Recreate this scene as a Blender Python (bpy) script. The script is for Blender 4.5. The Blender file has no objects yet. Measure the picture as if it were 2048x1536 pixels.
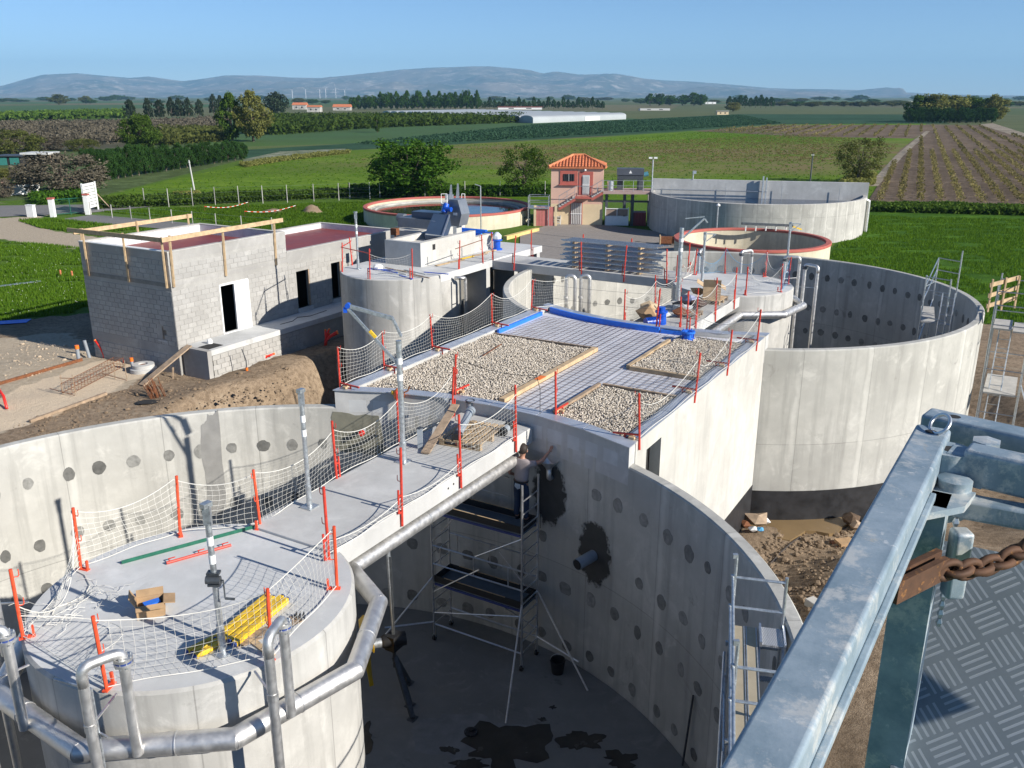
import bpy,math,random
from mathutils import Vector,Matrix,noise
R = math.radians
random.seed(7)
SC = bpy.context.scene
COL = SC.collection
# ---------------------------------------------------------------- camera, sky, sun, exposure
CAM_Z = 11.0
PITCH = 17.96
FPX = 1776.0
cam_d = bpy.data.cameras.new('camera');cam = bpy.data.objects.new('camera',cam_d);COL.objects.link(cam)
cam_d.sensor_width = 36.0;cam_d.lens = 36.0*FPX / 2048.0
cam_d.clip_start = 0.05;cam_d.clip_end = 60000
cam.location = (0,0,CAM_Z);cam.rotation_euler = (R(90 - PITCH),0,0)
SC.camera = cam
SUN_AZ,SUN_EL = -29.8,27.0            # azimuth from +x in degrees, elevation
to_sun = Vector((math.cos(R(SUN_AZ))*math.cos(R(SUN_EL)),math.sin(R(SUN_AZ))*math.cos(R(SUN_EL)),math.sin(R(SUN_EL))))
world = bpy.data.worlds.new('World');SC.world = world;world.use_nodes = True
wn = world.node_tree.nodes;wl = world.node_tree.links
for x in list(wn): wn.remove(x)
sky = wn.new('ShaderNodeTexSky');sky.sky_type = 'NISHITA';sky.sun_disc = False
sky.sun_elevation = R(SUN_EL);sky.sun_rotation = math.atan2(to_sun.x,to_sun.y)
sky.altitude = 50;sky.air_density = 0.65;sky.dust_density = 0.0;sky.ozone_density = 5.0
bg = wn.new('ShaderNodeBackground');bg.inputs['Strength'].default_value = 0.085
wo = wn.new('ShaderNodeOutputWorld')
wl.new(sky.outputs[0],bg.inputs[0]);wl.new(bg.outputs[0],wo.inputs[0])
sun_d = bpy.data.lights.new('sun','SUN');sun = bpy.data.objects.new('sun',sun_d);COL.objects.link(sun)
sun_d.energy = 5.0;sun_d.angle = R(0.5);sun_d.color = (1.0,0.945,0.86)
sun.rotation_euler = to_sun.to_track_quat('Z','Y').to_euler();sun.location = (0,0,60)
vs = SC.view_settings
vs.view_transform = 'Standard';vs.look = 'None';vs.gamma = 1.0;vs.use_curve_mapping = False
vs.exposure = 0.62
HAZE = 8.5e-5
# ---------------------------------------------------------------- coordinates
SA = Vector((-4.60,11.37));SB = Vector((8.35,33.45))
DD = (SB - SA).normalized();NN = Vector((DD.y,-DD.x))
SITE_ROT = math.atan2(DD.y,DD.x)         # local x = along the line of tanks, local y = -b
LAB = (SB - SA).length
def S(a,b,z=0.0):
    p = SA + DD*a + NN*b
    return Vector((p.x,p.y,z))
def at(u,v,z=0.0):
    """photo pixel -> point on the horizontal plane z"""
    x = u - 1024.0;y = 768.0 - v
    p = R(PITCH)
    d = Vector((x,FPX*math.cos(p) + y*math.sin(p),-FPX*math.sin(p) + y*math.cos(p)))
    t = (z - CAM_Z) / d.z
    return Vector((d.x*t,d.y*t,z))
def atd(u,v,dist):
    """photo pixel -> point at forward distance dist"""
    x = u - 1024.0;y = 768.0 - v
    p = R(PITCH)
    d = Vector((x,FPX*math.cos(p) + y*math.sin(p),-FPX*math.sin(p) + y*math.cos(p)))
    t = dist / d.y
    return Vector((d.x*t,d.y*t,CAM_Z + d.z*t))
# ---------------------------------------------------------------- object helpers
ORG = {}
def tag(o,label=None,cat=None,group=None,kind=None):
    if label: o['label'] = label
    if cat: o['category'] = cat
    if group: o['group'] = group
    if kind: o['kind'] = kind
    return o
def thing(name,label,cat,loc=(0,0,0),group=None,rotz=0.0):
    o = bpy.data.objects.new(name,None);COL.objects.link(o)
    o.empty_display_size = 0.2
    o.location = loc;o.rotation_euler = (0,0,rotz)
    ORG[o.name] = Vector(loc)
    return tag(o,label,cat,group)
def dup(o,loc=None,rotz=None,parent=None,label=None,group=None):
    c = o.copy();COL.objects.link(c)
    if parent is not None: c.parent = parent
    if loc is not None: c.location = loc
    if rotz is not None: c.rotation_euler = (0,0,rotz)
    if label: c['label'] = label
    if group: c['group'] = group
    ORG[c.name] = Vector(c.location)
    for ch in [x for x in o.children]: dup(ch,parent=c)
    return c
class MB:
    def __init__(s): s.v = [];s.f = [];s.uv = {}
    def add(s,vs,fs):
        n = len(s.v);s.v.extend([tuple(p) for p in vs]);s.f.extend([tuple(i + n for i in f) for f in fs]);return s
    def box(s,c,size,rotz=0.0,M=None):
        hx,hy,hz = size[0] / 2,size[1] / 2,size[2] / 2
        m = Matrix.Translation(Vector(c)) @ (M if M is not None else Matrix.Rotation(rotz,4,'Z'))
        vs = [m @ Vector((x,y,z)) for z in (-hz,hz) for y in (-hy,hy) for x in (-hx,hx)]
        return s.add(vs,[(0,2,3,1),(4,5,7,6),(0,1,5,4),(2,6,7,3),(0,4,6,2),(1,3,7,5)])
    def sbox(s,a0,a1,b0,b1,z0,z1):
        """box in site coordinates"""
        vs = [S(a,b,z) for z in (z0,z1) for b in (b1,b0) for a in (a0,a1)]
        return s.add(vs,[(0,2,3,1),(4,5,7,6),(0,1,5,4),(2,6,7,3),(0,4,6,2),(1,3,7,5)])
    def bar(s,p,q,w,h=None,up=(0,0,1)):
        """rectangular bar from p to q"""
        p = Vector(p);q = Vector(q);h = h or w
        d = (q - p);L = d.length;d.normalize();up = Vector(up)
        if abs(d.dot(up)) > 0.98: up = Vector((1,0,0)) if abs(d.x) < .9 else Vector((0,1,0))
        x = d.cross(up).normalized();y = x.cross(d).normalized()
        vs = [b + x*sx*w / 2 + y*sy*h / 2 for b in (p,q) for sx,sy in ((-1,-1),(1,-1),(1,1),(-1,1))]
        return s.add(vs,[(3,2,1,0),(4,5,6,7),(0,1,5,4),(1,2,6,5),(2,3,7,6),(3,0,4,7)])
    def tube(s,pts,r,n=8,cap=True,closed=False):
        pts = [Vector(p) for p in pts]
        if len(pts) < 2: return s
        m = len(pts);rr = r if isinstance(r,(list,tuple)) else [r]*m
        tans = []
        for i in range(m):
            if closed: t = (pts[(i + 1) % m] - pts[i]).normalized() + (pts[i] - pts[i - 1]).normalized()
            elif i == 0: t = pts[1] - pts[0]
            elif i == m - 1: t = pts[-1] - pts[-2]
            else: t = (pts[i + 1] - pts[i]).normalized() + (pts[i] - pts[i - 1]).normalized()
            if t.length < 1e-9: t = Vector((0,0,1))
            tans.append(t.normalized())
        u = tans[0].orthogonal().normalized();vs = []
        for i in range(m):
            t = tans[i];u = (u - t*u.dot(t))
            if u.length < 1e-6: u = t.orthogonal()
            u.normalize();w = t.cross(u)
            # widen at sharp bends so mitred pipes keep their section
            k = 1.0
            if 0 < i < m - 1:
                c = (pts[i + 1] - pts[i]).normalized().dot(t)
                k = 1.0 / max(c,0.5)
                bend = ((pts[i + 1] - pts[i]).normalized() - (pts[i] - pts[i - 1]).normalized())
                bn = bend.normalized() if bend.length > 1e-6 else None
            for j in range(n):
                a = 2*math.pi*j / n
                o = (u*math.cos(a) + w*math.sin(a))*rr[i]
                if k > 1.001 and bn is not None: o = o + bn*o.dot(bn)*(k - 1)
                vs.append(pts[i] + o)
        fs = []
        for i in range(m - 1 if not closed else m):
            i2 = (i + 1) % m
            for j in range(n):
                j2 = (j + 1) % n
                fs.append((i*n + j,i*n + j2,i2*n + j2,i2*n + j))
        if cap and not closed:
            fs.append(tuple(reversed(range(n))));fs.append(tuple((m - 1)*n + j for j in range(n)))
        return s.add(vs,fs)
    def lathe(s,prof,c=(0,0,0),n=24,M=None,a0=0.0,a1=2*math.pi):
        """prof: list of (r,z)"""
        full = abs(a1 - a0 - 2*math.pi) < 1e-6
        k = n if full else n + 1
        m = Matrix.Translation(Vector(c)) @ (M if M is not None else Matrix.Identity(4))
        vs = [m @ Vector((r*math.cos(a0 + (a1 - a0)*i / n),r*math.sin(a0 + (a1 - a0)*i / n),z)) for r,z in prof for i in range(k)]
        fs = []
        for p in range(len(prof) - 1):
            for i in range(n):
                i2 = (i + 1) % k
                fs.append((p*k + i,p*k + i2,(p + 1)*k + i2,(p + 1)*k + i))
        return s.add(vs,fs)
    def prism(s,poly,z0,z1):
        """poly: world xy points, counter-clockwise"""
        n = len(poly);
        ar = sum(poly[i][0]*poly[(i + 1) % n][1] - poly[(i + 1) % n][0]*poly[i][1] for i in range(n))
        if ar < 0: poly = list(reversed(poly))
        vs = [(p[0],p[1],z0) for p in poly] + [(p[0],p[1],z1) for p in poly]
        fs = [tuple(reversed(range(n))),tuple(range(n,2*n))] + [(i,(i + 1) % n,n + (i + 1) % n,n + i) for i in range(n)]
        return s.add(vs,fs)
    def build(s,name,mat,parent=None,loc=None,smooth=False,label=None,cat=None,group=None,kind=None,auto=None):
        me = bpy.data.meshes.new(name)
        if parent is not None: o0 = ORG[parent.name]
        else: o0 = Vector(loc) if loc is not None else Vector((0,0,0))
        me.from_pydata([(p[0] - o0.x,p[1] - o0.y,p[2] - o0.z) for p in s.v],[],s.f)
        me.materials.append(mat)
        if smooth: me.shade_smooth()
        if auto is not None:
            me.shade_smooth()
            me.set_sharp_from_angle(angle=R(auto))
        o = bpy.data.objects.new(name,me);COL.objects.link(o)
        if parent is not None: o.parent = parent
        else: o.location = o0
        ORG[o.name] = Vector(o0)
        return tag(o,label,cat,group,kind)
def circ_pts(c,r,n,a0=0.0,a1=2*math.pi,z=0.0):
    return [Vector((c[0] + r*math.cos(a0 + (a1 - a0)*i / n),c[1] + r*math.sin(a0 + (a1 - a0)*i / n),z)) for i in range(n)]
def arc_bend(p0,p1,p2,rad,n=6):
    """round the corner p1 of a pipe run"""
    p0,p1,p2 = Vector(p0),Vector(p1),Vector(p2)
    d0 = (p0 - p1).normalized();d1 = (p2 - p1).normalized()
    out = []
    A0 = p1 + d0*rad;A1 = p1 + d1*rad
    for i in range(n + 1):
        t = i / n
        out.append(A0*(1 - t) ** 2 + p1*2*t*(1 - t) + A1*t*t)
    return out
# ---------------------------------------------------------------- materials
MATS = {}
def newmat(name):
    m = bpy.data.materials.new(name);m.use_nodes = True
    nt = m.node_tree
    for x in list(nt.nodes): nt.nodes.remove(x)
    out = nt.nodes.new('ShaderNodeOutputMaterial');b = nt.nodes.new('ShaderNodeBsdfPrincipled')
    nt.links.new(b.outputs[0],out.inputs[0])
    MATS[name] = m
    return m,nt,b
def N(nt,t,**kw):
    n = nt.nodes.new(t)
    for k,v in kw.items():
        if k in n.inputs.keys() if hasattr(n.inputs,'keys') else False: n.inputs[k].default_value = v
        else: setattr(n,k,v)
    return n
def mixc(nt,fac,a,b,blend='MIX'):
    n = nt.nodes.new('ShaderNodeMix');n.data_type = 'RGBA';n.blend_type = blend
    for sock,val in ((0,fac),(6,a),(7,b)):
        if isinstance(val,bpy.types.NodeSocket): nt.links.new(val,n.inputs[sock])
        elif sock == 0: n.inputs[0].default_value = val
        else: n.inputs[sock].default_value = (*val[:3],1)
    return n.outputs[2]
def ramp(nt,src,stops):
    n = nt.nodes.new('ShaderNodeValToRGB');nt.links.new(src,n.inputs[0])
    e = n.color_ramp.elements
    while len(e) < len(stops): e.new(0.5)
    for i,(p,c) in enumerate(stops):
        e[i].position = p;e[i].color = (c,c,c,1) if isinstance(c,(int,float)) else (*c[:3],1)
    return n.outputs[0]
def noise_tex(nt,scale,detail=4,rough=0.55,vec=None,dist=0.0):
    n = nt.nodes.new('ShaderNodeTexNoise');n.inputs['Scale'].default_value = scale;n.inputs['Detail'].default_value = detail
    n.inputs['Roughness'].default_value = rough;n.inputs['Distortion'].default_value = dist
    if vec is not None: nt.links.new(vec,n.inputs['Vector'])
    return n.outputs[0]
def coords(nt,kind='pos'):
    if kind == 'pos':
        g = nt.nodes.new('ShaderNodeNewGeometry');return g.outputs['Position']
    t = nt.nodes.new('ShaderNodeTexCoord');return t.outputs[kind]
def mapping(nt,vec,scale=(1,1,1),loc=(0,0,0),rot=(0,0,0)):
    m = nt.nodes.new('ShaderNodeMapping');nt.links.new(vec,m.inputs[0])
    m.inputs['Scale'].default_value = scale;m.inputs['Location'].default_value = loc;m.inputs['Rotation'].default_value = rot
    return m.outputs[0]
def bump(nt,b,h,strength=0.3,dist=0.02):
    n = nt.nodes.new('ShaderNodeBump');n.inputs['Strength'].default_value = strength;n.inputs['Distance'].default_value = dist
    nt.links.new(h,n.inputs['Height']);nt.links.new(n.outputs[0],b.inputs['Normal'])
def plain(name,col,rough=0.6,metal=0.0,var=0.15,scale=6.0,bs=0.0,bscale=40.0,dark=None,spec=None):
    """painted / plain stuff with gentle blotchy variation in colour and gloss"""
    m,nt,b = newmat(name)
    p = coords(nt)
    n1 = noise_tex(nt,scale,5,0.6,p)
    lo = tuple(c*(1 - var) for c in col);hi = tuple(min(1,c*(1 + var)) for c in col)
    c = mixc(nt,ramp(nt,n1,[(0.3,0.0),(0.7,1.0)]),lo,hi)
    if dark:
        n2 = noise_tex(nt,scale*2.7,6,0.65,p)
        c = mixc(nt,ramp(nt,n2,[(dark[1],0.0),(dark[1] + 0.08,1.0)]),c,dark[0])
    nt.links.new(c,b.inputs['Base Color'])
    b.inputs['Metallic'].default_value = metal
    r = nt.nodes.new('ShaderNodeMapRange');nt.links.new(n1,r.inputs[0]);r.inputs[1].default_value = .3;r.inputs[2].default_value = .7
    r.inputs[3].default_value = max(0.02,rough - 0.08);r.inputs[4].default_value = min(1,rough + 0.08)
    nt.links.new(r.outputs[0],b.inputs['Roughness'])
    if spec is not None: b.inputs['Specular IOR Level'].default_value = spec
    if bs: bump(nt,b,noise_tex(nt,bscale,4,0.6,p),bs,0.01)
    return m
def mixv(nt,uv,p):
    """uv shifted a little by noise so joints run uneven"""
    n = nt.nodes.new('ShaderNodeTexNoise');n.inputs['Scale'].default_value = 1.7;n.inputs['Detail'].default_value = 5;nt.links.new(p,n.inputs['Vector'])
    a = nt.nodes.new('ShaderNodeVectorMath');a.operation = 'MULTIPLY_ADD';nt.links.new(n.outputs['Color'],a.inputs[0]);a.inputs[1].default_value = (.22,0,0);nt.links.new(uv,a.inputs[2])
    return a.outputs[0]
def concrete(name,col,stain=0.5,streak=0.5,panel=None,dark=(0.12,0.115,0.1),rot=0.0,boards=False,patches=0.5):
    """cast concrete: cloudy tone, vertical run marks, formwork panels with thin joints (u = metres round the wall)"""
    m,nt,b = newmat(name)
    p = coords(nt)
    pr = mapping(nt,p,rot=(0,0,-rot))
    n1 = noise_tex(nt,0.55,6,0.6,p)
    n2 = noise_tex(nt,3.5,6,0.65,p)
    n3 = noise_tex(nt,22,5,0.6,p)
    lo = tuple(c*0.80 for c in col);hi = tuple(min(1,c*1.12) for c in col)
    c = mixc(nt,ramp(nt,n1,[(0.35,0.0),(0.66,1.0)]),lo,hi)
    c = mixc(nt,ramp(nt,n2,[(0.38,0.55),(0.62,0.0)]),c,tuple(x*0.86 for x in col))
    # pale lime bloom
    c = mixc(nt,ramp(nt,noise_tex(nt,1.3,7,0.7,p,0.6),[(0.56,0.0),(0.66,patches)]),c,tuple(min(1,x*1.3) for x in col))
    if streak:
        sv = mapping(nt,pr,scale=(2.3,2.3,0.16))
        ns = noise_tex(nt,1.6,6,0.6,sv)
        c = mixc(nt,ramp(nt,ns,[(0.5,0.0),(0.72,streak)]),c,tuple(x*0.62 for x in col))
    if stain:
        ns = noise_tex(nt,0.9,8,0.72,p,1.0)
        c = mixc(nt,ramp(nt,ns,[(0.6,0.0),(0.7,stain*0.6)]),c,dark)
    h = n3
    if panel:
        uvn = nt.nodes.new('ShaderNodeUVMap')
        br = nt.nodes.new('ShaderNodeTexBrick');nt.links.new(uvn.outputs[0],br.inputs['Vector'])
        br.offset = 0.0;br.inputs['Scale'].default_value = 1.0
        br.inputs['Brick Width'].default_value = panel[0];br.inputs['Row Height'].default_value = panel[1]
        br.inputs['Mortar Size'].default_value = 0.012;br.inputs['Mortar Smooth'].default_value = 0.4
        br.inputs['Color1'].default_value = (0.9,0.9,0.9,1);br.inputs['Color2'].default_value = (1.06,1.06,1.06,1)
        br.inputs['Mortar'].default_value = (0.62,0.62,0.62,1);br.inputs['Bias'].default_value = 0.1
        c = mixc(nt,0.8,c,br.outputs[0],'MULTIPLY')
        b2 = nt.nodes.new('ShaderNodeTexBrick');b2.offset = 0.0;nt.links.new(mixv(nt,uvn.outputs[0],p),b2.inputs['Vector']);b2.inputs['Scale'].default_value = 1.0
        b2.inputs['Brick Width'].default_value = panel[0];b2.inputs['Row Height'].default_value = 40;b2.inputs['Mortar Size'].default_value = 0.11;b2.inputs['Mortar Smooth'].default_value = 0.8
        b2.inputs['Color1'].default_value = (0,0,0,1);b2.inputs['Color2'].default_value = (0,0,0,1);b2.inputs['Mortar'].default_value = (1,1,1,1)
        c = mixc(nt,mixc(nt,1.0,b2.outputs[0],ramp(nt,n1,[(0.4,0.1),(0.6,0.75)]),'MULTIPLY'),c,tuple(min(1,x*1.22) for x in col))
    nt.links.new(c,b.inputs['Base Color'])
    b.inputs['Roughness'].default_value = 0.88;b.inputs['Specular IOR Level'].default_value = 0.25
    bump(nt,b,h,0.25,0.008)
    return m
def leafmat(name,c0,c1,trans=0.35):
    """foliage, each leaf its own tone"""
    m = bpy.data.materials.new(name);m.use_nodes = True;nt = m.node_tree
    for x in list(nt.nodes): nt.nodes.remove(x)
    out = nt.nodes.new('ShaderNodeOutputMaterial')
    g = nt.nodes.new('ShaderNodeNewGeometry')
    oi = nt.nodes.new('ShaderNodeObjectInfo')
    c = mixc(nt,g.outputs['Random Per Island'],c0,c1)
    sc = ramp(nt,oi.outputs['Random'],[(0.0,0.8),(1.0,1.2)])
    c = mixc(nt,1.0,c,sc,'MULTIPLY')
    d = nt.nodes.new('ShaderNodeBsdfDiffuse');t = nt.nodes.new('ShaderNodeBsdfTranslucent')
    nt.links.new(c,d.inputs[0]);nt.links.new(c,t.inputs[0])
    mx = nt.nodes.new('ShaderNodeMixShader');mx.inputs[0].default_value = trans
    nt.links.new(d.outputs[0],mx.inputs[1]);nt.links.new(t.outputs[0],mx.inputs[2]);nt.links.new(mx.outputs[0],out.inputs[0])
    MATS[name] = m
    return m
def soil(name,c0,c1,c2,scale=0.6,bs=0.6,grass=None,gth=(0.55,0.62),gscale=0.12,rows=None):
    m,nt,b = newmat(name)
    p = coords(nt)
    n1 = noise_tex(nt,scale,8,0.62,p);n2 = noise_tex(nt,scale*9,6,0.65,p);n3 = noise_tex(nt,scale*60,4,0.6,p)
    c = mixc(nt,ramp(nt,n1,[(0.34,0.0),(0.66,1.0)]),c0,c1)
    c = mixc(nt,ramp(nt,n2,[(0.42,0.75),(0.6,0.0)]),c,c2)
    c = mixc(nt,ramp(nt,n3,[(0.3,0.45),(0.7,0.0)]),c,tuple(x*0.6 for x in c0))
    if grass:
        ng = noise_tex(nt,gscale,8,0.7,p,0.4)
        gm = ramp(nt,ng,[(gth[0],0.0),(gth[1],1.0)])
        gc = mixc(nt,n2,tuple(x*0.7 for x in grass),tuple(x*1.3 for x in grass))
        c = mixc(nt,gm,c,gc)
    nt.links.new(c,b.inputs['Base Color'])
    b.inputs['Roughness'].default_value = 0.95;b.inputs['Specular IOR Level'].default_value = 0.15
    if bs:
        h = mixc(nt,0.5,n2,n3);bump(nt,b,h,bs,0.05)
    return m
conc_tank = concrete('concrete_tank',(0.475,0.465,0.425),0.7,0.7,panel=(2.14,5.0))
conc_tank_out = concrete('concrete_tank_outer',(0.46,0.455,0.425),0.45,0.6,panel=(2.2,5.0))
conc_deck = concrete('concrete_deck',(0.57,0.575,0.565),0.4,0.0,patches=0.25)
conc_drum = concrete('concrete_drum',(0.465,0.455,0.425),0.7,0.9,panel=(1.9,5.0))
conc_slab = concrete('concrete_slab',(0.52,0.515,0.495),0.15,0.2,patches=0.3)
conc_white = concrete('concrete_smooth_pale',(0.53,0.515,0.475),0.2,0.4,patches=0.3)
conc_old = concrete('concrete_weathered',(0.47,0.455,0.42),0.5,0.9,panel=(1.1,3.0))
conc_floor = concrete('concrete_wet_floor',(0.21,0.205,0.19),0.9,0.0,dark=(0.05,0.045,0.04),patches=0.6)
conc_shadow = concrete('concrete_band',(0.30,0.295,0.28),0.4,0.3)
block_mat = concrete('concrete_block',(0.40,0.39,0.37),0.3,0.15,patches=0.35)
mortar_mat = concrete('mortar',(0.39,0.38,0.355),0.3,0.2)
tar = plain('bitumen_black',(0.018,0.018,0.02),0.55,0,0.4,3.0)
patch_mat = plain('repair_mortar_dark',(0.17,0.168,0.155),0.9,0,0.3,9.0)
nt = patch_mat.node_tree;b = [x for x in nt.nodes if x.type == 'BSDF_PRINCIPLED'][0];oi = nt.nodes.new('ShaderNodeObjectInfo')
nt.links.new(mixc(nt,1.0,b.inputs['Base Color'].links[0].from_socket,ramp(nt,oi.outputs['Random'],[(0.0,0.65),(1.0,1.6)]),'MULTIPLY'),b.inputs['Base Color'])
wet_mat,nt,b = newmat('wet_patch')                 # damp stain, fading out unevenly at its margin
_o = coords(nt,'Object');_m = mapping(nt,_o,scale=(0,1 / .56,1 / .9));_l = nt.nodes.new('ShaderNodeVectorMath');_l.operation = 'LENGTH';nt.links.new(_m,_l.inputs[0])
_a = nt.nodes.new('ShaderNodeMath');_a.operation = 'MULTIPLY_ADD';nt.links.new(noise_tex(nt,4.5,7,.65,_o),_a.inputs[0]);_a.inputs[1].default_value = .8;nt.links.new(_l.outputs['Value'],_a.inputs[2])
_r = nt.nodes.new('ShaderNodeMapRange');nt.links.new(_a.outputs[0],_r.inputs[0]);_r.inputs[1].default_value = 1.12;_r.inputs[2].default_value = 1.26;_r.inputs[3].default_value = .93;_r.inputs[4].default_value = 0.0
nt.links.new(mixc(nt,noise_tex(nt,5,6,.6,_o),(.035,.033,.03),(.075,.072,.065)),b.inputs['Base Color']);b.inputs['Roughness'].default_value = .75;nt.links.new(_r.outputs[0],b.inputs['Alpha'])
red_paint = plain('red_paint',(0.55,0.045,0.025),0.5,0,0.25,14,dark=((0.17,0.03,0.02),0.62))
red_orange = plain('orange_red_paint',(0.75,0.085,0.03),0.45,0,0.2,14,dark=((0.25,0.04,0.03),0.66))
rope = plain('white_rope',(0.66,0.64,0.58),0.85,0,0.1,8)
rope_blue = plain('blue_rope',(0.08,0.30,0.52),0.8,0,0.2,8)
galv = plain('galvanised_steel',(0.50,0.53,0.55),0.42,0.75,0.22,16,dark=((0.28,0.31,0.34),0.6))
stainless = plain('stainless_steel',(0.66,0.65,0.63),0.48,0.85,0.12,9)
alu = plain('aluminium',(0.66,0.67,0.68),0.4,0.9,0.12,15)
steel_dark = plain('dark_steel',(0.10,0.11,0.12),0.5,0.6,0.3,10)
rust = plain('rusty_steel',(0.20,0.075,0.03),0.85,0.1,0.4,10,dark=((0.08,0.03,0.015),0.55))
rebar_mat = plain('mesh_steel',(0.13,0.085,0.065),0.75,0.3,0.35,8)
wood = plain('new_timber',(0.50,0.36,0.21),0.75,0,0.25,5)
wood_old = plain('weathered_timber',(0.34,0.25,0.17),0.85,0,0.3,5)
wood_form = plain('formwork_board',(0.42,0.31,0.19),0.8,0,0.3,3)
card = plain('cardboard',(0.40,0.26,0.14),0.85,0,0.2,5)
blue_paint = plain('blue_enamel',(0.01,0.085,0.50),0.35,0,0.25,6)
blue_strip = plain('blue_foam_strip',(0.02,0.17,0.72),0.5,0,0.12,4)
yellow_paint = plain('yellow_paint',(0.72,0.46,0.03),0.5,0,0.25,7,dark=((0.22,0.14,0.03),0.6))
yellow_prop = plain('yellow_blade',(0.80,0.46,0.01),0.45,0,0.08,5)
navy = plain('dark_blue_cap',(0.03,0.06,0.22),0.5,0,0.2,8)
black = plain('black_rubber',(0.015,0.015,0.016),0.6,0,0.2,8)
dark_hole = plain('dark_interior',(0.02,0.02,0.02),0.95,0,0.1,2)
green_paint = plain('green_paint',(0.015,0.12,0.075),0.45,0,0.2,10)
white_paint = plain('white_paint',(0.80,0.80,0.78),0.5,0,0.06,3)
grey_pvc = plain('grey_pvc',(0.26,0.29,0.32),0.45,0,0.1,5)
orange_pvc = plain('orange_pvc',(0.85,0.19,0.02),0.45,0,0.1,5)
red_duct = plain('red_duct',(0.75,0.03,0.02),0.45,0,0.12,5)
red_membrane = plain('red_membrane',(0.21,0.045,0.042),0.55,0,0.2,0.8,dark=((0.27,0.075,0.065),0.56))
grey_strip = plain('aluminium_flashing',(0.52,0.55,0.60),0.45,0.5,0.12,3)
film = plain('grey_roof_film',(0.60,0.60,0.63),0.5,0.0,0.12,1.5)
pink_wall = plain('pink_render',(0.62,0.40,0.31),0.9,0,0.07,1.2)
cream_wall = plain('cream_render',(0.66,0.53,0.34),0.9,0,0.07,1.2)
cream_tank = concrete('cream_tank',(0.62,0.56,0.42),0.25,0.5,patches=0.2)
red_trim = plain('red_brown_trim',(0.42,0.11,0.085),0.8,0,0.12,3)
tile_mat = plain('terracotta_tile',(0.52,0.17,0.075),0.85,0,0.28,4)
water_dark = plain('dark_water',(0.02,0.03,0.022),0.06,0,0.3,0.3)
asphalt = soil('asphalt',(0.29,0.26,0.235),(0.34,0.31,0.28),(0.25,0.225,0.20),0.4,0.2)
road_mat = soil('old_road',(0.21,0.205,0.20),(0.25,0.24,0.23),(0.18,0.175,0.17),0.5,0.2)
# ================================================================ TERRAIN AND FIELDS
def sm(e0,e1,x):
    t = min(1.0,max(0.0,(x - e0) / (e1 - e0)));return t*t*(3 - 2*t)
def site_ab(x,y):
    p = Vector((x,y)) - SA;return p.dot(DD),p.dot(NN)
def inpoly(x,y,poly):
    c = False;n = len(poly);j = n - 1
    for i in range(n):
        xi,yi = poly[i];xj,yj = poly[j]
        if (yi > y) != (yj > y) and x < (xj - xi)*(y - yi) / (yj - yi) + xi: c = not c
        j = i
    return c
def hz(x,y):
    a,b = site_ab(x,y)
    if a < -30 or a > 75 or b < -75 or b > 45: return 0.0
    nz = noise.noise(Vector((x*.25,y*.25,3.1)))*.14 + noise.noise(Vector((x*.9,y*.9,7.7)))*.09 + noise.noise(Vector((x*1.7,y*1.7,2.2)))*.05
    rA = math.hypot(a,b);rB = math.hypot(a - LAB,b)
    # made ground on the block-building side
    left = 0.62*sm(-46,-30,b)*(1 - sm(34,46,a))*sm(-30,-20,a)
    lz = left + nz*left
    # working trench on the other side
    tw = min(rA - 8.7,rB - 8.7)
    if 6 < a < 19: tw = min(tw,max(abs(b) - 3.6,0.0))
    rz = -1.5 + 0.95*sm(1.2,4.5,tw) + 0.55*sm(8,17,tw) + nz*(1.5 if tw < 9 else .5)
    rz = rz*(1 - sm(34,40,a))*(1 - sm(24,34,b))*sm(-30,-22,a)
    k = sm(-1.0,1.0,b)
    z = lz*(1 - k) + rz*k
    # dug-out pit between the dock and the gravel-roofed building
    edge = -14.6 + 0.9*noise.noise(Vector((a*.5,1.3,0)))
    if a < 12: edge += (12 - a)*0.62
    pit = sm(edge - .7,edge + .6,b)*(1 - sm(0,1.5,b))*sm(8.2,9.4,rA)*sm(5.5,9.5,a)*(1 - sm(30,34,a))
    z = z*(1 - pit) + (-1.7 + nz)*pit
    # heap of spoil beside the small hole
    z += 0.3*math.exp(-((a - 13.2) ** 2 / 3 + (b + 14.6) ** 2 / 1.8))*(1 - pit)
    inside = max(1 - sm(8.48,8.86,rA),1 - sm(8.48,8.86,rB),1 - sm(4.8,5.2,math.hypot(x - 16.3,y - 60.6)))
    z = z*(1 - inside) + (-2.3)*inside
    if 14.5 < a < 33 and -24.2 < b < -16.9: z = min(z,0.45)
    return z
def zone(px,z=0.3): return [tuple(at(u,v,z)[:2]) for u,v in px]
Z_SOIL = [zone([(-400,660),(0,652),(190,640),(200,600),(350,560),(560,500),(700,480),(1060,480),(1360,520),(1480,530),(1640,620),(2048,640),(2700,800),(2700,1700),(-400,1700)])]
Z_SAND = [zone([(-300,440),(0,430),(95,424),(60,437),(110,455),(200,468),(330,473),(420,474),(300,492),(165,492),(60,480),(0,470),(-300,480)]),
          zone([(-200,700),(120,665),(190,690),(300,745),(170,770),(0,790),(-200,800)],.6),
          zone([(0,800),(120,745),(235,715),(300,745),(260,775),(130,815),(0,870),(-150,900),(-150,820)],.6)]
Z_PALE = [zone([(-60,850),(0,790),(130,745),(240,712),(300,740),(250,772),(60,850),(0,870)],.6)]
def axis(lo,hi,step,far,g=1.16):
    c = [];x = lo
    while x <= hi + 1e-6: c.append(x);x += step
    s = step;x = hi
    while x < far: s *= g;x += s;c.append(x)
    s = step;x = lo;l = []
    while x > -far: s *= g;x -= s;l.append(x)
    return list(reversed(l)) + c
XS = axis(-62,42,.42,24000);YS = [y for y in axis(2,96,.42,24000) if y > -400]
vv = [];masks = []
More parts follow.
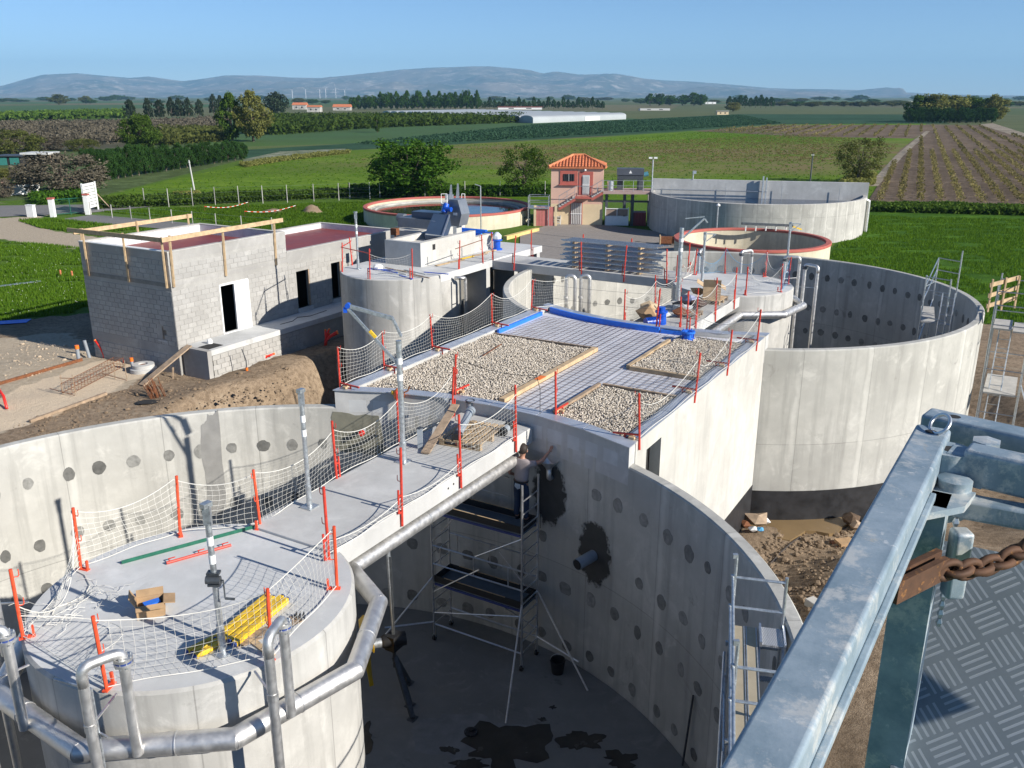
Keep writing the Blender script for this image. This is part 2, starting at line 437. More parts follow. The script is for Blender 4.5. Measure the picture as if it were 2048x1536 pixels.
for y in YS:
    for x in XS:
        near = -63 < x < 43 and 1 < y < 97
        vv.append((x,y,hz(x,y) if near else 0.0))
        if near:
            s_ = 1.0 if any(inpoly(x,y,p) for p in Z_SOIL) else 0.0
            t_ = 1.0 if any(inpoly(x,y,p) for p in Z_SAND) else 0.0
            q_ = 1.0 if any(inpoly(x,y,p) for p in Z_PALE) else 0.0
        else: s_ = t_ = q_ = 0.0
        masks.append((s_,t_,q_,1.0))
nx = len(XS);ff = []
for j in range(len(YS) - 1):
    for i in range(nx - 1): ff.append((j*nx + i,j*nx + i + 1,(j + 1)*nx + i + 1,(j + 1)*nx + i))
me = bpy.data.meshes.new('ground');me.from_pydata(vv,[],ff)
ca = me.color_attributes.new('zone','FLOAT_COLOR','POINT')
ca.data.foreach_set('color',[c for m_ in masks for c in m_])
me.shade_smooth()
gmat,nt,b = newmat('ground')
p = coords(nt)
att = nt.nodes.new('ShaderNodeVertexColor');att.layer_name = 'zone'
sep = nt.nodes.new('ShaderNodeSeparateColor');nt.links.new(att.outputs[0],sep.inputs[0])
nA = noise_tex(nt,0.5,8,0.65,p);nB = noise_tex(nt,5,7,0.68,p);nC = noise_tex(nt,34,5,0.62,p);nF = noise_tex(nt,0.035,7,0.6,p)
# soil
so = mixc(nt,ramp(nt,nA,[(0.33,0.0),(0.67,1.0)]),(0.285,0.21,0.14),(0.41,0.315,0.22))
so = mixc(nt,ramp(nt,nB,[(0.40,0.6),(0.56,0.0)]),so,(0.14,0.10,0.065))
so = mixc(nt,ramp(nt,nC,[(0.34,0.5),(0.6,0.0)]),so,(0.11,0.08,0.055))
so = mixc(nt,ramp(nt,noise_tex(nt,1.1,8,0.7,p,.8),[(0.58,0.0),(0.66,0.7)]),so,(0.36,0.29,0.21))
sa = mixc(nt,ramp(nt,nB,[(0.35,0.0),(0.65,1.0)]),(0.38,0.31,0.225),(0.48,0.405,0.305))
pa = mixc(nt,ramp(nt,nC,[(0.35,0.0),(0.65,1.0)]),(0.56,0.44,0.31),(0.70,0.58,0.43))
# grass, with tufts and bare streaks
gr = mixc(nt,ramp(nt,nB,[(0.36,0.0),(0.64,1.0)]),(0.06,0.125,0.012),(0.125,0.215,0.025))
gr = mixc(nt,ramp(nt,nC,[(0.4,0.5),(0.6,0.0)]),gr,(0.025,0.05,0.012))
gr = mixc(nt,ramp(nt,noise_tex(nt,0.30,8,0.7,mapping(nt,p,scale=(.45,1.6,1)),.5),[(0.60,0.0),(0.68,0.8)]),gr,(0.30,0.25,0.17))
# far patchwork
vo = nt.nodes.new('ShaderNodeTexVoronoi');vo.inputs['Scale'].default_value = 1.0
nt.links.new(mapping(nt,p,scale=(0.0042,0.0022,1),rot=(0,0,0.35)),vo.inputs['Vector'])
hs = nt.nodes.new('ShaderNodeSeparateColor');nt.links.new(vo.outputs['Color'],hs.inputs[0])
fa = mixc(nt,hs.outputs[0],(0.075,0.115,0.04),(0.16,0.145,0.085))
fa = mixc(nt,ramp(nt,hs.outputs[1],[(0.55,0.0),(0.6,1.0)]),fa,(0.06,0.12,0.045))
fa = mixc(nt,ramp(nt,nF,[(0.4,0.3),(0.6,0.0)]),fa,(0.05,0.07,0.03))
sx = nt.nodes.new('ShaderNodeSeparateXYZ');nt.links.new(p,sx.inputs[0])
mr = nt.nodes.new('ShaderNodeMapRange');nt.links.new(sx.outputs[1],mr.inputs[0]);mr.inputs[1].default_value = 150;mr.inputs[2].default_value = 260
c = mixc(nt,mr.outputs[0],gr,fa)
def wob(sock,amp=0.5):
    a_ = nt.nodes.new('ShaderNodeMath');a_.operation = 'ADD'
    s2 = nt.nodes.new('ShaderNodeMath');s2.operation = 'MULTIPLY_ADD';nt.links.new(nB,s2.inputs[0]);s2.inputs[1].default_value = amp;s2.inputs[2].default_value = -amp / 2
    nt.links.new(sock,a_.inputs[0]);nt.links.new(s2.outputs[0],a_.inputs[1])
    return ramp(nt,a_.outputs[0],[(0.35,0.0),(0.65,1.0)])
c = mixc(nt,wob(sep.outputs[0],1.2),c,so)
c = mixc(nt,wob(sep.outputs[1],1.0),c,sa)
c = mixc(nt,wob(sep.outputs[2],0.8),c,pa)
nt.links.new(c,b.inputs['Base Color']);b.inputs['Roughness'].default_value = 0.95;b.inputs['Specular IOR Level'].default_value = 0.12
bump(nt,b,mixc(nt,0.4,nB,nC),0.9,0.09)
me.materials.append(gmat)
ground = bpy.data.objects.new('ground',me);COL.objects.link(ground);tag(ground,'flat earth of the building site and farmland',None,None,'structure')

def fieldmat(name,c0,c1,c2,s1=0.06,s2=0.8,stretch=(1,1,1),rot=0.0,t=(0.42,0.62),dry=None):
    m,nt,b = newmat(name)
    p = coords(nt);pm = mapping(nt,p,scale=stretch,rot=(0,0,rot))
    n1 = noise_tex(nt,s1,8,0.66,pm);n2 = noise_tex(nt,s2,7,0.7,pm);n3 = noise_tex(nt,s2*7,5,0.65,p)
    c = mixc(nt,ramp(nt,n1,[(0.40,0.0),(0.60,1.0)]),tuple(x*.8 for x in c0),tuple(x*1.15 for x in c1))
    c = mixc(nt,ramp(nt,n2,[(t[0],0.9),(t[1],0.0)]),c,tuple(x*.75 for x in c2))
    c = mixc(nt,ramp(nt,n3,[(0.36,0.55),(0.6,0.0)]),c,tuple(x*.55 for x in c0))
    if dry:
        sx = nt.nodes.new('ShaderNodeSeparateXYZ');nt.links.new(p,sx.inputs[0])
        m1 = nt.nodes.new('ShaderNodeMapRange');nt.links.new(sx.outputs[1],m1.inputs[0]);m1.interpolation_type = 'SMOOTHSTEP'
        m1.inputs[1].default_value = dry[1];m1.inputs[2].default_value = dry[2]
        m2 = nt.nodes.new('ShaderNodeMapRange');nt.links.new(sx.outputs[1],m2.inputs[0]);m2.interpolation_type = 'SMOOTHSTEP'
        m2.inputs[1].default_value = dry[3];m2.inputs[2].default_value = dry[4];m2.inputs[3].default_value = 1;m2.inputs[4].default_value = 0
        m3 = nt.nodes.new('ShaderNodeMapRange');nt.links.new(sx.outputs[0],m3.inputs[0]);m3.inputs[1].default_value = -45;m3.inputs[2].default_value = 0
        mu = nt.nodes.new('ShaderNodeMath');mu.operation = 'MULTIPLY';nt.links.new(m1.outputs[0],mu.inputs[0]);nt.links.new(m2.outputs[0],mu.inputs[1])
        mu2 = nt.nodes.new('ShaderNodeMath');mu2.operation = 'MULTIPLY';nt.links.new(mu.outputs[0],mu2.inputs[0]);nt.links.new(m3.outputs[0],mu2.inputs[1])
        nd = ramp(nt,noise_tex(nt,0.05,8,0.72,mapping(nt,p,scale=(.5,1.2,1))),[(0.36,0.0),(0.58,1.0)])
        mu3 = nt.nodes.new('ShaderNodeMath');mu3.operation = 'MULTIPLY';nt.links.new(mu2.outputs[0],mu3.inputs[0]);nt.links.new(nd,mu3.inputs[1])
        c = mixc(nt,mu3.outputs[0],c,dry[0])
    nt.links.new(c,b.inputs['Base Color']);b.inputs['Roughness'].default_value = 0.95;b.inputs['Specular IOR Level'].default_value = 0.1
    bump(nt,b,n3,0.8,0.12)
    return m
m_meadow = fieldmat('meadow',(0.12,0.215,0.012),(0.165,0.255,0.022),(0.105,0.21,0.012),.04,.5,(.5,1.4,1),dry=((0.185,0.14,0.07),120,150,205,250))
m_lush = fieldmat('lush_grass',(0.06,0.15,0.010),(0.10,0.205,0.018),(0.045,0.12,0.010),.12,.9,(.7,1.3,1))
m_crop = fieldmat('blue_green_crop',(0.045,0.105,0.055),(0.06,0.125,0.065),(0.025,0.065,0.032),.02,.35,(.25,1,1),-.35)
m_vsoil = fieldmat('vineyard_soil',(0.20,0.145,0.10),(0.25,0.19,0.135),(0.15,0.11,0.075),.05,.6)
m_pale = fieldmat('pale_weeds',(0.26,0.27,0.19),(0.33,0.33,0.26),(0.12,0.17,0.07),.05,.4)
m_orch = fieldmat('orchard_floor',(0.13,0.12,0.085),(0.17,0.155,0.115),(0.08,0.09,0.045),.05,.5)
m_gstrip = fieldmat('green_strip',(0.07,0.125,0.03),(0.09,0.15,0.04),(0.04,0.08,0.02),.03,.3)
m_garden = fieldmat('garden_grass',(0.10,0.15,0.055),(0.13,0.18,0.07),(0.07,0.10,0.03),.06,.5)
m_dirt = fieldmat('farm_track',(0.36,0.31,0.24),(0.42,0.37,0.29),(0.28,0.23,0.17),.06,.6)
def field(name,px,mat,z,label):
    mb = MB();mb.prism([at(u,v,z)[:2] for u,v in px],z - .012,z)
    # only the top matters; keep the thin slab
    return mb.build(name,mat,label=label,kind='structure')
field('garden',[(-200,300),(0,300),(200,298),(330,283),(480,296),(482,320),(200,392),(0,402),(-200,405)],m_garden,.016,'pale green gardens beside the lane')
field('orchard_ground',[(-300,302),(-300,250),(0,248),(240,247),(440,239),(450,262),(330,285),(200,299),(0,302)],m_orch,.02,'brown floor of the bare orchard')
field('meadow',[(196,396),(330,362),(490,328),(700,301),(900,290),(1200,274),(1400,261),(1560,249),(1850,246),(1860,262),(1800,300),(1735,400),(1735,405),(1040,397),(740,388),(430,398),(250,402)],m_meadow,.024,'rough green meadow with dry brown patches')
field('crop_field',[(485,300),(700,287),(900,267),(1060,249),(1260,239),(1480,228),(1845,229),(1900,247),(1560,248),(1400,259),(1180,273),(900,289),(700,300),(560,313),(490,318)],m_crop,.036,'dark blue-green vegetable crop')
field('pale_field',[(485,319),(560,303),(690,297),(700,302),(600,318),(495,331)],m_pale,.048,'pale weedy strip beside the hedge')
field('green_strip',[(-300,248),(-300,236),(0,232),(250,224),(252,243),(0,247)],m_gstrip,.028,'bright green strip behind the orchard')
field('vineyard_ground',[(1735,404),(1800,300),(1850,262),(1890,250),(1962,250),(2048,274),(2350,360),(2350,420),(2048,411)],m_vsoil,.044,'brown tilled soil of the near vineyard')
field('vineyard_plot',[(1385,262),(1560,250),(1890,249.5),(1850,263),(1828,277),(1600,273)],m_vsoil,.04,'brown tilled soil of the far vineyard')
field('field_track',[(1735,372),(1790,312),(1832,277),(1852,262),(1860,262),(1842,279),(1806,312),(1756,372)],m_dirt,.056,'pale track between meadow and vines')
field('farm_lane',[(1958,249),(1985,246),(2048,266),(2200,310),(2200,322),(2048,277)],m_dirt,.052,'pale lane beside the grove')
field('lane',[(1700,412),(1700,403),(2048,409),(2400,417),(2400,428),(2048,417)],road_mat,.06,'grey lane along the vineyard')
field('lush_grass',[(1640,520),(1690,470),(1735,420),(2048,428),(2500,440),(2500,720),(2048,640),(1960,640),(1900,570),(1760,535)],m_lush,.032,'bright green grass beside the big tank')
field('yard',[(1040,466),(1110,446),(1215,450),(1318,463),(1352,478),(1362,506),(1330,530),(1040,530)],asphalt,.05,'worn asphalt yard by the pink house')
field('road',[(-300,425),(0,411),(170,409),(400,394),(700,386),(760,386),(740,392),(420,401),(180,425),(60,431),(-300,445)],road_mat,.053,'grey road beyond the fence')
field('paved_path',[(128,434),(182,427),(500,452),(600,470),(560,480),(420,474),(300,455)],road_mat,.5,'grey paved path behind the gate') if False else None
mb = MB();pts = [(128,434),(182,427),(500,452),(600,466),(560,478),(420,472),(300,454)]
# the path follows the ground
gp = []
for k in range(41):
    t = k / 40.0
    l = at(150 + (505 - 150)*t,431.5 + (462 - 431.5)*t,.2)
    gp.append(l)
vs_,fs_ = [],[]
for i,l in enumerate(gp):
    t = (gp[min(i + 1,40)] - gp[max(i - 1,0)]).normalized();nrm = Vector((-t.y,t.x,0))
    for k in (-1.9,-.65,.65,1.9):
        q = l + nrm*k;q.z = max(hz(q.x,q.y),0.03) + .05;vs_.append(q)
for i in range(40):
    for k in range(3): fs_.append((i*4 + k,i*4 + k + 1,i*4 + 5 + k,i*4 + 4 + k))
mb.add(vs_,fs_);mb.build('paved_path',road_mat,label='grey paved path leading from the gate',kind='structure')

# ---------------------------------------------------------------- hills
ridge = [(-260,175),(-100,170),(0,172),(40,160),(85,148),(150,145),(200,150),(260,155),(295,152),(365,162),(400,158),(450,150),(520,150),(580,154),(640,155),(700,150),(760,143),(800,138),(860,134),(920,133),(980,131),(1010,134),(1060,139),(1085,146),(1110,142),(1160,148),(1220,147),(1270,154),(1330,160),(1380,162),(1430,166),(1480,171),(1540,177),(1600,178),(1660,178),(1720,180),(1800,184),(1880,188),(2000,191),(2300,192)]
def ridge_v(u):
    for (u0,v0),(u1,v1) in zip(ridge,ridge[1:]):
        if u0 <= u <= u1: return v0 + (v1 - v0)*(u - u0) / (u1 - u0)
    return 192.0
mb = MB();nu,nr = 300,46;vs_,fs_ = [],[]
for i in range(nu + 1):
    u = -260 + (2300 + 260)*i / nu
    top = atd(u,ridge_v(u),12500.0)
    for j in range(nr + 1):
        t = j / nr                      # 0 = foot at the plain, 1 = crest, beyond: back
        y = 8200 + 4300*min(t / .8,1.0) + 2500*max(t - .8,0) / .2
        x = top.x*(y / 12500.0) if t <= .8 else top.x
        k = min(t / .8,1.0)
        prof = k ** 1.5 if t <= .8 else 1 - (t - .8) / .2
        n_ = noise.fractal(Vector((x / 900.0,y / 900.0,1.7)),1.0,2.0,5)
        z = max(top.z,2.0)*prof*(1 + .34*n_*(1 - k)) + 80*n_*k*(1 - k)*4*(1 if top.z > 60 else .2)
        if t > .78: z = max(z,0)
        vs_.append((x,y,max(z,-3.0) if t > 0 else -3.0))
for i in range(nu):
    for j in range(nr): fs_.append((i*(nr + 1) + j,(i + 1)*(nr + 1) + j,(i + 1)*(nr + 1) + j + 1,i*(nr + 1) + j + 1))
mb.add(vs_,fs_)
hm,nt,b = newmat('scrub_hills');p = coords(nt)
n1 = noise_tex(nt,0.0016,9,0.68,p);n2 = noise_tex(nt,0.006,8,0.7,p)
c = mixc(nt,ramp(nt,n1,[(0.38,0.0),(0.62,1.0)]),(0.05,0.06,0.035),(0.19,0.15,0.11))
c = mixc(nt,ramp(nt,n2,[(0.52,0.0),(0.64,0.75)]),c,(0.42,0.36,0.30))
nt.links.new(c,b.inputs['Base Color']);b.inputs['Roughness'].default_value = 1;b.inputs['Specular IOR Level'].default_value = 0
mb.build('hills',hm,smooth=True,label='long hazy blue ridge of scrub hills',kind='structure')
# ================================================================ TANKS, DECKS, GRAVEL ROOF
def ring_mesh(C,Ro,Ri,z0,z1,n=144,a0=0.0,a1=2*math.pi,seg='wall'):
    """ring wall with uv (metres round, height)"""
    vs = [];fs = [];uv = []
    full = abs(a1 - a0 - 2*math.pi) < 1e-6
    prof = [(Ro,z0),(Ro,z1 - .03),(Ro - .03,z1),(Ri + .03,z1),(Ri,z1 - .03),(Ri,z0)]
    k = n + 1
    for r,z in prof:
        for i in range(k):
            a = a0 + (a1 - a0)*i / n
            vs.append((C[0] + r*math.cos(a),C[1] + r*math.sin(a),z))
    for p_ in range(5):
        for i in range(n):
            fs.append((p_*k + i,p_*k + i + 1,(p_ + 1)*k + i + 1,(p_ + 1)*k + i))
            u0 = (a0 + (a1 - a0)*i / n)*8.6;u1 = (a0 + (a1 - a0)*(i + 1) / n)*8.6
            zz = (prof[p_][1] + 3.94,prof[p_ + 1][1] + 3.94)
            if p_ in (1,2,3): zz = (5.3,5.9)
            uv.append(((u0,zz[0]),(u1,zz[0]),(u1,zz[1]),(u0,zz[1])))
    if not full:
        for i in (0,n):
            f = tuple(p_*k + i for p_ in range(6));fs.append(f if i == 0 else tuple(reversed(f)));uv.append(((0,0),)*6)
    return vs,fs,uv
def build_uv(name,vs,fs,uv,mat,parent=None,loc=None,**kw):
    mb = MB();mb.add(vs,fs);o = mb.build(name,mat,parent,loc,auto=30,**kw)
    l = o.data.uv_layers.new(name='UVMap');i = 0
    for f in uv:
        for q in f: l.data[i].uv = q;i += 1
    return o
# irregular round patch of mortar lying on a wall: local x outwards
def blob_mesh(name,rx,rz,mat,seed,n=14,thick=.006,rough=.16,square=0.0,Rw=8.45,rings=1):
    """irregular patch following the inside of the round wall"""
    rnd2 = random.Random(seed);ks = []
    for i in range(n):
        a = 2*math.pi*i / n;k = 1 + rnd2.uniform(-rough,rough)*.22 + rough*1.6*noise.noise(Vector((math.cos(a)*1.6,math.sin(a)*1.6,seed*1.31)))
        if square: k *= min(1 / max(abs(math.cos(a)),abs(math.sin(a)),.001),1.35)*square + (1 - square)
        ks.append(k)
    vs = [(thick,0,0)]
    for r_ in range(1,rings + 1):
        for i in range(n):
            a = 2*math.pi*i / n;y = math.cos(a)*rx*ks[i]*r_ / rings;z = math.sin(a)*rz*ks[i]*r_ / rings
            vs.append((y*y / (2*Rw) + thick,y,z))
    for i in range(n): v = vs[1 + (rings - 1)*n + i];vs.append((v[0] - thick - .004,v[1],v[2]))
    fs = [(0,1 + i,1 + (i + 1) % n) for i in range(n)]
    for r_ in range(rings):
        o_ = 1 + r_*n;p_ = 1 + (r_ + 1)*n
        fs += [(o_ + i,p_ + i,p_ + (i + 1) % n,o_ + (i + 1) % n) for i in range(n)]
    me = bpy.data.meshes.new(name);me.from_pydata(vs,[],fs);me.materials.append(mat);return me
PATCH = [blob_mesh('patch',.135,.15,patch_mat,i,rough=.12) for i in range(5)]
PATCH_SQ = [blob_mesh('patch',.15,.15,patch_mat,40 + i,rough=.12,square=.7) for i in range(2)]
def wall_patch(C,Rw,th,z,me,parent,name='patch',inward=True):
    o = bpy.data.objects.new(name,me);COL.objects.link(o);o.parent = parent
    d = DD*math.cos(th) + NN*math.sin(th)
    p = Vector((C[0] + d.x*Rw,C[1] + d.y*Rw,z));o.location = p - ORG[parent.name]
    ang = math.atan2(d.y,d.x) + (math.pi if inward else 0)
    o.rotation_euler = (0,0,ang);ORG[o.name] = p
    if name == 'patch': o.scale = (1,random.uniform(.8,1.12),random.uniform(.8,1.15));o.location.z += random.uniform(-.03,.03)
    return o
FLOOR = -1.3
RIM = 4.0
def tank(C,label,foot,which):
    t = thing('ring_tank',label,'tank',(C[0],C[1],FLOOR),'round concrete tanks under construction')
    vs,fs,uv = ring_mesh(C,8.7,8.45,FLOOR - .5,RIM)
    w = build_uv('wall',vs,fs,uv,conc_tank,t)
    mb = MB();mb.lathe([(0,FLOOR),(8.44,FLOOR),(8.44,FLOOR - .3)],(C[0],C[1],0),96);mb.build('floor',conc_floor,t,smooth=False)
    if foot is not None:
        mb = MB();mb.lathe([(8.716,FLOOR - .4),(8.716,foot)],(C[0],C[1],0),128);mb.build('waterproof_coating',tar,t,smooth=True)
    return t,w
tA,wA = tank(SA,'round grey concrete tank holding the tall scaffold tower and worker',None,'A')
tB,wB = tank(SB,'round grey concrete tank with black coated foot and inner ladder scaffold',-.45,'B')
for th0,zz,w,C,lo,hi in ((18.4,(3.06,1.6,.53,-.93),wA,SA,-82,62),(13.2,(3.2,1.75,.67),wB,SB,-95,75)):
    per = 14.45 if C is SA else 14.1
    for k in range(-8,6):
        for j in range(3):
            th = th0 + per*k + 4.6*j
            if not lo < th < hi: continue
            for r_,z in enumerate(zz):
                if C is SA and -26 < th < 26 and z > 2.9 and not 17 < th: continue
                if C is SA and 4 < th < 26 and (abs(z - 1.6) < .1 and 12 < th < 24): continue
                th_ = th + random.uniform(-.35,.35)
                sq = C is SA and -18 < th < 24 and random.random() < .45
                wall_patch(C,8.448,R(th_),z + random.uniform(-.03,.03),random.choice(PATCH_SQ if sq else PATCH),w)
BIGP = blob_mesh('wet_patch',.70,1.12,wet_mat,77,56,rough=.2,rings=5);BIGP2 = blob_mesh('wet_patch',.74,1.08,wet_mat,91,56,rough=.2,rings=5)
wall_patch(SA,8.447,R(9.6),2.7,BIGP,wA,'wet_patch');wall_patch(SA,8.447,R(18.6),1.72,BIGP2,wA,'wet_patch')
DAMP = blob_mesh('damp_band',.22,1.25,plain('damp_concrete',(.27,.265,.25),.9,0,.15,3),5,40,rough=.2,square=.9,rings=3)
for th,z in ((-47.5,2.7),): wall_patch(SA,8.4475,R(th),z,DAMP,wA,'damp_band')
for th,z in ((-66,2.0),(-20.5,2.1)): wall_patch(SB,8.4475,R(th),z,DAMP,wB,'damp_band')
NICHE = blob_mesh('damp_patch',.6,.5,plain('damp_mortar',(.20,.195,.15),.9,0,.2,3),15,30,rough=.12,square=.9,rings=4)
wall_patch(SA,8.4475,R(-24.0),3.35,NICHE,wA,'damp_patch')
# wet marks, puddle, drain on the floor of the near tank
mud = plain('thin_dirty_water',(.045,.04,.033),.22,0,.3,2)
def puddle(name,c,rx,ry,z,seed,mat,parent=None,n=40,label=None,cat=None,ang=0.0,rough=.5,**kw):
    vs = [];
    for i in range(n):
        a = 2*math.pi*i / n
        k = 1 + rough*noise.fractal(Vector((math.cos(a)*1.5 + seed,math.sin(a)*1.5,seed*.37)),1,2,4)
        x,y = math.cos(a)*rx*k,math.sin(a)*ry*k
        vs.append((c[0] + x*math.cos(ang) - y*math.sin(ang),c[1] + x*math.sin(ang) + y*math.cos(ang),z))
    mb = MB();mb.add(vs,[tuple(range(n))]);
    return mb.build(name,mat,parent,None if parent is not None else (c[0],c[1],z),label=label,cat=cat,**kw)
for i,(u,v,rx,ry) in enumerate(((1010,1500,.75,.62),(1165,1480,.42,.3),(940,1530,.3,.2),(900,1500,.16,.1),(1085,1440,.09,.07),(720,1485,.25,.5),(1105,1415,.07,.05),(1240,1520,.35,.25))):
    puddle('water_puddle',at(u,v,FLOOR),rx,ry,FLOOR + .006,i*3.7 + 1,mud,tA,rough=.75)
puddle('pale_cement_bloom',at(930,1470,FLOOR),1.0,.65,FLOOR + .003,4.4,plain('cement_bloom',(.19,.19,.185),.9,0,.2,4),tA,rough=.6)
drain = thing('floor_drain','small round black drain fitting on the tank floor','drain',at(942,1465,FLOOR + .006))
mb = MB();mb.lathe([(.14,0),(.14,.03),(.11,.05),(.05,.05),(.05,.09),(0,.09)],at(942,1465,FLOOR + .006),20);mb.build('flange',black,drain,auto=40)
mb = MB()
for k in range(8):
    a = k*math.pi / 4;q = at(942,1465,FLOOR + .04) + Vector((math.cos(a)*.115,math.sin(a)*.115,0));mb.tube([q,q + Vector((0,0,.035))],.012,6)
mb.build('bolts',steel_dark,drain)
# ---- inner drums
def stadium(c_a,c_b,r,a_end,n=40):
    pts = []
    for i in range(n + 1):
        t = math.pi / 2 + math.pi*i / n
        pts.append(S(c_a + r*math.cos(t),c_b - r*math.sin(t)))
    return pts
def drum(C,r,z0,z1,label,name='inner_drum'):
    t = thing(name,label,'tank',(C[0],C[1],z0),'drums inside the round tanks')
    n = 72;vs = [];fs = [];uv = []
    prof = [(r,z0),(r,z1 - .04),(r - .04,z1)]
    for rr,z in prof:
        for i in range(n + 1):
            a = 2*math.pi*i / n;vs.append((C[0] + rr*math.cos(a),C[1] + rr*math.sin(a),z))
    for p_ in range(2):
        for i in range(n):
            fs.append((p_*(n + 1) + i,p_*(n + 1) + i + 1,(p_ + 1)*(n + 1) + i + 1,(p_ + 1)*(n + 1) + i))
            u0,u1 = 2*math.pi*i / n*r,2*math.pi*(i + 1) / n*r
            uv.append(((u0,prof[p_][1] + 3.94),(u1,prof[p_][1] + 3.94),(u1,prof[p_ + 1][1] + 3.94),(u0,prof[p_ + 1][1] + 3.94)))
    build_uv('wall',vs,fs,uv,conc_drum,t)
    mb = MB();mb.lathe([(r - .04,z1),(0,z1)],(C[0],C[1],0),n);mb.build('deck',conc_deck,t)
    return t
DK = 4.1
drumA = drum(SA,2.27,FLOOR,DK,'pale concrete drum whose deck carries yellow beams and a cardboard box')
SB2 = Vector(S(LAB + .1,.03)[:2])
drumB = drum(SB2,2.27,FLOOR,DK + .08,'pale concrete drum whose deck carries blue netting and hoses')
# ---- bridges
def slab(name,a0,a1,b0,b1,z1,th,label,mat=conc_slab):
    t = thing(name,label,'walkway',S((a0 + a1) / 2,(b0 + b1) / 2,z1 - th))
    mb = MB();mb.sbox(a0,a1,b0,b1,z1 - th,z1);o = mb.build('slab',mat,t)
    bv = o.modifiers.new('edge','BEVEL');bv.width = .015;bv.segments = 2
    return t
brA = slab('concrete_walkway',1.9,8.36,-.92,.95,DK + .05,.36,'concrete walkway from the near drum to the gravel roof')
mb = MB()
for a_,z_ in ((5.1,3.98),(5.28,4.0)):
    q = S(a_,.951,z_);mb.tube([q,q + Vector((NN.x,NN.y,0))*.004],.022,10)
mb.build('bolt_hole',dark_hole,brA)
brB = slab('concrete_walkway',17.0,LAB - 1.75,-.92,.95,DK + .05,.36,'concrete walkway piled with waste and pallets, leading to the far drum')
brC = slab('concrete_walkway',LAB - .45,LAB + 1.35,-10.42,-1.9,DK + .1,.36,'concrete walkway carrying the stacked scaffold tube rack')
# ---- gravel-roofed building between the tanks
RB0,RB1 = -3.9,3.5
rb = thing('gravel_roof_building','concrete building with gravel and steel mesh roof between the two round tanks','building',S(12.4,-.2,-1.6))
def roof_poly(b0,b1,off=0.0,ra=8.45,n=14):
    pts = []
    for i in range(n + 1):
        b_ = b0 + (b1 - b0)*i / n;pts.append(S(math.sqrt((ra + off) ** 2 - b_*b_),b_))
    for i in range(n + 1):
        b_ = b1 + (b0 - b1)*i / n;pts.append(S(LAB - math.sqrt((ra + off) ** 2 - b_*b_),b_))
    return [p[:2] for p in pts]
mb = MB();mb.prism(roof_poly(RB0 + .25,RB1 - .25),3.9,4.2);mb.build('roof_slab',conc_deck,rb)
# side walls with a door opening in the sunny one
aR0 = math.sqrt(8.45 ** 2 - RB1 ** 2);aR1 = LAB - aR0
aR0 = 8.02;aR1 = LAB - 8.02
mb = MB();mb.sbox(aR0,8.62,RB1 - .25,RB1,-.25,4.42);mb.sbox(9.45,aR1,RB1 - .25,RB1,-.25,4.42);mb.sbox(8.62,9.45,RB1 - .25,RB1,4.05,4.42);mb.sbox(8.62,9.45,RB1 - .25,RB1,-.25,1.9)
wallE = mb.build('side_wall',conc_white,rb)
mb = MB();mb.sbox(aR0,aR1,RB1 - .25,RB1 + .012,-1.7,-.25);mb.build('waterproof_coating',tar,rb)
aL0 = 7.85
mb = MB();mb.sbox(aL0,LAB - aL0,RB0,RB0 + .25,-1.7,4.42);mb.build('side_wall',conc_slab,rb)
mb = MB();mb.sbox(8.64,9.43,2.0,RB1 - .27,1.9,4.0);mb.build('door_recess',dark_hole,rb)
# raised curved end walls standing on the tank rings
def arc_wall(Cc,sgn,b0,b1,r0,r1,z0,z1,n=24):
    pts = []
    base = 0 if sgn > 0 else LAB
    for i in range(n + 1):
        b_ = b0 + (b1 - b0)*i / n;pts.append(S(base + sgn*math.sqrt(r0*r0 - b_*b_),b_)[:2])
    for i in range(n + 1):
        b_ = b1 + (b0 - b1)*i / n;pts.append(S(base + sgn*math.sqrt(r1*r1 - b_*b_),b_)[:2])
    m_ = MB().prism(pts,z0,z1);return m_
for sg in (1,-1): 
    arc_wall(None,sg,RB0,RB1 if sg > 0 else RB1,8.449,8.72,3.6,4.42).build('end_wall',conc_slab,rb)
# flat metal flashing on the parapet, in lengths with dark joints
def flashing(pts_in,pts_out,z=4.42):
    for (p0,p1),(q0,q1) in zip(zip(pts_in,pts_in[1:]),zip(pts_out,pts_out[1:])):
        p0,p1,q0,q1 = [Vector((*v[:2],0)) for v in (p0,p1,q0,q1)]
        e = .012 / max((p1 - p0).length,.01)
        a0_,a1_ = p0.lerp(p1,e),p1.lerp(p0,e);b0_,b1_ = q0.lerp(q1,e),q1.lerp(q0,e)
        m_ = MB().prism([a0_[:2],a1_[:2],b1_[:2],b0_[:2]],z + .002,z + .022);m_.build('flashing',grey_strip,rb)
nA = 6
bl = [RB0 - .03 + (RB1 - RB0 + .06)*i / nA for i in range(nA + 1)]
flashing([S(math.sqrt(8.42 ** 2 - b_*b_),b_) for b_ in bl],[S(math.sqrt(8.74 ** 2 - b_*b_),b_) for b_ in bl])
flashing([S(LAB - math.sqrt(8.42 ** 2 - b_*b_),b_) for b_ in bl],[S(LAB - math.sqrt(8.74 ** 2 - b_*b_),b_) for b_ in bl])
al = [7.95 + (17.65 - 7.95)*i / 5 for i in range(6)]
flashing([S(a_,RB0 - .02) for a_ in al],[S(a_,RB0 + .3) for a_ in al])
al = [8.2 + (17.35 - 8.2)*i / 5 for i in range(6)]
flashing([S(a_,RB1 - .24) for a_ in al],[S(a_,RB1 + .02) for a_ in al])
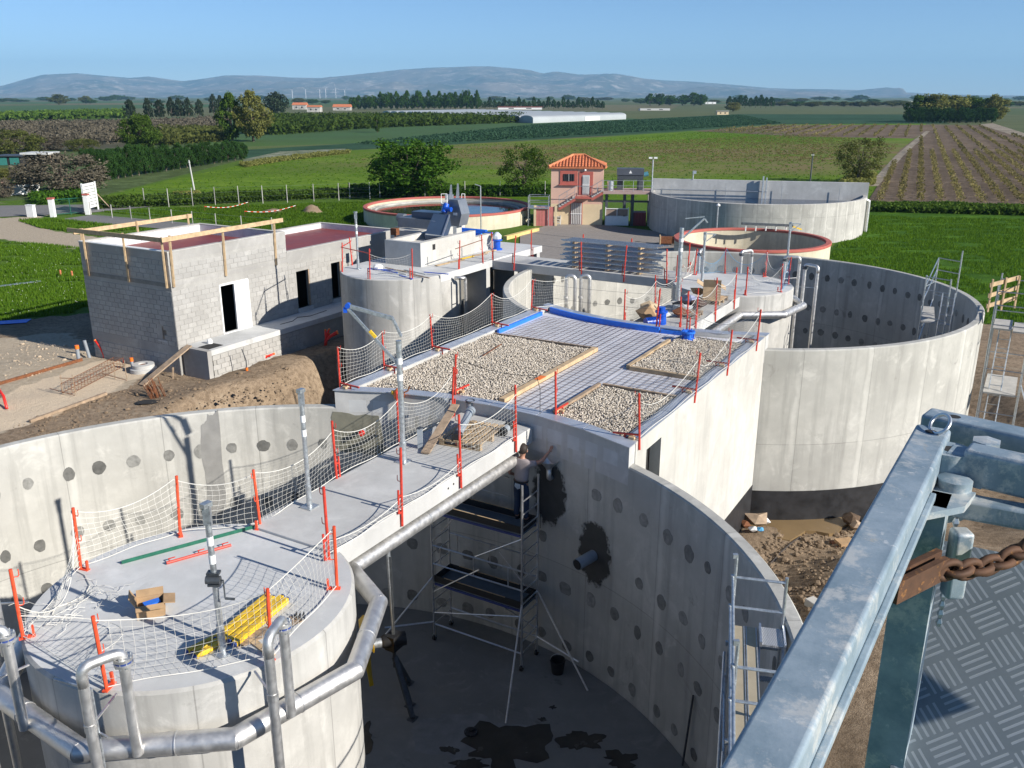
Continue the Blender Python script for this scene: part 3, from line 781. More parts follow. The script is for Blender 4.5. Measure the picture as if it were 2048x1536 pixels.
# dark waterproof upstand inside the parapets
mb = MB();mb.sbox(8.1,17.5,RB1 - .3,RB1 - .26,4.2,4.43);mb.build('upstand',plain('upstand_film',(.16,.18,.22),.5,0,.2,2),rb)
mb = MB();mb.prism(roof_poly(RB0 + .32,RB1 - .32,.30),4.2,4.305);mb.build('roof_film',film,rb)
# blue foam edge strips
for a0_,a1_,b0_,b1_ in ((14.3,17.0,RB0 + .33,RB0 + .40),):
    m_ = MB().sbox(a0_,a1_,b0_,b1_,4.306,4.43);m_.build('edge_strip',blue_strip,rb)
for b0_,b1_ in ((-3.5,.55),(.6,1.45)):
    pts = []
    for i in range(11):
        b_ = b0_ + (b1_ - b0_)*i / 10;pts.append(S(LAB - math.sqrt(8.84 ** 2 - b_*b_),b_)[:2])
    for i in range(11):
        b_ = b1_ + (b0_ - b1_)*i / 10;pts.append(S(LAB - math.sqrt(8.76 ** 2 - b_*b_),b_)[:2])
    m_ = MB().prism(pts,4.306,4.47 if b1_ < .58 else 4.41);m_.build('edge_strip',blue_strip,rb)
# ---- gravel beds with timber kerbs
GZ = 4.31
BEDS = [((8.75,13.95),(-3.55,-.25),'largest gravel bed on the roof, beside the netted edge'),
        ((12.95,16.7),(1.28,3.18),'small gravel bed beside the blue valve fitting'),
        ((8.72,11.15),(1.28,3.18),'small gravel bed at the corner above the door opening')]
peb = plain('limestone_gravel',(.46,.42,.35),.9,0,.1,20)
nt = peb.node_tree;bs_ = [x for x in nt.nodes if x.type == 'BSDF_PRINCIPLED'][0]
gg = nt.nodes.new('ShaderNodeNewGeometry');cc = nt.nodes.new('ShaderNodeValToRGB');nt.links.new(gg.outputs['Random Per Island'],cc.inputs[0])
e = cc.color_ramp.elements;e[0].color = (.34,.29,.235,1);e[1].color = (.70,.63,.53,1);e2 = e.new(.5);e2.color = (.54,.475,.385,1)
nt.links.new(cc.outputs[0],bs_.inputs['Base Color'])
ICO = []
g_ = (1 + 5 ** .5) / 2
ICOV = [Vector(v).normalized() for v in ((-1,g_,0),(1,g_,0),(-1,-g_,0),(1,-g_,0),(0,-1,g_),(0,1,g_),(0,-1,-g_),(0,1,-g_),(g_,0,-1),(g_,0,1),(-g_,0,-1),(-g_,0,1))]
ICOF = [(0,11,5),(0,5,1),(0,1,7),(0,7,10),(0,10,11),(1,5,9),(5,11,4),(11,10,2),(10,7,6),(7,1,8),(3,9,4),(3,4,2),(3,2,6),(3,6,8),(3,8,9),(4,9,5),(2,4,11),(6,2,10),(8,6,7),(9,8,1)]
def gravel(name,a0,a1,b0,b1,z,label,step=.042,size=(.013,.027),clip=None):
    rnd = random.Random(int(a0*100));vs = [];fs = []
    a_ = a0
    while a_ < a1:
        b_ = b0
        while b_ < b1:
            aa = a_ + rnd.uniform(-.5,.5)*step;bb = b_ + rnd.uniform(-.5,.5)*step
            b_ += step
            lim = math.sqrt(8.74 ** 2 - bb*bb) if clip else -99
            if aa < lim + .03 or aa < a0 or aa > a1 or bb < b0 or bb > b1: continue
            if clip and aa > LAB - math.sqrt(8.80 ** 2 - bb*bb): continue
            s_ = rnd.uniform(*size);sx,sy,sz = s_*rnd.uniform(.8,1.35),s_*rnd.uniform(.8,1.2),s_*rnd.uniform(.6,.95)
            m_ = Matrix.Rotation(rnd.uniform(0,6.28),3,'Z') @ Matrix.Rotation(rnd.uniform(-.5,.5),3,'X')
            c = S(aa,bb,z + .03 + .035*(noise.noise(Vector((aa*1.3,bb*1.3,0))) + .6) + rnd.uniform(0,.03))
            k = len(vs)
            for v in ICOV:
                q = m_ @ Vector((v.x*sx*rnd.uniform(.85,1.15),v.y*sy,v.z*sz)) + c;vs.append(q)
            fs.extend([(f[0] + k,f[1] + k,f[2] + k) for f in ICOF])
        a_ += step
    m_ = MB();m_.v = [tuple(v) for v in vs];m_.f = fs
    return m_.build(name,peb,None,S((a0 + a1) / 2,(b0 + b1) / 2,z),label=label,cat='gravel',kind='stuff')
bedm = soil('gravel_bed_base',(.30,.27,.22),(.36,.33,.27),(.22,.2,.16),4,.8)
for (a0_,a1_),(b0_,b1_),lb in BEDS:
    a00 = a0_ if a0_ > 12 else 7.4
    if b0_ < 0: gravel('gravel',7.3,a1_ - .02,b0_,b1_ - .02,GZ,lb,clip=True)
    else: gravel('gravel',a00,a1_ - .02,b0_ + .02,b1_,GZ,lb,clip=True)
    aa0 = max(a00,math.sqrt(8.74 ** 2 - max(abs(b0_),abs(b1_)) ** 2))
    n_ = 10;pts = []
    for i in range(n_ + 1):
        b_ = b0_ + (b1_ - b0_)*i / n_;pts.append(S(max(a00,math.sqrt(8.73 ** 2 - b_*b_)),b_)[:2])
    for i in range(n_ + 1):
        b_ = b1_ + (b0_ - b1_)*i / n_;pts.append(S(min(a1_,LAB - math.sqrt(8.79 ** 2 - b_*b_)),b_)[:2])
    m_ = MB().prism(pts,GZ,GZ + .045);m_.build('gravel_bedding',bedm,rb)
def kerb(a0_,b0_,a1_,b1_,w,h,mat,label):
    m_ = MB().bar(S(a0_,b0_,GZ + h / 2 + .002),S(a1_,b1_,GZ + h / 2 + .002),w,h)
    return m_.build('timber_kerb',mat,None,S((a0_ + a1_) / 2,(b0_ + b1_) / 2,GZ),label=label,cat='timber',group='timber kerbs round the gravel beds')
kerb(8.95,-.19,14.02,-.22,.15,.12,wood,'long pale timber board edging the largest gravel bed')
kerb(13.99,-3.5,14.03,-.32,.06,.10,wood_old,'grey timber kerb across the far end of the largest gravel bed')
kerb(8.9,1.20,11.2,1.22,.09,.10,wood_old,'timber kerb along the mesh beside the corner gravel bed')
kerb(11.22,1.30,11.22,3.16,.09,.10,wood_old,'timber kerb across the end of the corner gravel bed')
kerb(12.92,1.22,15.9,1.2,.10,.10,wood_form,'timber kerb along the mesh beside the gravel bed with blue fitting')
kerb(12.88,1.30,12.88,3.16,.10,.10,wood_form,'timber kerb closing the near end of the gravel bed with blue fitting')
mb = MB();mb.bar(S(10.6,-.185,GZ + .122),S(10.95,-.187,GZ + .122),.155,.008);mb.build('orange_mark',orange_pvc,rb)
# ---- steel mesh mats: bars told apart, each a bar of its own
def mat_bars(label,a0,a1,b0,b1,step=.2):
    t = thing('steel_mesh_mat',label,'steel mesh',S((a0 + a1) / 2,(b0 + b1) / 2,GZ),'steel mesh mats on the roof')
    za = GZ + .03
    a_ = a0
    bars = []
    while a_ <= a1 + 1e-6:
        lo = b0;hi = b1
        if a_ < 8.9 or a_ > 16.6: pass
        q = MB();q.tube([S(a_,lo,za),S(a_,hi,za)],.0048,4);q.build('mesh_bar',rebar_mat,t)
        a_ += step
    b_ = b0
    while b_ <= b1 + 1e-6:
        s0 = max(a0,math.sqrt(8.8 ** 2 - b_*b_));s1 = min(a1,LAB - math.sqrt(8.9 ** 2 - b_*b_))
        if s1 > s0: q = MB();q.tube([S(s0,b_,za + .013),S(s1,b_,za + .013)],.0048,4);q.build('mesh_bar',rebar_mat,t)
        b_ += step
mat_bars('steel mesh in the long lane between the gravel beds',8.85,16.6,-.08,1.12)
mat_bars('steel mesh beside the bright blue edge strips',14.15,16.75,-3.3,-.2)
mat_bars('steel mesh in the gap between the two small gravel beds',11.35,12.78,1.3,3.1)
# ================================================================ SAFETY POSTS, NETS, PIPES, DAVITS
NZ = Vector((0,0,1))
def hook(mb_,z,side=1,r=.007):
    mb_.tube([(0,0,z),(.07*side,0,z - .005),(.085*side,0,z + .02),(.085*side,0,z + .10)],r,5)
def proto_post(kind,mat):
    t = thing('safety_post','x','post',(0,0,0))
    if kind == 'side':
        m_ = MB().tube([(0,0,-.30),(0,0,1.18)],.024,8);m_.build('pole',mat,t,smooth=False)
        m_ = MB().tube([(0,.09,-.02),(0,.09,.42)],.02,7);m_.bar((0,0,.30),(0,.09,.30),.03,.03);m_.bar((.0,.0,-.02),(0,.09,-.02),.03,.03);m_.build('clamp_tube',mat,t)
    elif kind == 'plate':
        m_ = MB().tube([(0,0,0),(0,0,1.04)],.024,8);m_.build('pole',mat,t)
        m_ = MB().box((.05,0,.012),(.2,.07,.02));m_.bar((.13,0,.01),(.13,0,.17),.035,.03);m_.build('foot_plate',mat,t)
    else:
        m_ = MB().tube([(0,0,-.22),(0,0,.98)],.024,8);m_.build('pole',mat,t)
        m_ = MB().bar((0,0,.1),(.58,0,.07),.035,.035);m_.bar((.32,0,.07),(.32,0,-.1),.03,.03);m_.bar((.1,0,-.0),(.32,0,-.0),.02,.02);m_.build('clamp_arm',mat,t)
        m_ = MB().box((.14,.05,.035),(.12,.09,.05));m_.box((.2,-.06,.03),(.1,.08,.045));m_.build('timber_block',wood,t)
    for z in ((.5,.92) if kind != 'side' else (.55,1.05)):
        m_ = MB();hook(m_,z);m_.build('hook',mat,t)
    return t
PROTO = {}
def post(kind,p,inward,label,group,mat=None,tilt=0.05):
    key = (kind,(mat or red_paint).name)
    ang = math.atan2(inward.y,inward.x)
    if key not in PROTO:
        PROTO[key] = proto_post(kind,mat or red_paint);o = PROTO[key];o.location = p
    else: o = dup(PROTO[key],p)
    o.rotation_euler = (random.uniform(-tilt,tilt),random.uniform(-tilt,tilt),ang);o['label'] = label;o['group'] = group
    return o
def net(p0,p1,label,group,h0=.98,h1=.98,sag=.12,zb0=.03,zb1=.03,cell=.1,mat=None,lean=(0,0,0),bsag=.05,r=.0026,belly=0.0):
    """rope net hung between two posts; p0, p1 on the deck"""
    p0 = Vector(p0);p1 = Vector(p1);L = (p1 - p0).length
    nc = max(4,int(L / cell));nr = max(3,int((h0 - zb0) / cell));lean = Vector(lean)
    side = (p1 - p0).normalized().cross(NZ)
    rnd = random.Random(int(p0.x*1000) + int(p1.y*100));ph = rnd.uniform(0,6)
    def P(i,j):
        t = i / nc;s_ = j / nr
        top = p0.lerp(p1,t) + NZ*(h0 + (h1 - h0)*t - sag*4*t*(1 - t)) + lean*4*t*(1 - t)
        bot = p0.lerp(p1,t) + NZ*(zb0 + (zb1 - zb0)*t + .02 + bsag*math.sin(t*9 + ph)*.3)
        q = bot.lerp(top,s_)
        q += side*(math.sin(s_*math.pi)*(.05*math.sin(t*7 + ph) + belly*4*t*(1 - t)))
        q += (p1 - p0).normalized()*(.05*math.sin(s_*5 + ph)*t*(1 - t)*4)
        return q
    t_ = thing('safety_net',label,'net',p0.lerp(p1,.5),group)
    m_ = MB()
    for j in range(1,nr): m_.tube([P(i,j) for i in range(nc + 1)],r,3,cap=False)
    for i in range(0,nc + 1): m_.tube([P(i,j) for j in range(nr + 1)],r,3,cap=False)
    m_.build('mesh',mat or rope,t_)
    m_ = MB().tube([P(i,nr) for i in range(nc + 1)],.0075,5);m_.build('head_rope',mat or rope,t_)
    m_ = MB().tube([P(i,0) for i in range(nc + 1)],.0075,5);m_.build('foot_rope',mat or rope,t_)
    return t_
cA = Vector((SA.x,SA.y,0));cB = Vector((SB2.x,SB2.y,0));vN = Vector((NN.x,NN.y,0));vD = Vector((DD.x,DD.y,0))
# -- near drum
DA = [(2.02,-.77),(1.15,-1.72),(-.4,-2.1),(-1.95,-1.1),(-2.08,.82),(-.61,2.1),(1.14,1.68)]
DAp = [S(a_,b_,DK) for a_,b_ in DA]
for p,lb in zip(DAp,['orange-red post on the near drum at the end of the green bar','orange-red post on the near drum facing the damp band of the tank wall','orange-red post on the near drum beside the slack net','orange-red post on the near drum with a blue clip beside the heaped net','orange-red post on the near drum behind the thin rod with side arms','orange-red post on the near drum beside the yellow beams','orange-red post on the near drum where the pipe leaves for the walkway']): post('plate',p,(cA - p),lb,'posts round the near drum',red_orange,.06)
gN = 'nets round the near drum'
net(DAp[0],DAp[1],'white net strung beside the green bar on the near drum',gN,sag=.16)
net(DAp[1],DAp[2],'white net on the near drum facing the tank wall with damp band',gN,sag=.2)
net(DAp[2],DAp[3],'slack white net drooping inward towards the cardboard box',gN,sag=.62,lean=vN*.25,h1=.5)
net(DAp[3],DAp[4],'collapsed white net lying low behind the blue-banded pipe flanges',gN,h0=.35,h1=.55,sag=.34,lean=vD*.8,belly=.2)
net(DAp[4],DAp[5],'white net between the two steel swan-neck pipes on the near drum',gN,sag=.22,lean=vD*.25)
net(DAp[5],DAp[6],'white net beside the yellow beams on the near drum',gN,sag=.2,lean=-vN*.18)
# a spare length of net heaped on the drum deck
q0 = at(120,1240,DK);q1 = at(195,1190,DK)
t_ = thing('net_heap','spare white net heaped flat on the near drum deck','net',q0)
m_ = MB();rnd = random.Random(3)
for k in range(22):
    c0 = q0.lerp(q1,rnd.random()) + Vector((rnd.uniform(-.32,.32),rnd.uniform(-.25,.25),0));a_ = rnd.uniform(0,6.28)
    pts = []
    for i in range(9):
        a_ += rnd.uniform(-.7,.7);c0 = c0 + Vector((math.cos(a_)*.07,math.sin(a_)*.07,0));pts.append(Vector((c0.x,c0.y,DK + .012 + .05*abs(math.sin(i + k)))))
    m_.tube(pts,.0035,3,cap=False)
m_.build('mesh',rope,t_)
pts = [at(u,v,DK + .02) for u,v in ((105,1228),(110,1215),(140,1205),(170,1190),(180,1170),(170,1150),(150,1140))]
m_ = MB().tube(pts,.009,5);m_.build('edge_rope',rope,t_)
# -- bridge to the gravel roof
BR = [S(a_,.985,DK + .05) for a_ in (1.75,3.63,5.48,7.58)]
for p,lb in zip(BR,['red post on the pipe side of the near walkway where it meets the drum','red post on the pipe side of the near walkway between drum and bolt holes','red post on the pipe side of the near walkway just past the bolt holes','red post on the pipe side of the near walkway at the pallet with grey pipes']): post('side',p,-vN,lb,'posts on the pipe side of the near walkway')
BL = [S(a_,-.90,DK + .05) for a_ in (4.1,6.05,7.97)]
for p,lb in zip(BL,['red post on the netted side of the near walkway beside the slim mast','red post on the netted side of the near walkway beside the jib davit','red post on the netted side of the near walkway beside the upright pipe stubs']): post('side',p,vN,lb,'posts on the netted side of the near walkway')
gN = 'nets along the near walkway'
net(DAp[0] + vN*.0,BL[0],'white net on the walkway beside the slim grey mast',gN,sag=.24)
net(BL[0],BL[1],'white net on the walkway beside the foot of the jib davit',gN,sag=.26)
net(BL[1],BL[2],'white net on the walkway facing the damp niche in the tank wall',gN,sag=.3)
net(BR[2],BR[3],'white net on the walkway in front of the pallet with grey pipes',gN,h0=1.0,sag=.2)
for k,(i,j) in enumerate(((0,1),(1,2))):
    net(BR[i],BR[j],('rolled-down white net lying on the walkway kerb beside the near drum','rolled-down white net lying on the walkway kerb below the davit')[k],gN,h0=.26,h1=.24,sag=.12,zb0=.02,cell=.13)
# -- gravel roof
RR = [S(a_,RB1 + .02,4.44) for a_ in (8.15,11.5,13.95,16.6)]
for p,lb in zip(RR,['dark red post on the sunny roof edge above the door opening','dark red post on the sunny roof edge at the end of the corner gravel bed','dark red post on the sunny roof edge beside the far small gravel bed','dark red post on the sunny roof edge at the corner over the far tank']): post('clamp',p,-vN,lb,'posts on the sunny edge of the gravel roof')
RL = [S(a_,RB0 - .02,4.44) for a_ in (7.72,9.4,11.5,14.6,17.0)]
for p,lb in zip(RL,['dark red post on the shaded roof edge at the corner above the damp niche','dark red post on the shaded roof edge behind the jib davit','dark red post on the shaded roof edge midway along the largest gravel bed','dark red post on the shaded roof edge beside the blue strip end','dark red post on the shaded roof edge at the corner by the curved tank rim']): post('clamp',p,vN,lb,'posts on the shaded edge of the gravel roof')
pf = [S(math.sqrt(8.72 ** 2 - b_*b_),b_,4.44) for b_ in (1.38,-1.25)]
post('clamp',pf[0],vD,'red post at the roof edge where the near walkway meets the mesh lane','posts at the near end of the gravel roof');post('clamp',pf[1],vD,'red post at the roof edge beside the grey pipe stubs','posts at the near end of the gravel roof')
pe = [S(LAB - 8.72,.42,4.44),S(LAB - 8.68,1.35,4.44)]
post('side',pe[0],-vD,'red post beside the blue pump on the far edge of the gravel roof','posts at the far end of the gravel roof');post('side',pe[1],-vD,'red post beside the blue valve fitting on the gravel roof','posts at the far end of the gravel roof')
gN = 'nets round the gravel roof'
lb = ['white net on the shaded roof edge nearest the damp niche','white net on the shaded roof edge beside the jib davit','white net on the shaded roof edge before the curved basin','white net on the shaded roof edge beside the blue strip']
for k in range(4): net(RL[k],RL[k + 1],lb[k],gN,sag=.22 if k < 2 else .34,belly=-.05)
lb = ['thin white net on the sunny roof edge above the door opening','thin white net on the sunny roof edge between the two small gravel beds','thin white net on the sunny roof edge before the far tank']
for k in range(3): net(RR[k],RR[k + 1],lb[k],gN,h0=.8,h1=.8,sag=.4,r=.0025,lean=-vN*.1)
net(RL[4],S(18.5,-3.3,4.4),'white net at the roof corner above the curved tank rim',gN,h0=1.0,sag=.1,h1=.9)
net(pe[1],RR[3] ,'white net at the roof end in front of the bent steel pipe',gN,h0=.7,h1=.95,sag=.45,zb0=-.5,zb1=.0,r=.0028)
def wire(pts,r,mat,name,label,cat,group=None):
    m_ = MB().tube(pts,r,5);return m_.build(name,mat,None,pts[0],label=label,cat=cat,group=group)
def sagline(p,q,s_,n=12): return [Vector(p).lerp(Vector(q),i / n) - NZ*s_*4*(i / n)*(1 - i / n) for i in range(n + 1)]
wire(sagline(pf[1] + NZ*.9,S(8.6,.9,5.25),.12) + [S(8.5,1.05,5.0),S(8.42,1.1,4.0),S(8.38,1.12,3.2),S(8.3,1.2,1.8)],.007,black,'power_cable','thin black cable running over the roof edge down to the worker','cable')
wire(sagline(RL[4] + NZ*.9,pe[0] + NZ*1.0,.05),.004,steel_dark,'guard_wire','upper guard wire along the blue strip','wire','guard wires on the roof');wire(sagline(RL[4] + NZ*.5,pe[0] + NZ*.55,.05),.004,steel_dark,'guard_wire','lower guard wire along the blue strip','wire','guard wires on the roof')
# -- walkway and drum in the far tank
pB = [S(a_,.985,DK + .05) for a_ in (17.45,18.85,20.8,22.9)]
for p,lb in zip(pB,['red post on the waste-piled walkway nearest the blue valve fitting','red post on the waste-piled walkway in front of the reddish pallet','red post on the waste-piled walkway in front of the dark rags','red post on the waste-piled walkway in front of the big carton']): post('side',p,-vN,lb,'posts on the waste-piled walkway')
pBl = [S(a_,-.93,DK + .05) for a_ in (17.6,20.2,22.6)]
for p,lb in zip(pBl,['red post behind the waste pile by the blue pump','red post behind the waste pile by the torn cardboard','red post behind the waste pile by the raised jib davit']): post('side',p,vN,lb,'posts on the waste-piled walkway, far side')
gN = 'nets along the waste-piled walkway'
lb = ['white net on the waste-piled walkway nearest the blue pump','white net on the waste-piled walkway in front of the rubbish','white net on the waste-piled walkway in front of the open carton']
for k in range(3): net(pB[k],pB[k + 1],lb[k],gN,sag=.24)
net(pBl[0],pBl[1],'white net behind the blue pump on the waste-piled walkway',gN,sag=.3);net(pBl[1],pBl[2],'white net behind the rubbish on the waste-piled walkway',gN,sag=.3)
dz = DK + .08
DBp = []
for an in (-152,150,108,62,20,-25,-62,-112):
    DBp.append(Vector((SB2.x,SB2.y,dz)) + (vD*math.cos(R(an)) + vN*math.sin(R(an)))*2.12)
DBp = DBp[1:]
for p,lb in zip(DBp,['red post on the far drum rim next to the pallet carton','red post on the far drum rim above the bend of the fat pipe','red post on the far drum rim beside the tall swan-neck pipe','red post on the far drum rim beside the slim jib mast','red post on the far drum rim facing the small red-rimmed basin','red post on the far drum rim between the blue-roped nets','red post on the far drum rim next to the tube-rack walkway']): post('plate',p,(cB - p),lb,'posts round the far drum')
gN = 'nets round the far drum'
lb = ['white net on the far drum next to the waste-piled walkway','white net with blue ropes on the sunny rim of the far drum','white net on the far drum beside the tall bent pipes','blue-roped net on the far side of the far drum','blue-roped net on the far drum before the red-rimmed basin','white net on the far drum next to the tube rack walkway']
for k in range(6): net(DBp[k],DBp[k + 1],lb[k],gN,sag=.3,mat=rope_blue if k in (1,3,4) else None,lean=(cB - DBp[k])*.06)
# walkway with the tube rack
pC = [S(LAB - .47,b_,DK + .1) for b_ in (-9.3,-6.1,-4.2,-2.4)]
for p,lb in zip(pC,['red post on the near edge of the tube-rack walkway by the curved basin',"red post in front of the first bearers of the tube rack","red post in front of the last bearers of the tube rack",'red post on the near edge of the tube-rack walkway by the far drum']): post('side',p,vD,lb,'posts on the tube-rack walkway, near edge')
pC2 = [S(LAB + 1.37,b_,DK + .1) for b_ in (-9.5,-6.9,-4.7,-2.2)]
for p,lb in zip(pC2,['red post on the far edge of the tube-rack walkway by the curved basin',"red post behind the first bearers of the tube rack","red post behind the last bearers of the tube rack",'red post on the far edge of the tube-rack walkway by the far drum']): post('side',p,-vD,lb,'posts on the tube-rack walkway, far edge')
for k,zz in enumerate((1.05,.55)): wire(sagline(pC2[0] + NZ*zz,pC2[3] + NZ*zz,.06),.005,steel_dark,'guard_wire',('upper guard wire on the far edge of the tube-rack walkway','lower guard wire on the far edge of the tube-rack walkway')[k],'wire','guard wires on the tube-rack walkway')
# ---------------------------------------------------------------- stainless steel pipework round the near drum
PZ = 3.5
def ringpt(C,an,r,z): return Vector((C[0],C[1],z)) + (vD*math.cos(R(an)) + vN*math.sin(R(an)))*r
def pipe_flange(m_,c,axis,r=.12,w=.035):
    c = Vector(c);ax = Vector(axis).normalized();m_.tube([c - ax*w,c + ax*w],r,16)
hdr = thing('air_header_pipe','fat stainless steel pipe in straight lengths round the near drum and under the walkway','pipe',ringpt(SA,120,2.6,PZ))
vert = [ringpt(SA,an,2.63,PZ) for an in (290,250,205,163,122.5,81.5,43.5)]
run = vert + [S(2.5,.74,PZ),S(8.15,.74,PZ)]
for p,q in zip(run,run[1:]):
    m_ = MB();d_ = (q - p).normalized();m_.tube([p - d_*.03,q + d_*.03],.138,20);m_.build('pipe_length',stainless,hdr,auto=40)
for p in run[1:-1]:
    m_ = MB().lathe([(0,-.135),(.07,-.118),(.118,-.07),(.1375,0),(.118,.07),(.07,.118),(0,.135)],p,18);m_.build('mitre_bend',stainless,hdr,smooth=True)
m_ = MB()
for p,q,t in ((run[3],run[4],.62),(run[2],run[3],.35),(run[4],run[5],.5),(run[5],run[6],.45),(run[7],run[8],.38)):
    c = p.lerp(q,t);d_ = (q - p).normalized();m_.tube([c - d_*.006,c + d_*.006],.147,20)
m_.build('strap',alu,hdr,auto=40)
# swan-neck drop pipes
def swan(C,an,r_in,r_out,zt,zlow,label,group,rad=.062,header=PZ,collar=True,skew=7):
    t = thing('drop_pipe',label,'pipe',ringpt(C,an,r_out,zlow),group)
    a0 = ringpt(C,an,r_in,header);a1 = ringpt(C,an,r_in,zt - .17)
    b1 = ringpt(C,an + skew,r_out,zt - .25);b0 = ringpt(C,an + skew,r_out,zlow)
    m_ = MB().tube([a0,a1],rad,14);m_.build('riser',stainless,t,auto=50)
    top = Vector((a1.x,a1.y,zt));to2 = Vector((b1.x,b1.y,zt))
    pts = [a1 + NZ*.05] + arc_bend(a1,Vector((a1.x,a1.y,zt)),to2,.11) + arc_bend(top,to2,b1,.13) + [b1]
    m_ = MB().tube(pts,rad,14);m_.build('elbow',stainless,t,smooth=True)
    m_ = MB().tube([b1,b0],rad,14);m_.build('downpipe',stainless,t,auto=50)
    m_ = MB();pipe_flange(m_,a1 + NZ*.02,NZ,rad*1.75,.018);pipe_flange(m_,a1 + NZ*.085,NZ,rad*1.75,.018);m_.build('flange',steel_dark if not collar else stainless,t,auto=40)
    m_ = MB();pipe_flange(m_,a1 + NZ*.0525,NZ,rad*1.6,.0145);m_.build('blue_gasket',navy if collar else steel_dark,t,auto=40)
    m_ = MB()
    for k in range(8):
        a_ = k*math.pi / 4;q = a1 + Vector((math.cos(a_),math.sin(a_),0))*rad*1.5;m_.tube([q - NZ*.02,q + NZ*.125],.009,5)
    m_.build('flange_bolts',galv,t)
    m_ = MB();cl = b1 - NZ*.55;m_.tube([cl - NZ*.05,cl + NZ*.05],rad*1.13,14);m_.bar(cl,ringpt(C,an + skew,r_in - .3,cl.z),.025,.02);m_.build('pipe_clip',stainless,t)
    return t
gP = 'swan-neck drop pipes of the near drum'
swan(SA,147,2.62,2.92,4.93,FLOOR,'shiny swan-neck pipe beside the red post with a hose stand',gP)
swan(SA,106.5,2.62,2.92,4.93,FLOOR,'shiny swan-neck pipe beside the yellow beams',gP)
swan(SA,184,2.62,2.92,4.93,FLOOR,'shiny swan-neck pipe beside the heaped net',gP)
swan(SA,226,2.62,2.92,4.93,FLOOR,'shiny swan-neck pipe on the net-heap side of the drum',gP)
# slender vent rods strapped to the header
for an,lb in ((154,'thin steel rod with side arms standing before the shiny swan-neck pipe'),):
    p = ringpt(SA,an,2.79,2.9);t = thing('steel_rod',lb,'rod',p)
    m_ = MB().tube([p,p + NZ*1.65],.016,7);m_.build('upright',galv,t)
    m_ = MB().bar(p + NZ*1.64,p + NZ*1.64 - vN*.55 - vD*.1,.022,.022);m_.build('side_arm',galv,t)
    m_ = MB().bar(p + NZ*1.05,p + NZ*1.05 + vN*.16,.022,.022);m_.build('side_arm',galv,t)
# pipework of the far drum
gP = 'swan-neck drop pipes of the far drum'
hdrB = thing('air_header_pipe','fat stainless steel pipe bending round the far drum below the waste-piled walkway','pipe',ringpt(SB2,120,2.6,PZ))
runB = [S(17.3,1.0,PZ),S(23.55,1.0,PZ),ringpt(SB2,118,2.66,PZ),ringpt(SB2,78,2.66,PZ),ringpt(SB2,40,2.66,PZ),ringpt(SB2,0,2.66,PZ)]
for p,q in zip(runB,runB[1:]):
    m_ = MB();d_ = (q - p).normalized();m_.tube([p - d_*.02,q + d_*.02],.138,18);m_.build('pipe_length',stainless,hdrB,auto=40)
for p in runB[1:-1]:
    m_ = MB().lathe([(0,-.135),(.07,-.118),(.118,-.07),(.1375,0),(.118,.07),(.07,.118),(0,.135)],p,16);m_.build('mitre_bend',stainless,hdrB,smooth=True)
for an,lb in ((-10,'swan-neck pipe behind the far drum nearest the red-rimmed basin'),(32,'swan-neck pipe on the far drum rim beside the netting'),(70,'tall swan-neck pipe rising clear of the far drum'),(-48,'swan-neck pipe on the far drum beside the blue-roped net')):
    swan(SB2,an,2.62,3.05,5.0,FLOOR,lb,gP,collar=False)
for k,(b_,lb) in enumerate(((-5.5,'polished inverted U pipe nearer the curved rim'),(-5.05,'polished inverted U pipe nearer the waste-piled walkway'))):
    p = S(22.6 + k*.35,b_,FLOOR);q = p + vN*.32 + vD*.1;t = thing('air_pipe',lb,'pipe',p,'inverted U pipes in the far tank')
    zt = 4.45;P1 = Vector((p.x,p.y,zt));Q1 = Vector((q.x,q.y,zt))
    m_ = MB().tube([p] + arc_bend(p,P1,Q1,.15,8) + arc_bend(P1,Q1,q,.15,8) + [q],.075,14);m_.build('bent_pipe',stainless,t,smooth=True)
    m_ = MB().tube([P1 - NZ*.9,P1 - NZ*.82],.1,14);m_.build('clamp',stainless,t)
# pipe against the curved basin
p = S(22.3,-9.95,FLOOR + .5);t = thing('air_pipe','bent steel pipe standing against the curved basin','pipe',p)
P1 = Vector((p.x,p.y,4.0));Q1 = P1 - vD*.32
m_ = MB().tube([p] + arc_bend(p,P1,Q1,.18,8) + [Q1 - vN*.3],.075,14);m_.build('bent_pipe',stainless,t,smooth=True)
m_ = MB().tube([Q1 + NZ*.03 - vD*.06,Q1 - NZ*2.6 - vD*.06],.04,10);m_.bar(P1 - NZ*.9,P1 - NZ*.9 - vD*.4,.04,.02);m_.build('guide_rail',steel_dark,t)
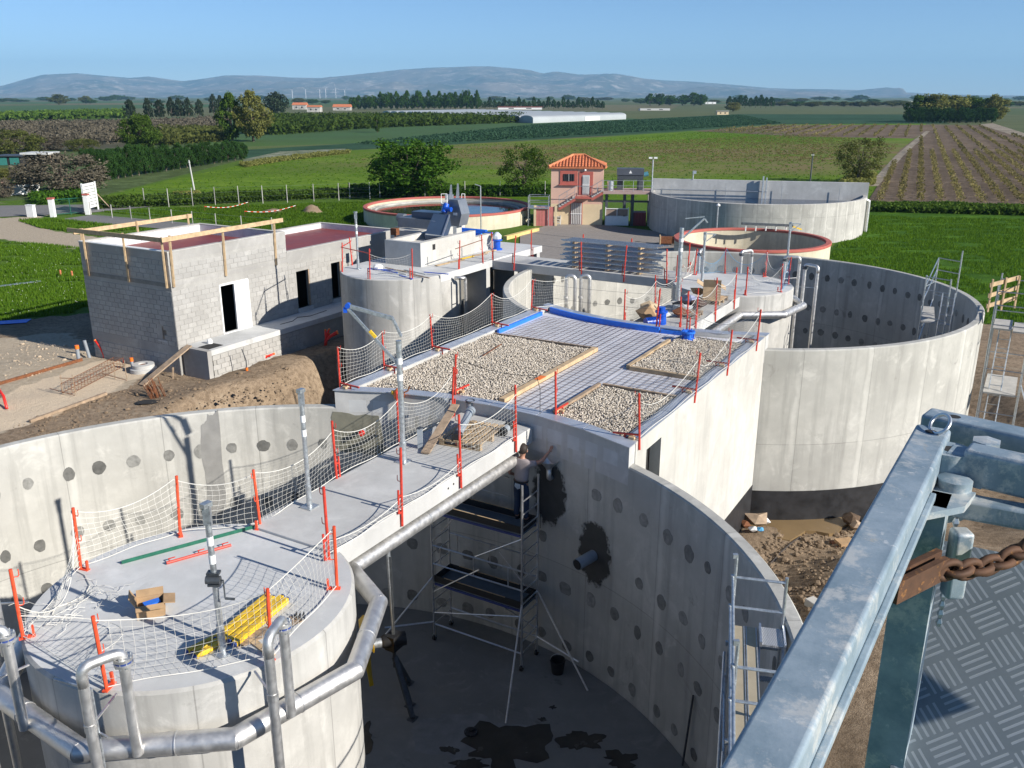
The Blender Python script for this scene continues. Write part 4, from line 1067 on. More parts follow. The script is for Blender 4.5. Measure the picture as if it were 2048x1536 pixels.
# ---------------------------------------------------------------- davit masts
def mast(p,h,label,r=.04,winch=False,name='davit_mast',head=True,white=True):
    p = Vector(p);t = thing(name,label,'davit',p,'davit masts')
    m_ = MB().box(p + NZ*.012,(.24,.24,.024),SITE_ROT);m_.tube([p + NZ*.02,p + NZ*.42],r*1.25,12);m_.build('socket',galv,t,auto=40)
    m_ = MB().tube([p + NZ*.3,p + NZ*(h - .25)],r,12);m_.build('tube',galv,t,auto=40)
    if head:
        m_ = MB().bar(p + NZ*(h - .27),p + NZ*h,r*1.5,r*2.4);m_.box(p + NZ*h,(.13,.09,.06),SITE_ROT);m_.build('head_bracket',galv,t)
    if white:
        m_ = MB()
        for z in (h*.62,h*.74): m_.tube([p + NZ*z,p + NZ*(z + .12)],r*1.06,12)
        m_.build('label_band',white_paint,t,auto=40)
    if winch:
        w = p + NZ*(h*.52);t2 = MB();t2.tube([w + Vector((-.09,-.05,0)),w + Vector((.09,-.05,0))],.055,12);t2.box(w + Vector((0,-.01,.08)),(.16,.1,.03));t2.box(w + Vector((0,-.01,-.08)),(.16,.1,.03));wo_ = t2.build('winch',steel_dark,t,auto=40)
        m_ = MB().tube([w + Vector((.1,-.05,0)),w + Vector((.13,-.06,0)),w + Vector((.14,-.09,-.24))],.01,6);m_.tube([w + Vector((.14,-.09,-.24)),w + Vector((.26,-.09,-.25))],.017,8);m_.build('crank',steel_dark,wo_)
    return t
mast(S(-.82,1.45,DK),2.12,'grey davit mast with hand winch standing among the yellow beams',winch=True)
mast(S(2.92,-.49,DK + .05),2.15,'slim grey davit mast where the near walkway meets the drum')
jd = mast(S(5.38,-.30,DK + .05),2.72,'tall grey davit mast with folded jib on the near walkway',r=.056,head=False)
b0 = S(5.38,-.30,6.6);jx = Vector((-1,.05,0)).normalized()
tip = b0 + jx*.93 + NZ*.68
m_ = MB();k0 = b0 + NZ*.1 + Vector((.05,0,0));k1 = b0 + NZ*.45 + jx*.1;m_.bar(k0,k1,.07,.035);m_.bar(k0 + Vector((0,.05,0)),k1 + Vector((0,.05,0)),.07,.03);m_.build('link_plate',galv,jd)
m_ = MB().bar(k1,tip,.055,.07);jo = m_.build('jib',galv,jd)
m_ = MB().tube([tip + Vector((0,-.04,0)),tip + Vector((0,.08,0))],.05,12);m_.box(tip + jx*.05 - NZ*.08,(.07,.05,.1));m_.build('head_sheave',blue_paint,jo)
m_ = MB().bar(tip - NZ*.05,b0 - NZ*.45 + jx*.03,.04,.05);so_ = m_.build('strut',galv,jd)
m_ = MB();c = tip.lerp(b0 - NZ*.45,.42);m_.bar(c,c.lerp(b0 - NZ*.45,.2),.045,.055);m_.build('warning_label',yellow_paint,so_)
jd2 = mast(S(21.9,-.75,DK + .05),2.8,'tall grey davit mast with raised jib on the waste-piled walkway',r=.075,head=False)
b0 = S(21.9,-.75,6.3);tip = b0 + Vector((.75,0,.72))
m_ = MB().bar(b0 + NZ*.0,tip,.05,.06);m_.build('strut',galv,jd2)
m_ = MB().bar(b0 + NZ*.72 + Vector((.1,0,0)),tip + NZ*.06,.03,.03);m_.bar(tip - Vector((.0,0,0)),tip + Vector((.12,0,-.14)),.04,.05);m_.build('jib',galv,jd2)
for u,v,h,lb in ((1404,562,1.85,'slim grey davit mast on the far drum beside the waste pile'),(1572,545,2.0,'slim grey davit mast on the far drum beside the swan-neck pipes')):
    p = at(u,v,DK + .08);t = mast(p,h,lb,r=.045,white=False)
    m_ = MB();tp = p + NZ*(h - .02);m_.bar(tp,tp + Vector((.42,0,-.02)),.03,.04);m_.bar(tp + Vector((.42,0,-.02)),tp + Vector((.05,0,-.3)),.02,.03);m_.build('jib',galv,t)
# ---------------------------------------------------------------- things lying on the near drum
def lying(name,u0,v0,u1,v1,w,h,mat,label,cat,z=DK,group=None):
    p = at(u0,v0,z + h / 2 + .003);q = at(u1,v1,z + h / 2 + .003)
    m_ = MB().bar(p,q,w,h);return m_.build(name,mat,None,p.lerp(q,.5) - NZ*h / 2,label=label,cat=cat,group=group)
p = at(243,1127,DK + .004);q = at(517,1053,DK + .004);t = thing('angle_bar','long dark green angle bar lying on the near drum','metal bar',p.lerp(q,.5))
sd = (q - p).normalized().cross(NZ)
m_ = MB().bar(p + NZ*.004,q + NZ*.004,.06,.006);m_.bar(p + sd*.03 + NZ*.034,q + sd*.03 + NZ*.034,.006,.06);m_.build('profile',green_paint,t)
p = at(333,1126,DK + .03);q = at(462,1090,DK + .03);t = thing('loose_post','loose red safety post lying beside the green bar','post',p.lerp(q,.5) - NZ*.03)
m_ = MB().tube([p,q],.025,8);m_.build('pole',red_paint,t)
for k in (.05,.5,.88):
    c = p.lerp(q,k);m_ = MB().tube([c,c + NZ*.03 - sd*.06,c + NZ*.03 - sd*.06 + (q - p).normalized()*.1],.009,5);m_.build('hook',red_paint,t)
# open carton
def carton(c,w,d,h,rz,label,mat=card,inner=True,blue=True,name='cardboard_box'):
    c = Vector(c);t = thing(name,label,'box',c);M = Matrix.Translation(c) @ Matrix.Rotation(rz,4,'Z')
    th = .012
    m_ = MB()
    for cx,cy,sx,sy in ((0,-d / 2,w,th),(0,d / 2,w,th),(-w / 2,0,th,d - th),(w / 2,0,th,d - th)):
        m_.box(M @ Vector((cx,cy,h / 2 + .004)),(sx,sy,h),rz)
    m_.box(M @ Vector((0,0,th / 2 + .003)),(w - th,d - th,th),rz);m_.build('walls',mat,t)
    for sx,sy,tilt in ((0,-1,.9),(0,1,.55),(-1,0,1.1),(1,0,.35)):
        m_ = MB();L_ = (d if sy else w)*.45
        base = Vector((sx*w / 2,sy*d / 2,h + .002));out = Vector((sx,sy,0));along = Vector((-sy,sx,0))*((w if sy else d) / 2)
        e = out*math.cos(tilt)*L_ + NZ*math.sin(tilt)*L_*(1 if sy > 0 or sx < 0 else -.45)
        a_ = [base - along,base + along,base + along + e,base - along + e];nrm = (a_[1] - a_[0]).cross(a_[2] - a_[1]).normalized()*.006
        vs_ = [M @ (v + nrm) for v in a_] + [M @ (v - nrm) for v in a_]
        m_.add(vs_,[(0,1,2,3),(7,6,5,4),(0,4,5,1),(1,5,6,2),(2,6,7,3),(3,7,4,0)]);m_.build('flap',mat,t)
    if blue:
        m_ = MB().box(M @ Vector((.02,.03,h*.55)),(w*.6,d*.45,h*.5),rz + .3);m_.build('contents',blue_strip,t)
    return t
carton(at(303,1226,DK + .002),.36,.26,.2,.35,'torn open cardboard box with blue contents on the near drum')
# bundle of yellow beams
def beams(c0,c1,n,w,label,group,cap=True,blue_end=True):
    p = Vector(c0);q = Vector(c1);d_ = (q - p).normalized();sd = d_.cross(NZ).normalized();t = thing('beam_bundle',label,'beams',p.lerp(q,.5),group)
    for k in range(n):
        o_ = sd*(k - (n - 1) / 2)*(w*1.22) + d_*random.uniform(-.04,.04)
        m_ = MB().bar(p + o_ + NZ*(w / 2 + .003),q + o_ + NZ*(w / 2 + .003),w,w);o = m_.build('beam',yellow_paint,t)
        bv = o.modifiers.new('edge','BEVEL');bv.width = .01;bv.segments = 2
        m_ = MB().tube([q + o_ + NZ*(w / 2 + .003),q + o_ + d_*.03 + NZ*(w / 2 + .003)],w*.42,10);m_.tube([p + o_ + NZ*(w / 2 + .003),p + o_ - d_*.03 + NZ*(w / 2 + .003)],w*.42,10);m_.build('end_cap',navy,o)
    return t
beams(at(452,1288,DK),at(556,1200,DK),4,.085,'row of four dirty yellow beams beside the winch mast','yellow beams on the near drum')
beams(at(385,1312,DK),at(438,1285,DK),3,.07,'short yellow beams with blue caps by the winch mast foot','yellow beams on the near drum')
lying('wooden_board',470,1290,600,1235,.2,.018,wood_old,'weathered board lying under the yellow beams','board')
lying('wooden_board',480,1262,545,1312,.09,.02,wood,'pale offcut board lying against the red post on the near drum','board')
m_ = MB()
p = at(590,1235,DK + .03)
for k in range(3): m_.tube([p + Vector((k*.05,0,0)),p + Vector((k*.05 + .02,.03,.06)),p + Vector((k*.05 + .05,-.06,.01))],.01,5)
m_.build('shackle',steel_dark,None,p - NZ*.03,label='small dark steel shackles beside the board on the near drum',cat='shackle')
# ================================================================ INSIDE THE NEAR TANK: SCAFFOLD TOWER, WORKER, MIXER
def rod(t,name,p,q,r,mat,n=6):
    m_ = MB().tube([p,q],r,n);return m_.build(name,mat,t)
sc = thing('scaffold_tower','tall rolling aluminium scaffold tower with two black-edged platforms under the walkway','scaffold',S(7.65,.1,FLOOR))
AA = (7.3,8.0);BB = (-1.08,1.3)
for a_ in AA:
    for b_ in BB:
        top = 3.25 if b_ > 0 else (2.35 if a_ < 7.5 else 2.6)
        rod(sc,'upright',S(a_,b_,FLOOR + .17),S(a_,b_,top),.025,alu,8)
        c = S(a_,b_,FLOOR)
        w_ = MB();Mx = Matrix.Rotation(math.pi / 2,4,'Y') @ Matrix.Identity(4)
        w_.tube([c + NZ*.075 - vN*.025,c + NZ*.075 + vN*.025],.07,14);wo_ = w_.build('castor',black,sc,auto=40)
        m_ = MB().bar(c + NZ*.1 - vN*.04,c + NZ*.19 - vN*.0,.012,.04);m_.bar(c + NZ*.1 + vN*.04,c + NZ*.19,.012,.04);m_.build('fork',galv,wo_)
for b_ in BB:                                                   # end ladders
    z = FLOOR + .45
    while z < (3.1 if b_ > 0 else 2.3):
        rod(sc,'rung',S(AA[0],b_,z),S(AA[1],b_,z),.016,alu);z += .31
for z,nm in ((.27,'platform'),(2.10,'platform')):
    m_ = MB().sbox(AA[0] + .05,AA[1] - .05,BB[0] + .02,BB[1] - .02,z - .04,z);po = m_.build(nm,plain('platform_deck_%d' % int(z*10),(.10,.13,.16),.6,0,.2,5),sc)
    for a_ in (AA[0] + .035,AA[1] - .035):
        m_ = MB().sbox(a_ - .012,a_ + .012,BB[0] + .02,BB[1] - .02,z + .003,z + .16);m_.build('toe_board',black,po)
        m_ = MB().sbox(a_ - .015,a_ + .015,BB[0] + .03,BB[1] - .03,z - .09,z - .042);m_.build('side_beam',plain('blue_beam%d%d' % (int(z*10),int(a_*10)),(.05,.07,.22),.5,.2,.2,5),po)
        m_ = MB().sbox(a_ - .0125,a_ + .0125,BB[0] + .3,BB[1] - .45,z + .161,z + .168);m_.build('worn_edge',wood,po)
    for b_ in (BB[0] + .045,BB[1] - .045):
        m_ = MB().sbox(AA[0] + .06,AA[1] - .06,b_ - .012,b_ + .012,z + .003,z + .16);m_.build('toe_board',black,po)
for z in (.75,1.22):
    for a_ in AA: rod(sc,'guard_rail',S(a_,BB[0],z),S(a_,BB[1],z),.018,alu)
for z in (2.55,3.0): rod(sc,'guard_rail',S(AA[1],BB[0],z),S(AA[1],.55,z),.016,alu)
for a_ in AA:
    for b_ in (-.85,.05,.95): rod(sc,'guard_stile',S(a_,b_,.75),S(a_,b_,1.22),.014,alu)
rod(sc,'guard_stile',S(AA[1],-.4,2.15),S(AA[1],-.4,3.0),.014,alu)
rod(sc,'base_rail',S(AA[0],BB[0],-.85),S(AA[0],BB[1],-.85),.02,alu);rod(sc,'base_rail',S(AA[1],BB[0],-.8),S(AA[1],BB[1],-.8),.02,alu)
rod(sc,'brace',S(AA[0],BB[0],-.55),S(AA[0],BB[1],.1),.016,alu);rod(sc,'brace',S(AA[1],BB[0],.2),S(AA[1],BB[1],-.6),.016,alu)
rod(sc,'brace',S(AA[0],BB[0],.0),S(AA[0],.2,.95),.016,alu);rod(sc,'brace',S(AA[1],BB[1],.1),S(AA[1],.3,1.1),.016,alu)
rod(sc,'brace',S(AA[0],.1,1.25),S(AA[0],BB[1],2.0),.016,alu);rod(sc,'brace',S(AA[0],BB[0],1.3),S(AA[0],-.5,2.0),.016,alu)
for p,q in ((S(AA[0],BB[0],.4),S(5.9,-2.0,FLOOR + .02)),(S(AA[0],BB[1],.4),S(5.6,1.9,FLOOR + .02)),(S(AA[1],BB[1],.4),S(7.4,2.9,FLOOR + .02)),(S(AA[0],BB[0],-.8),S(6.3,-1.75,-.62)),(S(AA[1],BB[1],-.8),S(7.55,2.6,-.75))):
    rod(sc,'outrigger',p,q,.022,alu,7)
# ---- the worker
def skinned(name,verts,edges,radii,mat,parent,sub=2,root=0,smooth=True):
    me = bpy.data.meshes.new(name);me.from_pydata([tuple(v) for v in verts],edges,[]);me.materials.append(mat)
    o = bpy.data.objects.new(name,me);COL.objects.link(o)
    o.modifiers.new('skin','SKIN');sk = o.modifiers[-1]
    if hasattr(sk,'use_smooth_shade'): sk.use_smooth_shade = True
    for i,r_ in enumerate(radii):
        d_ = me.skin_vertices[0].data[i];d_.radius = r_ if isinstance(r_,tuple) else (r_,r_);d_.use_root = (i == root)
    ss = o.modifiers.new('sub','SUBSURF');ss.levels = sub;ss.render_levels = sub
    if parent is not None: o.parent = parent
    ORG[o.name] = ORG[parent.name] if parent is not None else Vector((0,0,0))
    return o
skin_m = plain('skin',(.42,.22,.15),.6,0,.08,20)
shirt_m = plain('grey_shirt',(.33,.29,.29),.9,0,.1,6,bs=.3,bscale=18)
jeans_m = plain('blue_jeans',(.020,.036,.075),.9,0,.25,8,bs=.3,bscale=25)
hair_m = plain('dark_hair',(.022,.014,.01),.7,0,.3,30)
P0 = S(7.86,.95,2.102)
wk = thing('person','worker in grey shirt and jeans on the scaffold, arm raised to the tank wall','person',P0,rotz=SITE_ROT)
# local frame: x forward (to the wall), y left, z up
bv_ = [];be_ = [];br_ = []
def bvx(x,y,z,r_,frm=None):
    bv_.append((x,y,z));br_.append(r_);i = len(bv_) - 1
    if frm is not None: be_.append((frm,i))
    return i
pel = bvx(0,0,.95,(.15,.11));ch = bvx(.02,0,1.18,(.12,.08),pel);sh = bvx(.03,0,1.38,(.11,.07),ch);nk = bvx(.04,0,1.50,.058,sh);nk2 = bvx(.06,-.01,1.56,.055,nk)
h1 = bvx(.065,-.015,1.63,(.075,.09),nk2);h2 = bvx(.06,-.015,1.70,(.075,.092),h1);h3 = bvx(.055,-.015,1.755,(.05,.06),h2);ns = bvx(.165,-.02,1.635,.014,h1)
for s_,nm in ((1,'l'),(-1,'r')):
    hp = bvx(.0,.09*s_,.88,.088,pel);kn = bvx(.03 + .05*(s_ > 0),.12*s_,.48,.06,hp);an = bvx(-.02 + .06*(s_ > 0),.13*s_,.09,.042,kn);ft = bvx(.13 + .05*(s_ > 0),.14*s_,.035,(.045,.033),an)
def arm(s0,pts,hand_dir,up):
    i = sh
    for x,y,z,r_ in pts: i = bvx(x,y,z,r_,i)
    hx,hy,hz_ = pts[-1][:3];d_ = Vector(hand_dir).normalized();u_ = Vector(up).normalized();w_ = d_.cross(u_).normalized()
    pm = bvx(*(Vector((hx,hy,hz_)) + d_*.06),(.03,.018),i)
    for k,(off,L_) in enumerate(((-.028,.07),(-.010,.082),(.010,.078),(.028,.06))):
        b_ = Vector((hx,hy,hz_)) + d_*.085 + w_*off;f1 = bvx(*b_,.009,pm);f2 = bvx(*(b_ + d_*L_*.6 - u_*.012),.0085,f1);bvx(*(b_ + d_*L_ - u_*.035),.007,f2)
    tb = bvx(*(Vector((hx,hy,hz_)) + d_*.03 + w_*-.03),.011,pm);bvx(*(Vector((hx,hy,hz_)) + d_*.06 + w_*-.055 - u_*.02),.009,tb)
arm(sh,[(.03,-.20,1.38,.055),(.16,-.42,1.45,.042),(.33,-.50,1.62,.03)],(.5,-.2,.6),(.8,0,-.4))
arm(sh,[(.02,.21,1.37,.055),(-.02,.29,1.10,.042),(.20,.27,.98,.03)],(.9,-.05,-.1),(0,.2,1))
body = skinned('body',bv_,be_,br_,skin_m,wk)
sv = [(0,0,.90),(.02,0,1.12),(.025,0,1.30),(.03,0,1.43),(.04,0,1.48),(.03,-.20,1.385),(.10,-.34,1.425),(.03,.215,1.37),(.0,.275,1.20)]
skinned('shirt',sv,[(0,1),(1,2),(2,3),(3,4),(3,5),(5,6),(3,7),(7,8)],[(.185,.13),(.18,.125),(.20,.135),(.19,.125),.085,.082,.072,.085,.078],shirt_m,wk)
jv = [(0,0,.99),(0,0,.90),(0,.09,.86),(.065,.12,.48),(.025,.13,.1),(0,-.09,.86),(.015,-.12,.48),(-.035,-.13,.1)]
skinned('jeans',jv,[(0,1),(1,2),(2,3),(3,4),(1,5),(5,6),(6,7)],[(.168,.122),(.17,.13),.108,.078,.07,.108,.078,.07],jeans_m,wk)
m_ = MB();m_.v = [];
hv = []
for i in range(7):
    for j in range(14):
        ph = i / 6*(2.15 if math.cos(2*math.pi*j / 14) > -.2 else 1.3);a_ = 2*math.pi*j / 14
        rr = .124*(1 + .04*math.sin(j*3.1 + i))
        x = -math.sin(ph)*math.cos(a_)*rr*(1.05 if math.cos(a_) > 0 else .72);hv.append((.055 + x,-.015 + math.sin(ph)*math.sin(a_)*rr*.92,1.69 + math.cos(ph)*rr*1.08))
m_.add(hv,[(i*14 + j,i*14 + (j + 1) % 14,(i + 1)*14 + (j + 1) % 14,(i + 1)*14 + j) for i in range(6) for j in range(14)])
ho = m_.build('hair',hair_m,None,smooth=True);ho.parent = wk
for y in (.04,-.07):
    m_ = MB().lathe([(0,-.012),(.012,0),(0,.012)],(.148,y,1.665),8);eo = m_.build('eye',white_paint,None,smooth=True);eo.parent = wk
m_ = MB().box((.155,-.017,1.585),(.012,.045,.012));eo = m_.build('mouth',red_trim,None);eo.parent = wk
for y in (.085,-.112):
    m_ = MB().lathe([(0,-.032),(.016,-.015),(.018,.012),(0,.034)],(.06,y,1.655),8);eo = m_.build('ear',skin_m,None,smooth=True);eo.parent = wk
m_ = MB().lathe([(.172,.955),(.176,.975),(.172,.995)],(0,0,0),20,Matrix.Diagonal((.78,1,1,1)));eo = m_.build('belt',black,None,smooth=True);eo.parent = wk
m_ = MB().add([(-.14,.07,.95),(-.15,-.06,.955),(-.155,-.07,.86),(-.152,.0,.82),(-.15,.08,.88),(-.16,.02,.9)],[(0,1,5),(1,2,5),(2,3,5),(3,4,5),(4,0,5)]);eo = m_.build('rag',plain('pale_rag',(.35,.42,.5),.9,0,.2,20),None);eo.parent = wk
for k,s_ in ((.17,1),(.09,-1)):
    m_ = MB().lathe([(0,0),(.055,0),(.06,.03),(.052,.07),(0,.085)],(k - .03,.135*s_,.003),12,Matrix.Diagonal((2.3,.85,1,1)));eo = m_.build('shoe',black,None,smooth=True);eo.parent = wk
for ch_ in wk.children: ch_.location = ch_.location
# ---- funnel outlet and pipe stub on the tank wall
p = S(8.2,1.45,3.35);t = thing('overflow_funnel','stainless funnel on a bent pipe sticking out of the tank wall','funnel',p - NZ*.3)
m_ = MB().lathe([(.07,0),(.075,.04),(.21,.2),(.215,.2),(.08,.03)],p - NZ*.02,20);m_.build('cone',stainless,t,auto=40)
m_ = MB().tube([p + NZ*.0] + arc_bend(p,p - NZ*.26,p - NZ*.26 + vD*.4,.1) + [p - NZ*.26 + vD*.4],.06,12);m_.build('bent_pipe',stainless,t,smooth=True)
q = ringpt(SA,18.3,8.5,1.66);inn = (cA - Vector((q.x,q.y,0))).normalized()
t = thing('pipe_stub','grey pipe stub poking through a dark patch in the tank wall','pipe',q)
m_ = MB();e_ = q + inn*.55 - NZ*.05;m_.tube([q,e_],.125,18,cap=False);m_.tube([q,e_ - inn*.01],.11,18);m_.build('pipe',grey_pvc,t,auto=40)
m_ = MB().tube([e_,e_ + inn*.004],.108,18);m_.build('bore',dark_hole,t)
q = ringpt(SA,-23,8.5,3.45);inn = (cA - Vector((q.x,q.y,0))).normalized()
t = thing('capped_pipe','small red-capped pipe end in the damp niche of the tank wall','pipe',q)
m_ = MB().tube([q,q + inn*.22],.05,12);m_.build('pipe',grey_pvc,t);m_ = MB().tube([q + inn*.22,q + inn*.3],.065,12);m_.build('cap',red_duct,t)
# blue beam and rubble seen under the walkway
q = S(8.0,-2.9,3.1);m_ = MB().tube([q,S(6.9,.2,3.3)],.06,12);m_.build('grey_pipe',grey_pvc,None,q,label='grey-blue pipe crossing below the near walkway',cat='pipe')
# ---- submersible mixer on its tripod stand
p = S(5.0,-.45,FLOOR);t = thing('tank_mixer','tank mixer with big yellow blades and black motor on a steel stand','mixer',p)
hub = p + NZ*1.55
m_ = MB().bar(p + NZ*.9,p + NZ*5.1 - NZ*1.6,.06,.06);m_.build('mast',steel_dark,t)
m_ = MB().tube([p + NZ*1.7,S(4.95,-.5,3.74)],.03,8);m_.build('guide_tube',galv,t)
for dx,dy in ((.95,-.15),(.1,.25),(-.35,.5)):
    m_ = MB().bar(p + NZ*1.15,p + vD*dx*.7 + vN*dy*1.2 + NZ*.05,.09,.09);m_.build('leg',steel_dark,t)
    c = p + vD*dx*.7 + vN*dy*1.2;m_ = MB().box(c + NZ*.012,(.2,.16,.02),SITE_ROT);m_.build('foot_plate',steel_dark,t)
ax = (-vD*.75 - vN*.66).normalized()
m_ = MB().tube([hub + ax*-.25,hub + ax*.2,hub + ax*.25],[.15,.15,.11],16);m_.box(hub - NZ*.02,(.3,.24,.34),SITE_ROT);m_.build('motor',black,t,auto=40)
m_ = MB().tube([hub + ax*.25,hub + ax*.42],.1,14);m_.build('gearbox',galv,t,auto=40)
m_ = MB().tube([hub + ax*.42,hub + ax*.47],.07,14);m_.build('blue_seal',blue_paint,t)
hc = hub + ax*.55;e1 = ax.cross(NZ).normalized();e2 = ax.cross(e1).normalized()
m_ = MB().lathe([(0,-.09),(.09,-.07),(.1,.05),(0,.12)],hc,14,ax.to_track_quat('Z','Y').to_matrix().to_4x4());m_.build('hub',yellow_prop,t,smooth=True)
for k in range(3):
    a0_ = R(80 + 120*k);vs_ = [];fs_ = [];nb = 9
    for i in range(nb + 1):
        s_ = i / nb;rr = .06 + s_*.78;sw = s_*.55;wd = (.10 + .15*math.sin(min(1,s_*1.05)*math.pi*.92))*(1 if s_ < .97 else .25)
        for sgn in (-1,1):
            an = a0_ + sw + sgn*wd / max(rr,.12)*.75
            base = hc + (e1*math.cos(an) + e2*math.sin(an))*rr + ax*(sgn*(.10 - .06*s_))
            for off in (-.008,.008): vs_.append(base + ax*off)
    for i in range(nb):
        o_ = i*4
        fs_ += [(o_,o_ + 2,o_ + 6,o_ + 4),(o_ + 1,o_ + 5,o_ + 7,o_ + 3),(o_,o_ + 4,o_ + 5,o_ + 1),(o_ + 2,o_ + 3,o_ + 7,o_ + 6)]
    fs_ += [(0,1,3,2),(nb*4,nb*4 + 2,nb*4 + 3,nb*4 + 1)]
    m_ = MB().add(vs_,fs_);m_.build('blade',yellow_prop,t,auto=40)
ch_ = hub + NZ*.2
m_ = MB();zc = ch_.z
while zc < 2.6:
    m_.lathe([(.010,-.02),(.016,0),(.010,.02)],(ch_.x,ch_.y,zc),5);zc += .045
m_.build('lifting_chain',galv,t)
# bucket
p = at(1115,1345,FLOOR);t = thing('bucket','black bucket standing in the shade on the tank floor','bucket',p)
m_ = MB().lathe([(0,.01),(.13,.01),(.17,.32),(.18,.32),(.18,.34),(.16,.34),(.12,.04)],p,16);m_.build('pail',black,t,auto=40)
m_ = MB().tube([p + Vector((.17*math.cos(a_ / 10*math.pi),0,.33 + .16*math.sin(a_ / 10*math.pi))) for a_ in range(11)],.006,5);m_.build('handle',galv,t)
# long dark lance leaning on the tank wall
m_ = MB().tube([at(1365,1530,FLOOR + .03),ringpt(SA,41.5,8.40,0.35)],.022,7);m_.build('lance',steel_dark,None,at(1365,1530,FLOOR),label='long dark rod leaning against the tank wall near the walkboard',cat='rod')
# ---------------------------------------------------------------- access scaffold inside the near tank by the lift
WZ = 3.84
u0 = at(1466,1252,WZ);u1 = at(1467,1500,WZ);u0.z = u1.z = 0;dl = (u1 - u0).normalized();dr = Vector((-dl.y,dl.x,0))
if dr.dot(vN) < 0: dr = -dr
sg = thing('access_scaffold','galvanised access scaffold with perforated walkboard inside the near tank rim','scaffold',Vector((u0.x,u0.y,FLOOR)))
perf,nt,b = newmat('perforated_plank');pp = coords(nt,'Object')
vo = nt.nodes.new('ShaderNodeTexVoronoi');vo.inputs['Scale'].default_value = 36;vo.inputs['Randomness'].default_value = 0.0;nt.links.new(pp,vo.inputs['Vector'])
c = mixc(nt,ramp(nt,vo.outputs['Distance'],[(.24,1.0),(.30,0.0)]),mixc(nt,noise_tex(nt,6,5,.6,pp),(.36,.30,.20),(.50,.43,.31)),(.05,.045,.035))
nt.links.new(c,b.inputs['Base Color']);b.inputs['Roughness'].default_value = .6;b.inputs['Metallic'].default_value = .2
def W3(s_,r_,z): return Vector((u0.x,u0.y,0)) + dl*s_ + dr*r_ + NZ*z
for k in range(2):
    m_ = MB().bar(W3(0,.08 + k*.165,WZ),W3(4.4,.08 + k*.165,WZ),.155,.03);wb = m_.build('walkboard',perf,sg)
    m_ = MB();
    for e_ in (-.068,.068): m_.bar(W3(0,.08 + k*.165 + e_,WZ + .018),W3(4.4,.08 + k*.165 + e_,WZ + .018),.012,.012)
    m_.build('rib',wood_old if False else galv,wb)
for s_ in (0,2.1,4.3):
    rod(sg,'upright',W3(s_,-.03,FLOOR),W3(s_,-.03,4.95),.024,galv,8)
    rod(sg,'upright',W3(s_ ,.66,FLOOR if s_ > .3 else 3.0),W3(s_,.66,4.7),.024,galv,8)
    for z in (4.62,4.15): rod(sg,'end_rail',W3(s_,-.03,z),W3(s_,.66,z),.021,galv,8)
    for z in (3.55,1.6,-.3): rod(sg,'transom',W3(s_,-.03,z),W3(s_,.66,z),.02,galv)
for z in (4.62,4.15,3.0): rod(sg,'guard_rail',W3(0,-.06,z),W3(4.4,-.06,z),.021,galv,8)
rod(sg,'brace',W3(0,-.09,3.4),W3(2.1,-.09,1.4),.02,galv);rod(sg,'brace',W3(2.1,-.09,3.4),W3(4.2,-.09,1.4),.02,galv)
m_ = MB()
for s_ in (0,2.1):
    for z in (4.95,4.62,4.15,3.55,3.0): m_.box(W3(s_,-.05,z),(.07,.05,.06))
o = m_.build('coupler',galv,sg);o['kind'] = 'stuff'
lad = thing('step_ladder','aluminium step ladder with ribbed treads beside the perforated walkboard','ladder',W3(.25,.5,FLOOR))
tread,nt,b = newmat('ribbed_tread');pp = coords(nt,'Object');wv = nt.nodes.new('ShaderNodeTexVoronoi');wv.inputs['Scale'].default_value = 42;wv.inputs['Randomness'].default_value = .1;nt.links.new(pp,wv.inputs['Vector'])
nt.links.new(mixc(nt,ramp(nt,wv.outputs[0],[(.2,1.0),(.5,0.0)]),(.3,.31,.32),(.75,.75,.74)),b.inputs['Base Color']);b.inputs['Metallic'].default_value = .5;b.inputs['Roughness'].default_value = .4;bump(nt,b,wv.outputs[0],.6,.01)
m_ = MB().bar(W3(.05,.52,WZ + .06),W3(.48,.52,WZ + .06),.3,.03);m_.build('top_platform',tread,lad)
for r_ in (.36,.68): m_ = MB().bar(W3(.02,r_,WZ + .06),W3(1.9,r_,WZ - 1.9),.035,.09);m_.build('stile',alu,lad);m_ = MB().bar(W3(.02,r_,WZ + .085),W3(.5,r_,WZ + .085),.03,.07);m_.build('platform_side',alu,lad)
for k in range(1,8):
    s_ = .45 + k*.2;z = WZ - .35 - (k - 1)*.22
    m_ = MB().bar(W3(s_,.375,z),W3(s_,.665,z),.1,.025);m_.build('step',tread,lad)
# ---------------------------------------------------------------- scaffolds at the far tank
sb = thing('inner_scaffold','galvanised scaffold frame with a plank and ladder inside the far tank','scaffold',S(27,7.2,FLOOR))
CI = {'nl': (25.75,6.75),'nr': (25.4,7.55),'fl': (29.4,6.75),'fr': (28.9,7.55)}
for k_,(a_,b_) in CI.items(): rod(sb,'upright',S(a_,b_,FLOOR),S(a_,b_,5.15 if k_ != 'fr' else 5.6),.026,galv,8)
for z in (5.1,4.65,3.7,2.7): rod(sb,'cross_rail',S(*CI['nl'],z),S(*CI['nr'],z),.02,galv);rod(sb,'cross_rail',S(*CI['fl'],z + .1),S(*CI['fr'],z + .1),.02,galv)
for z in (4.75,4.3,3.2): rod(sb,'guard_rail',S(*CI['nl'],z),S(*CI['fl'],z + .45 if z > 4 else z),.02,alu)
rod(sb,'brace',S(*CI['nl'],2.6),S(*CI['fl'],3.6),.02,alu);rod(sb,'brace',S(*CI['nl'],4.75),S(*CI['fl'],4.3),.016,alu)
m_ = MB().bar(S(25.7,7.0,3.52),S(28.3,6.7,3.52),.45,.05);m_.build('plank',plain('grey_plank',(.42,.40,.36),.8,0,.15,4),sb)
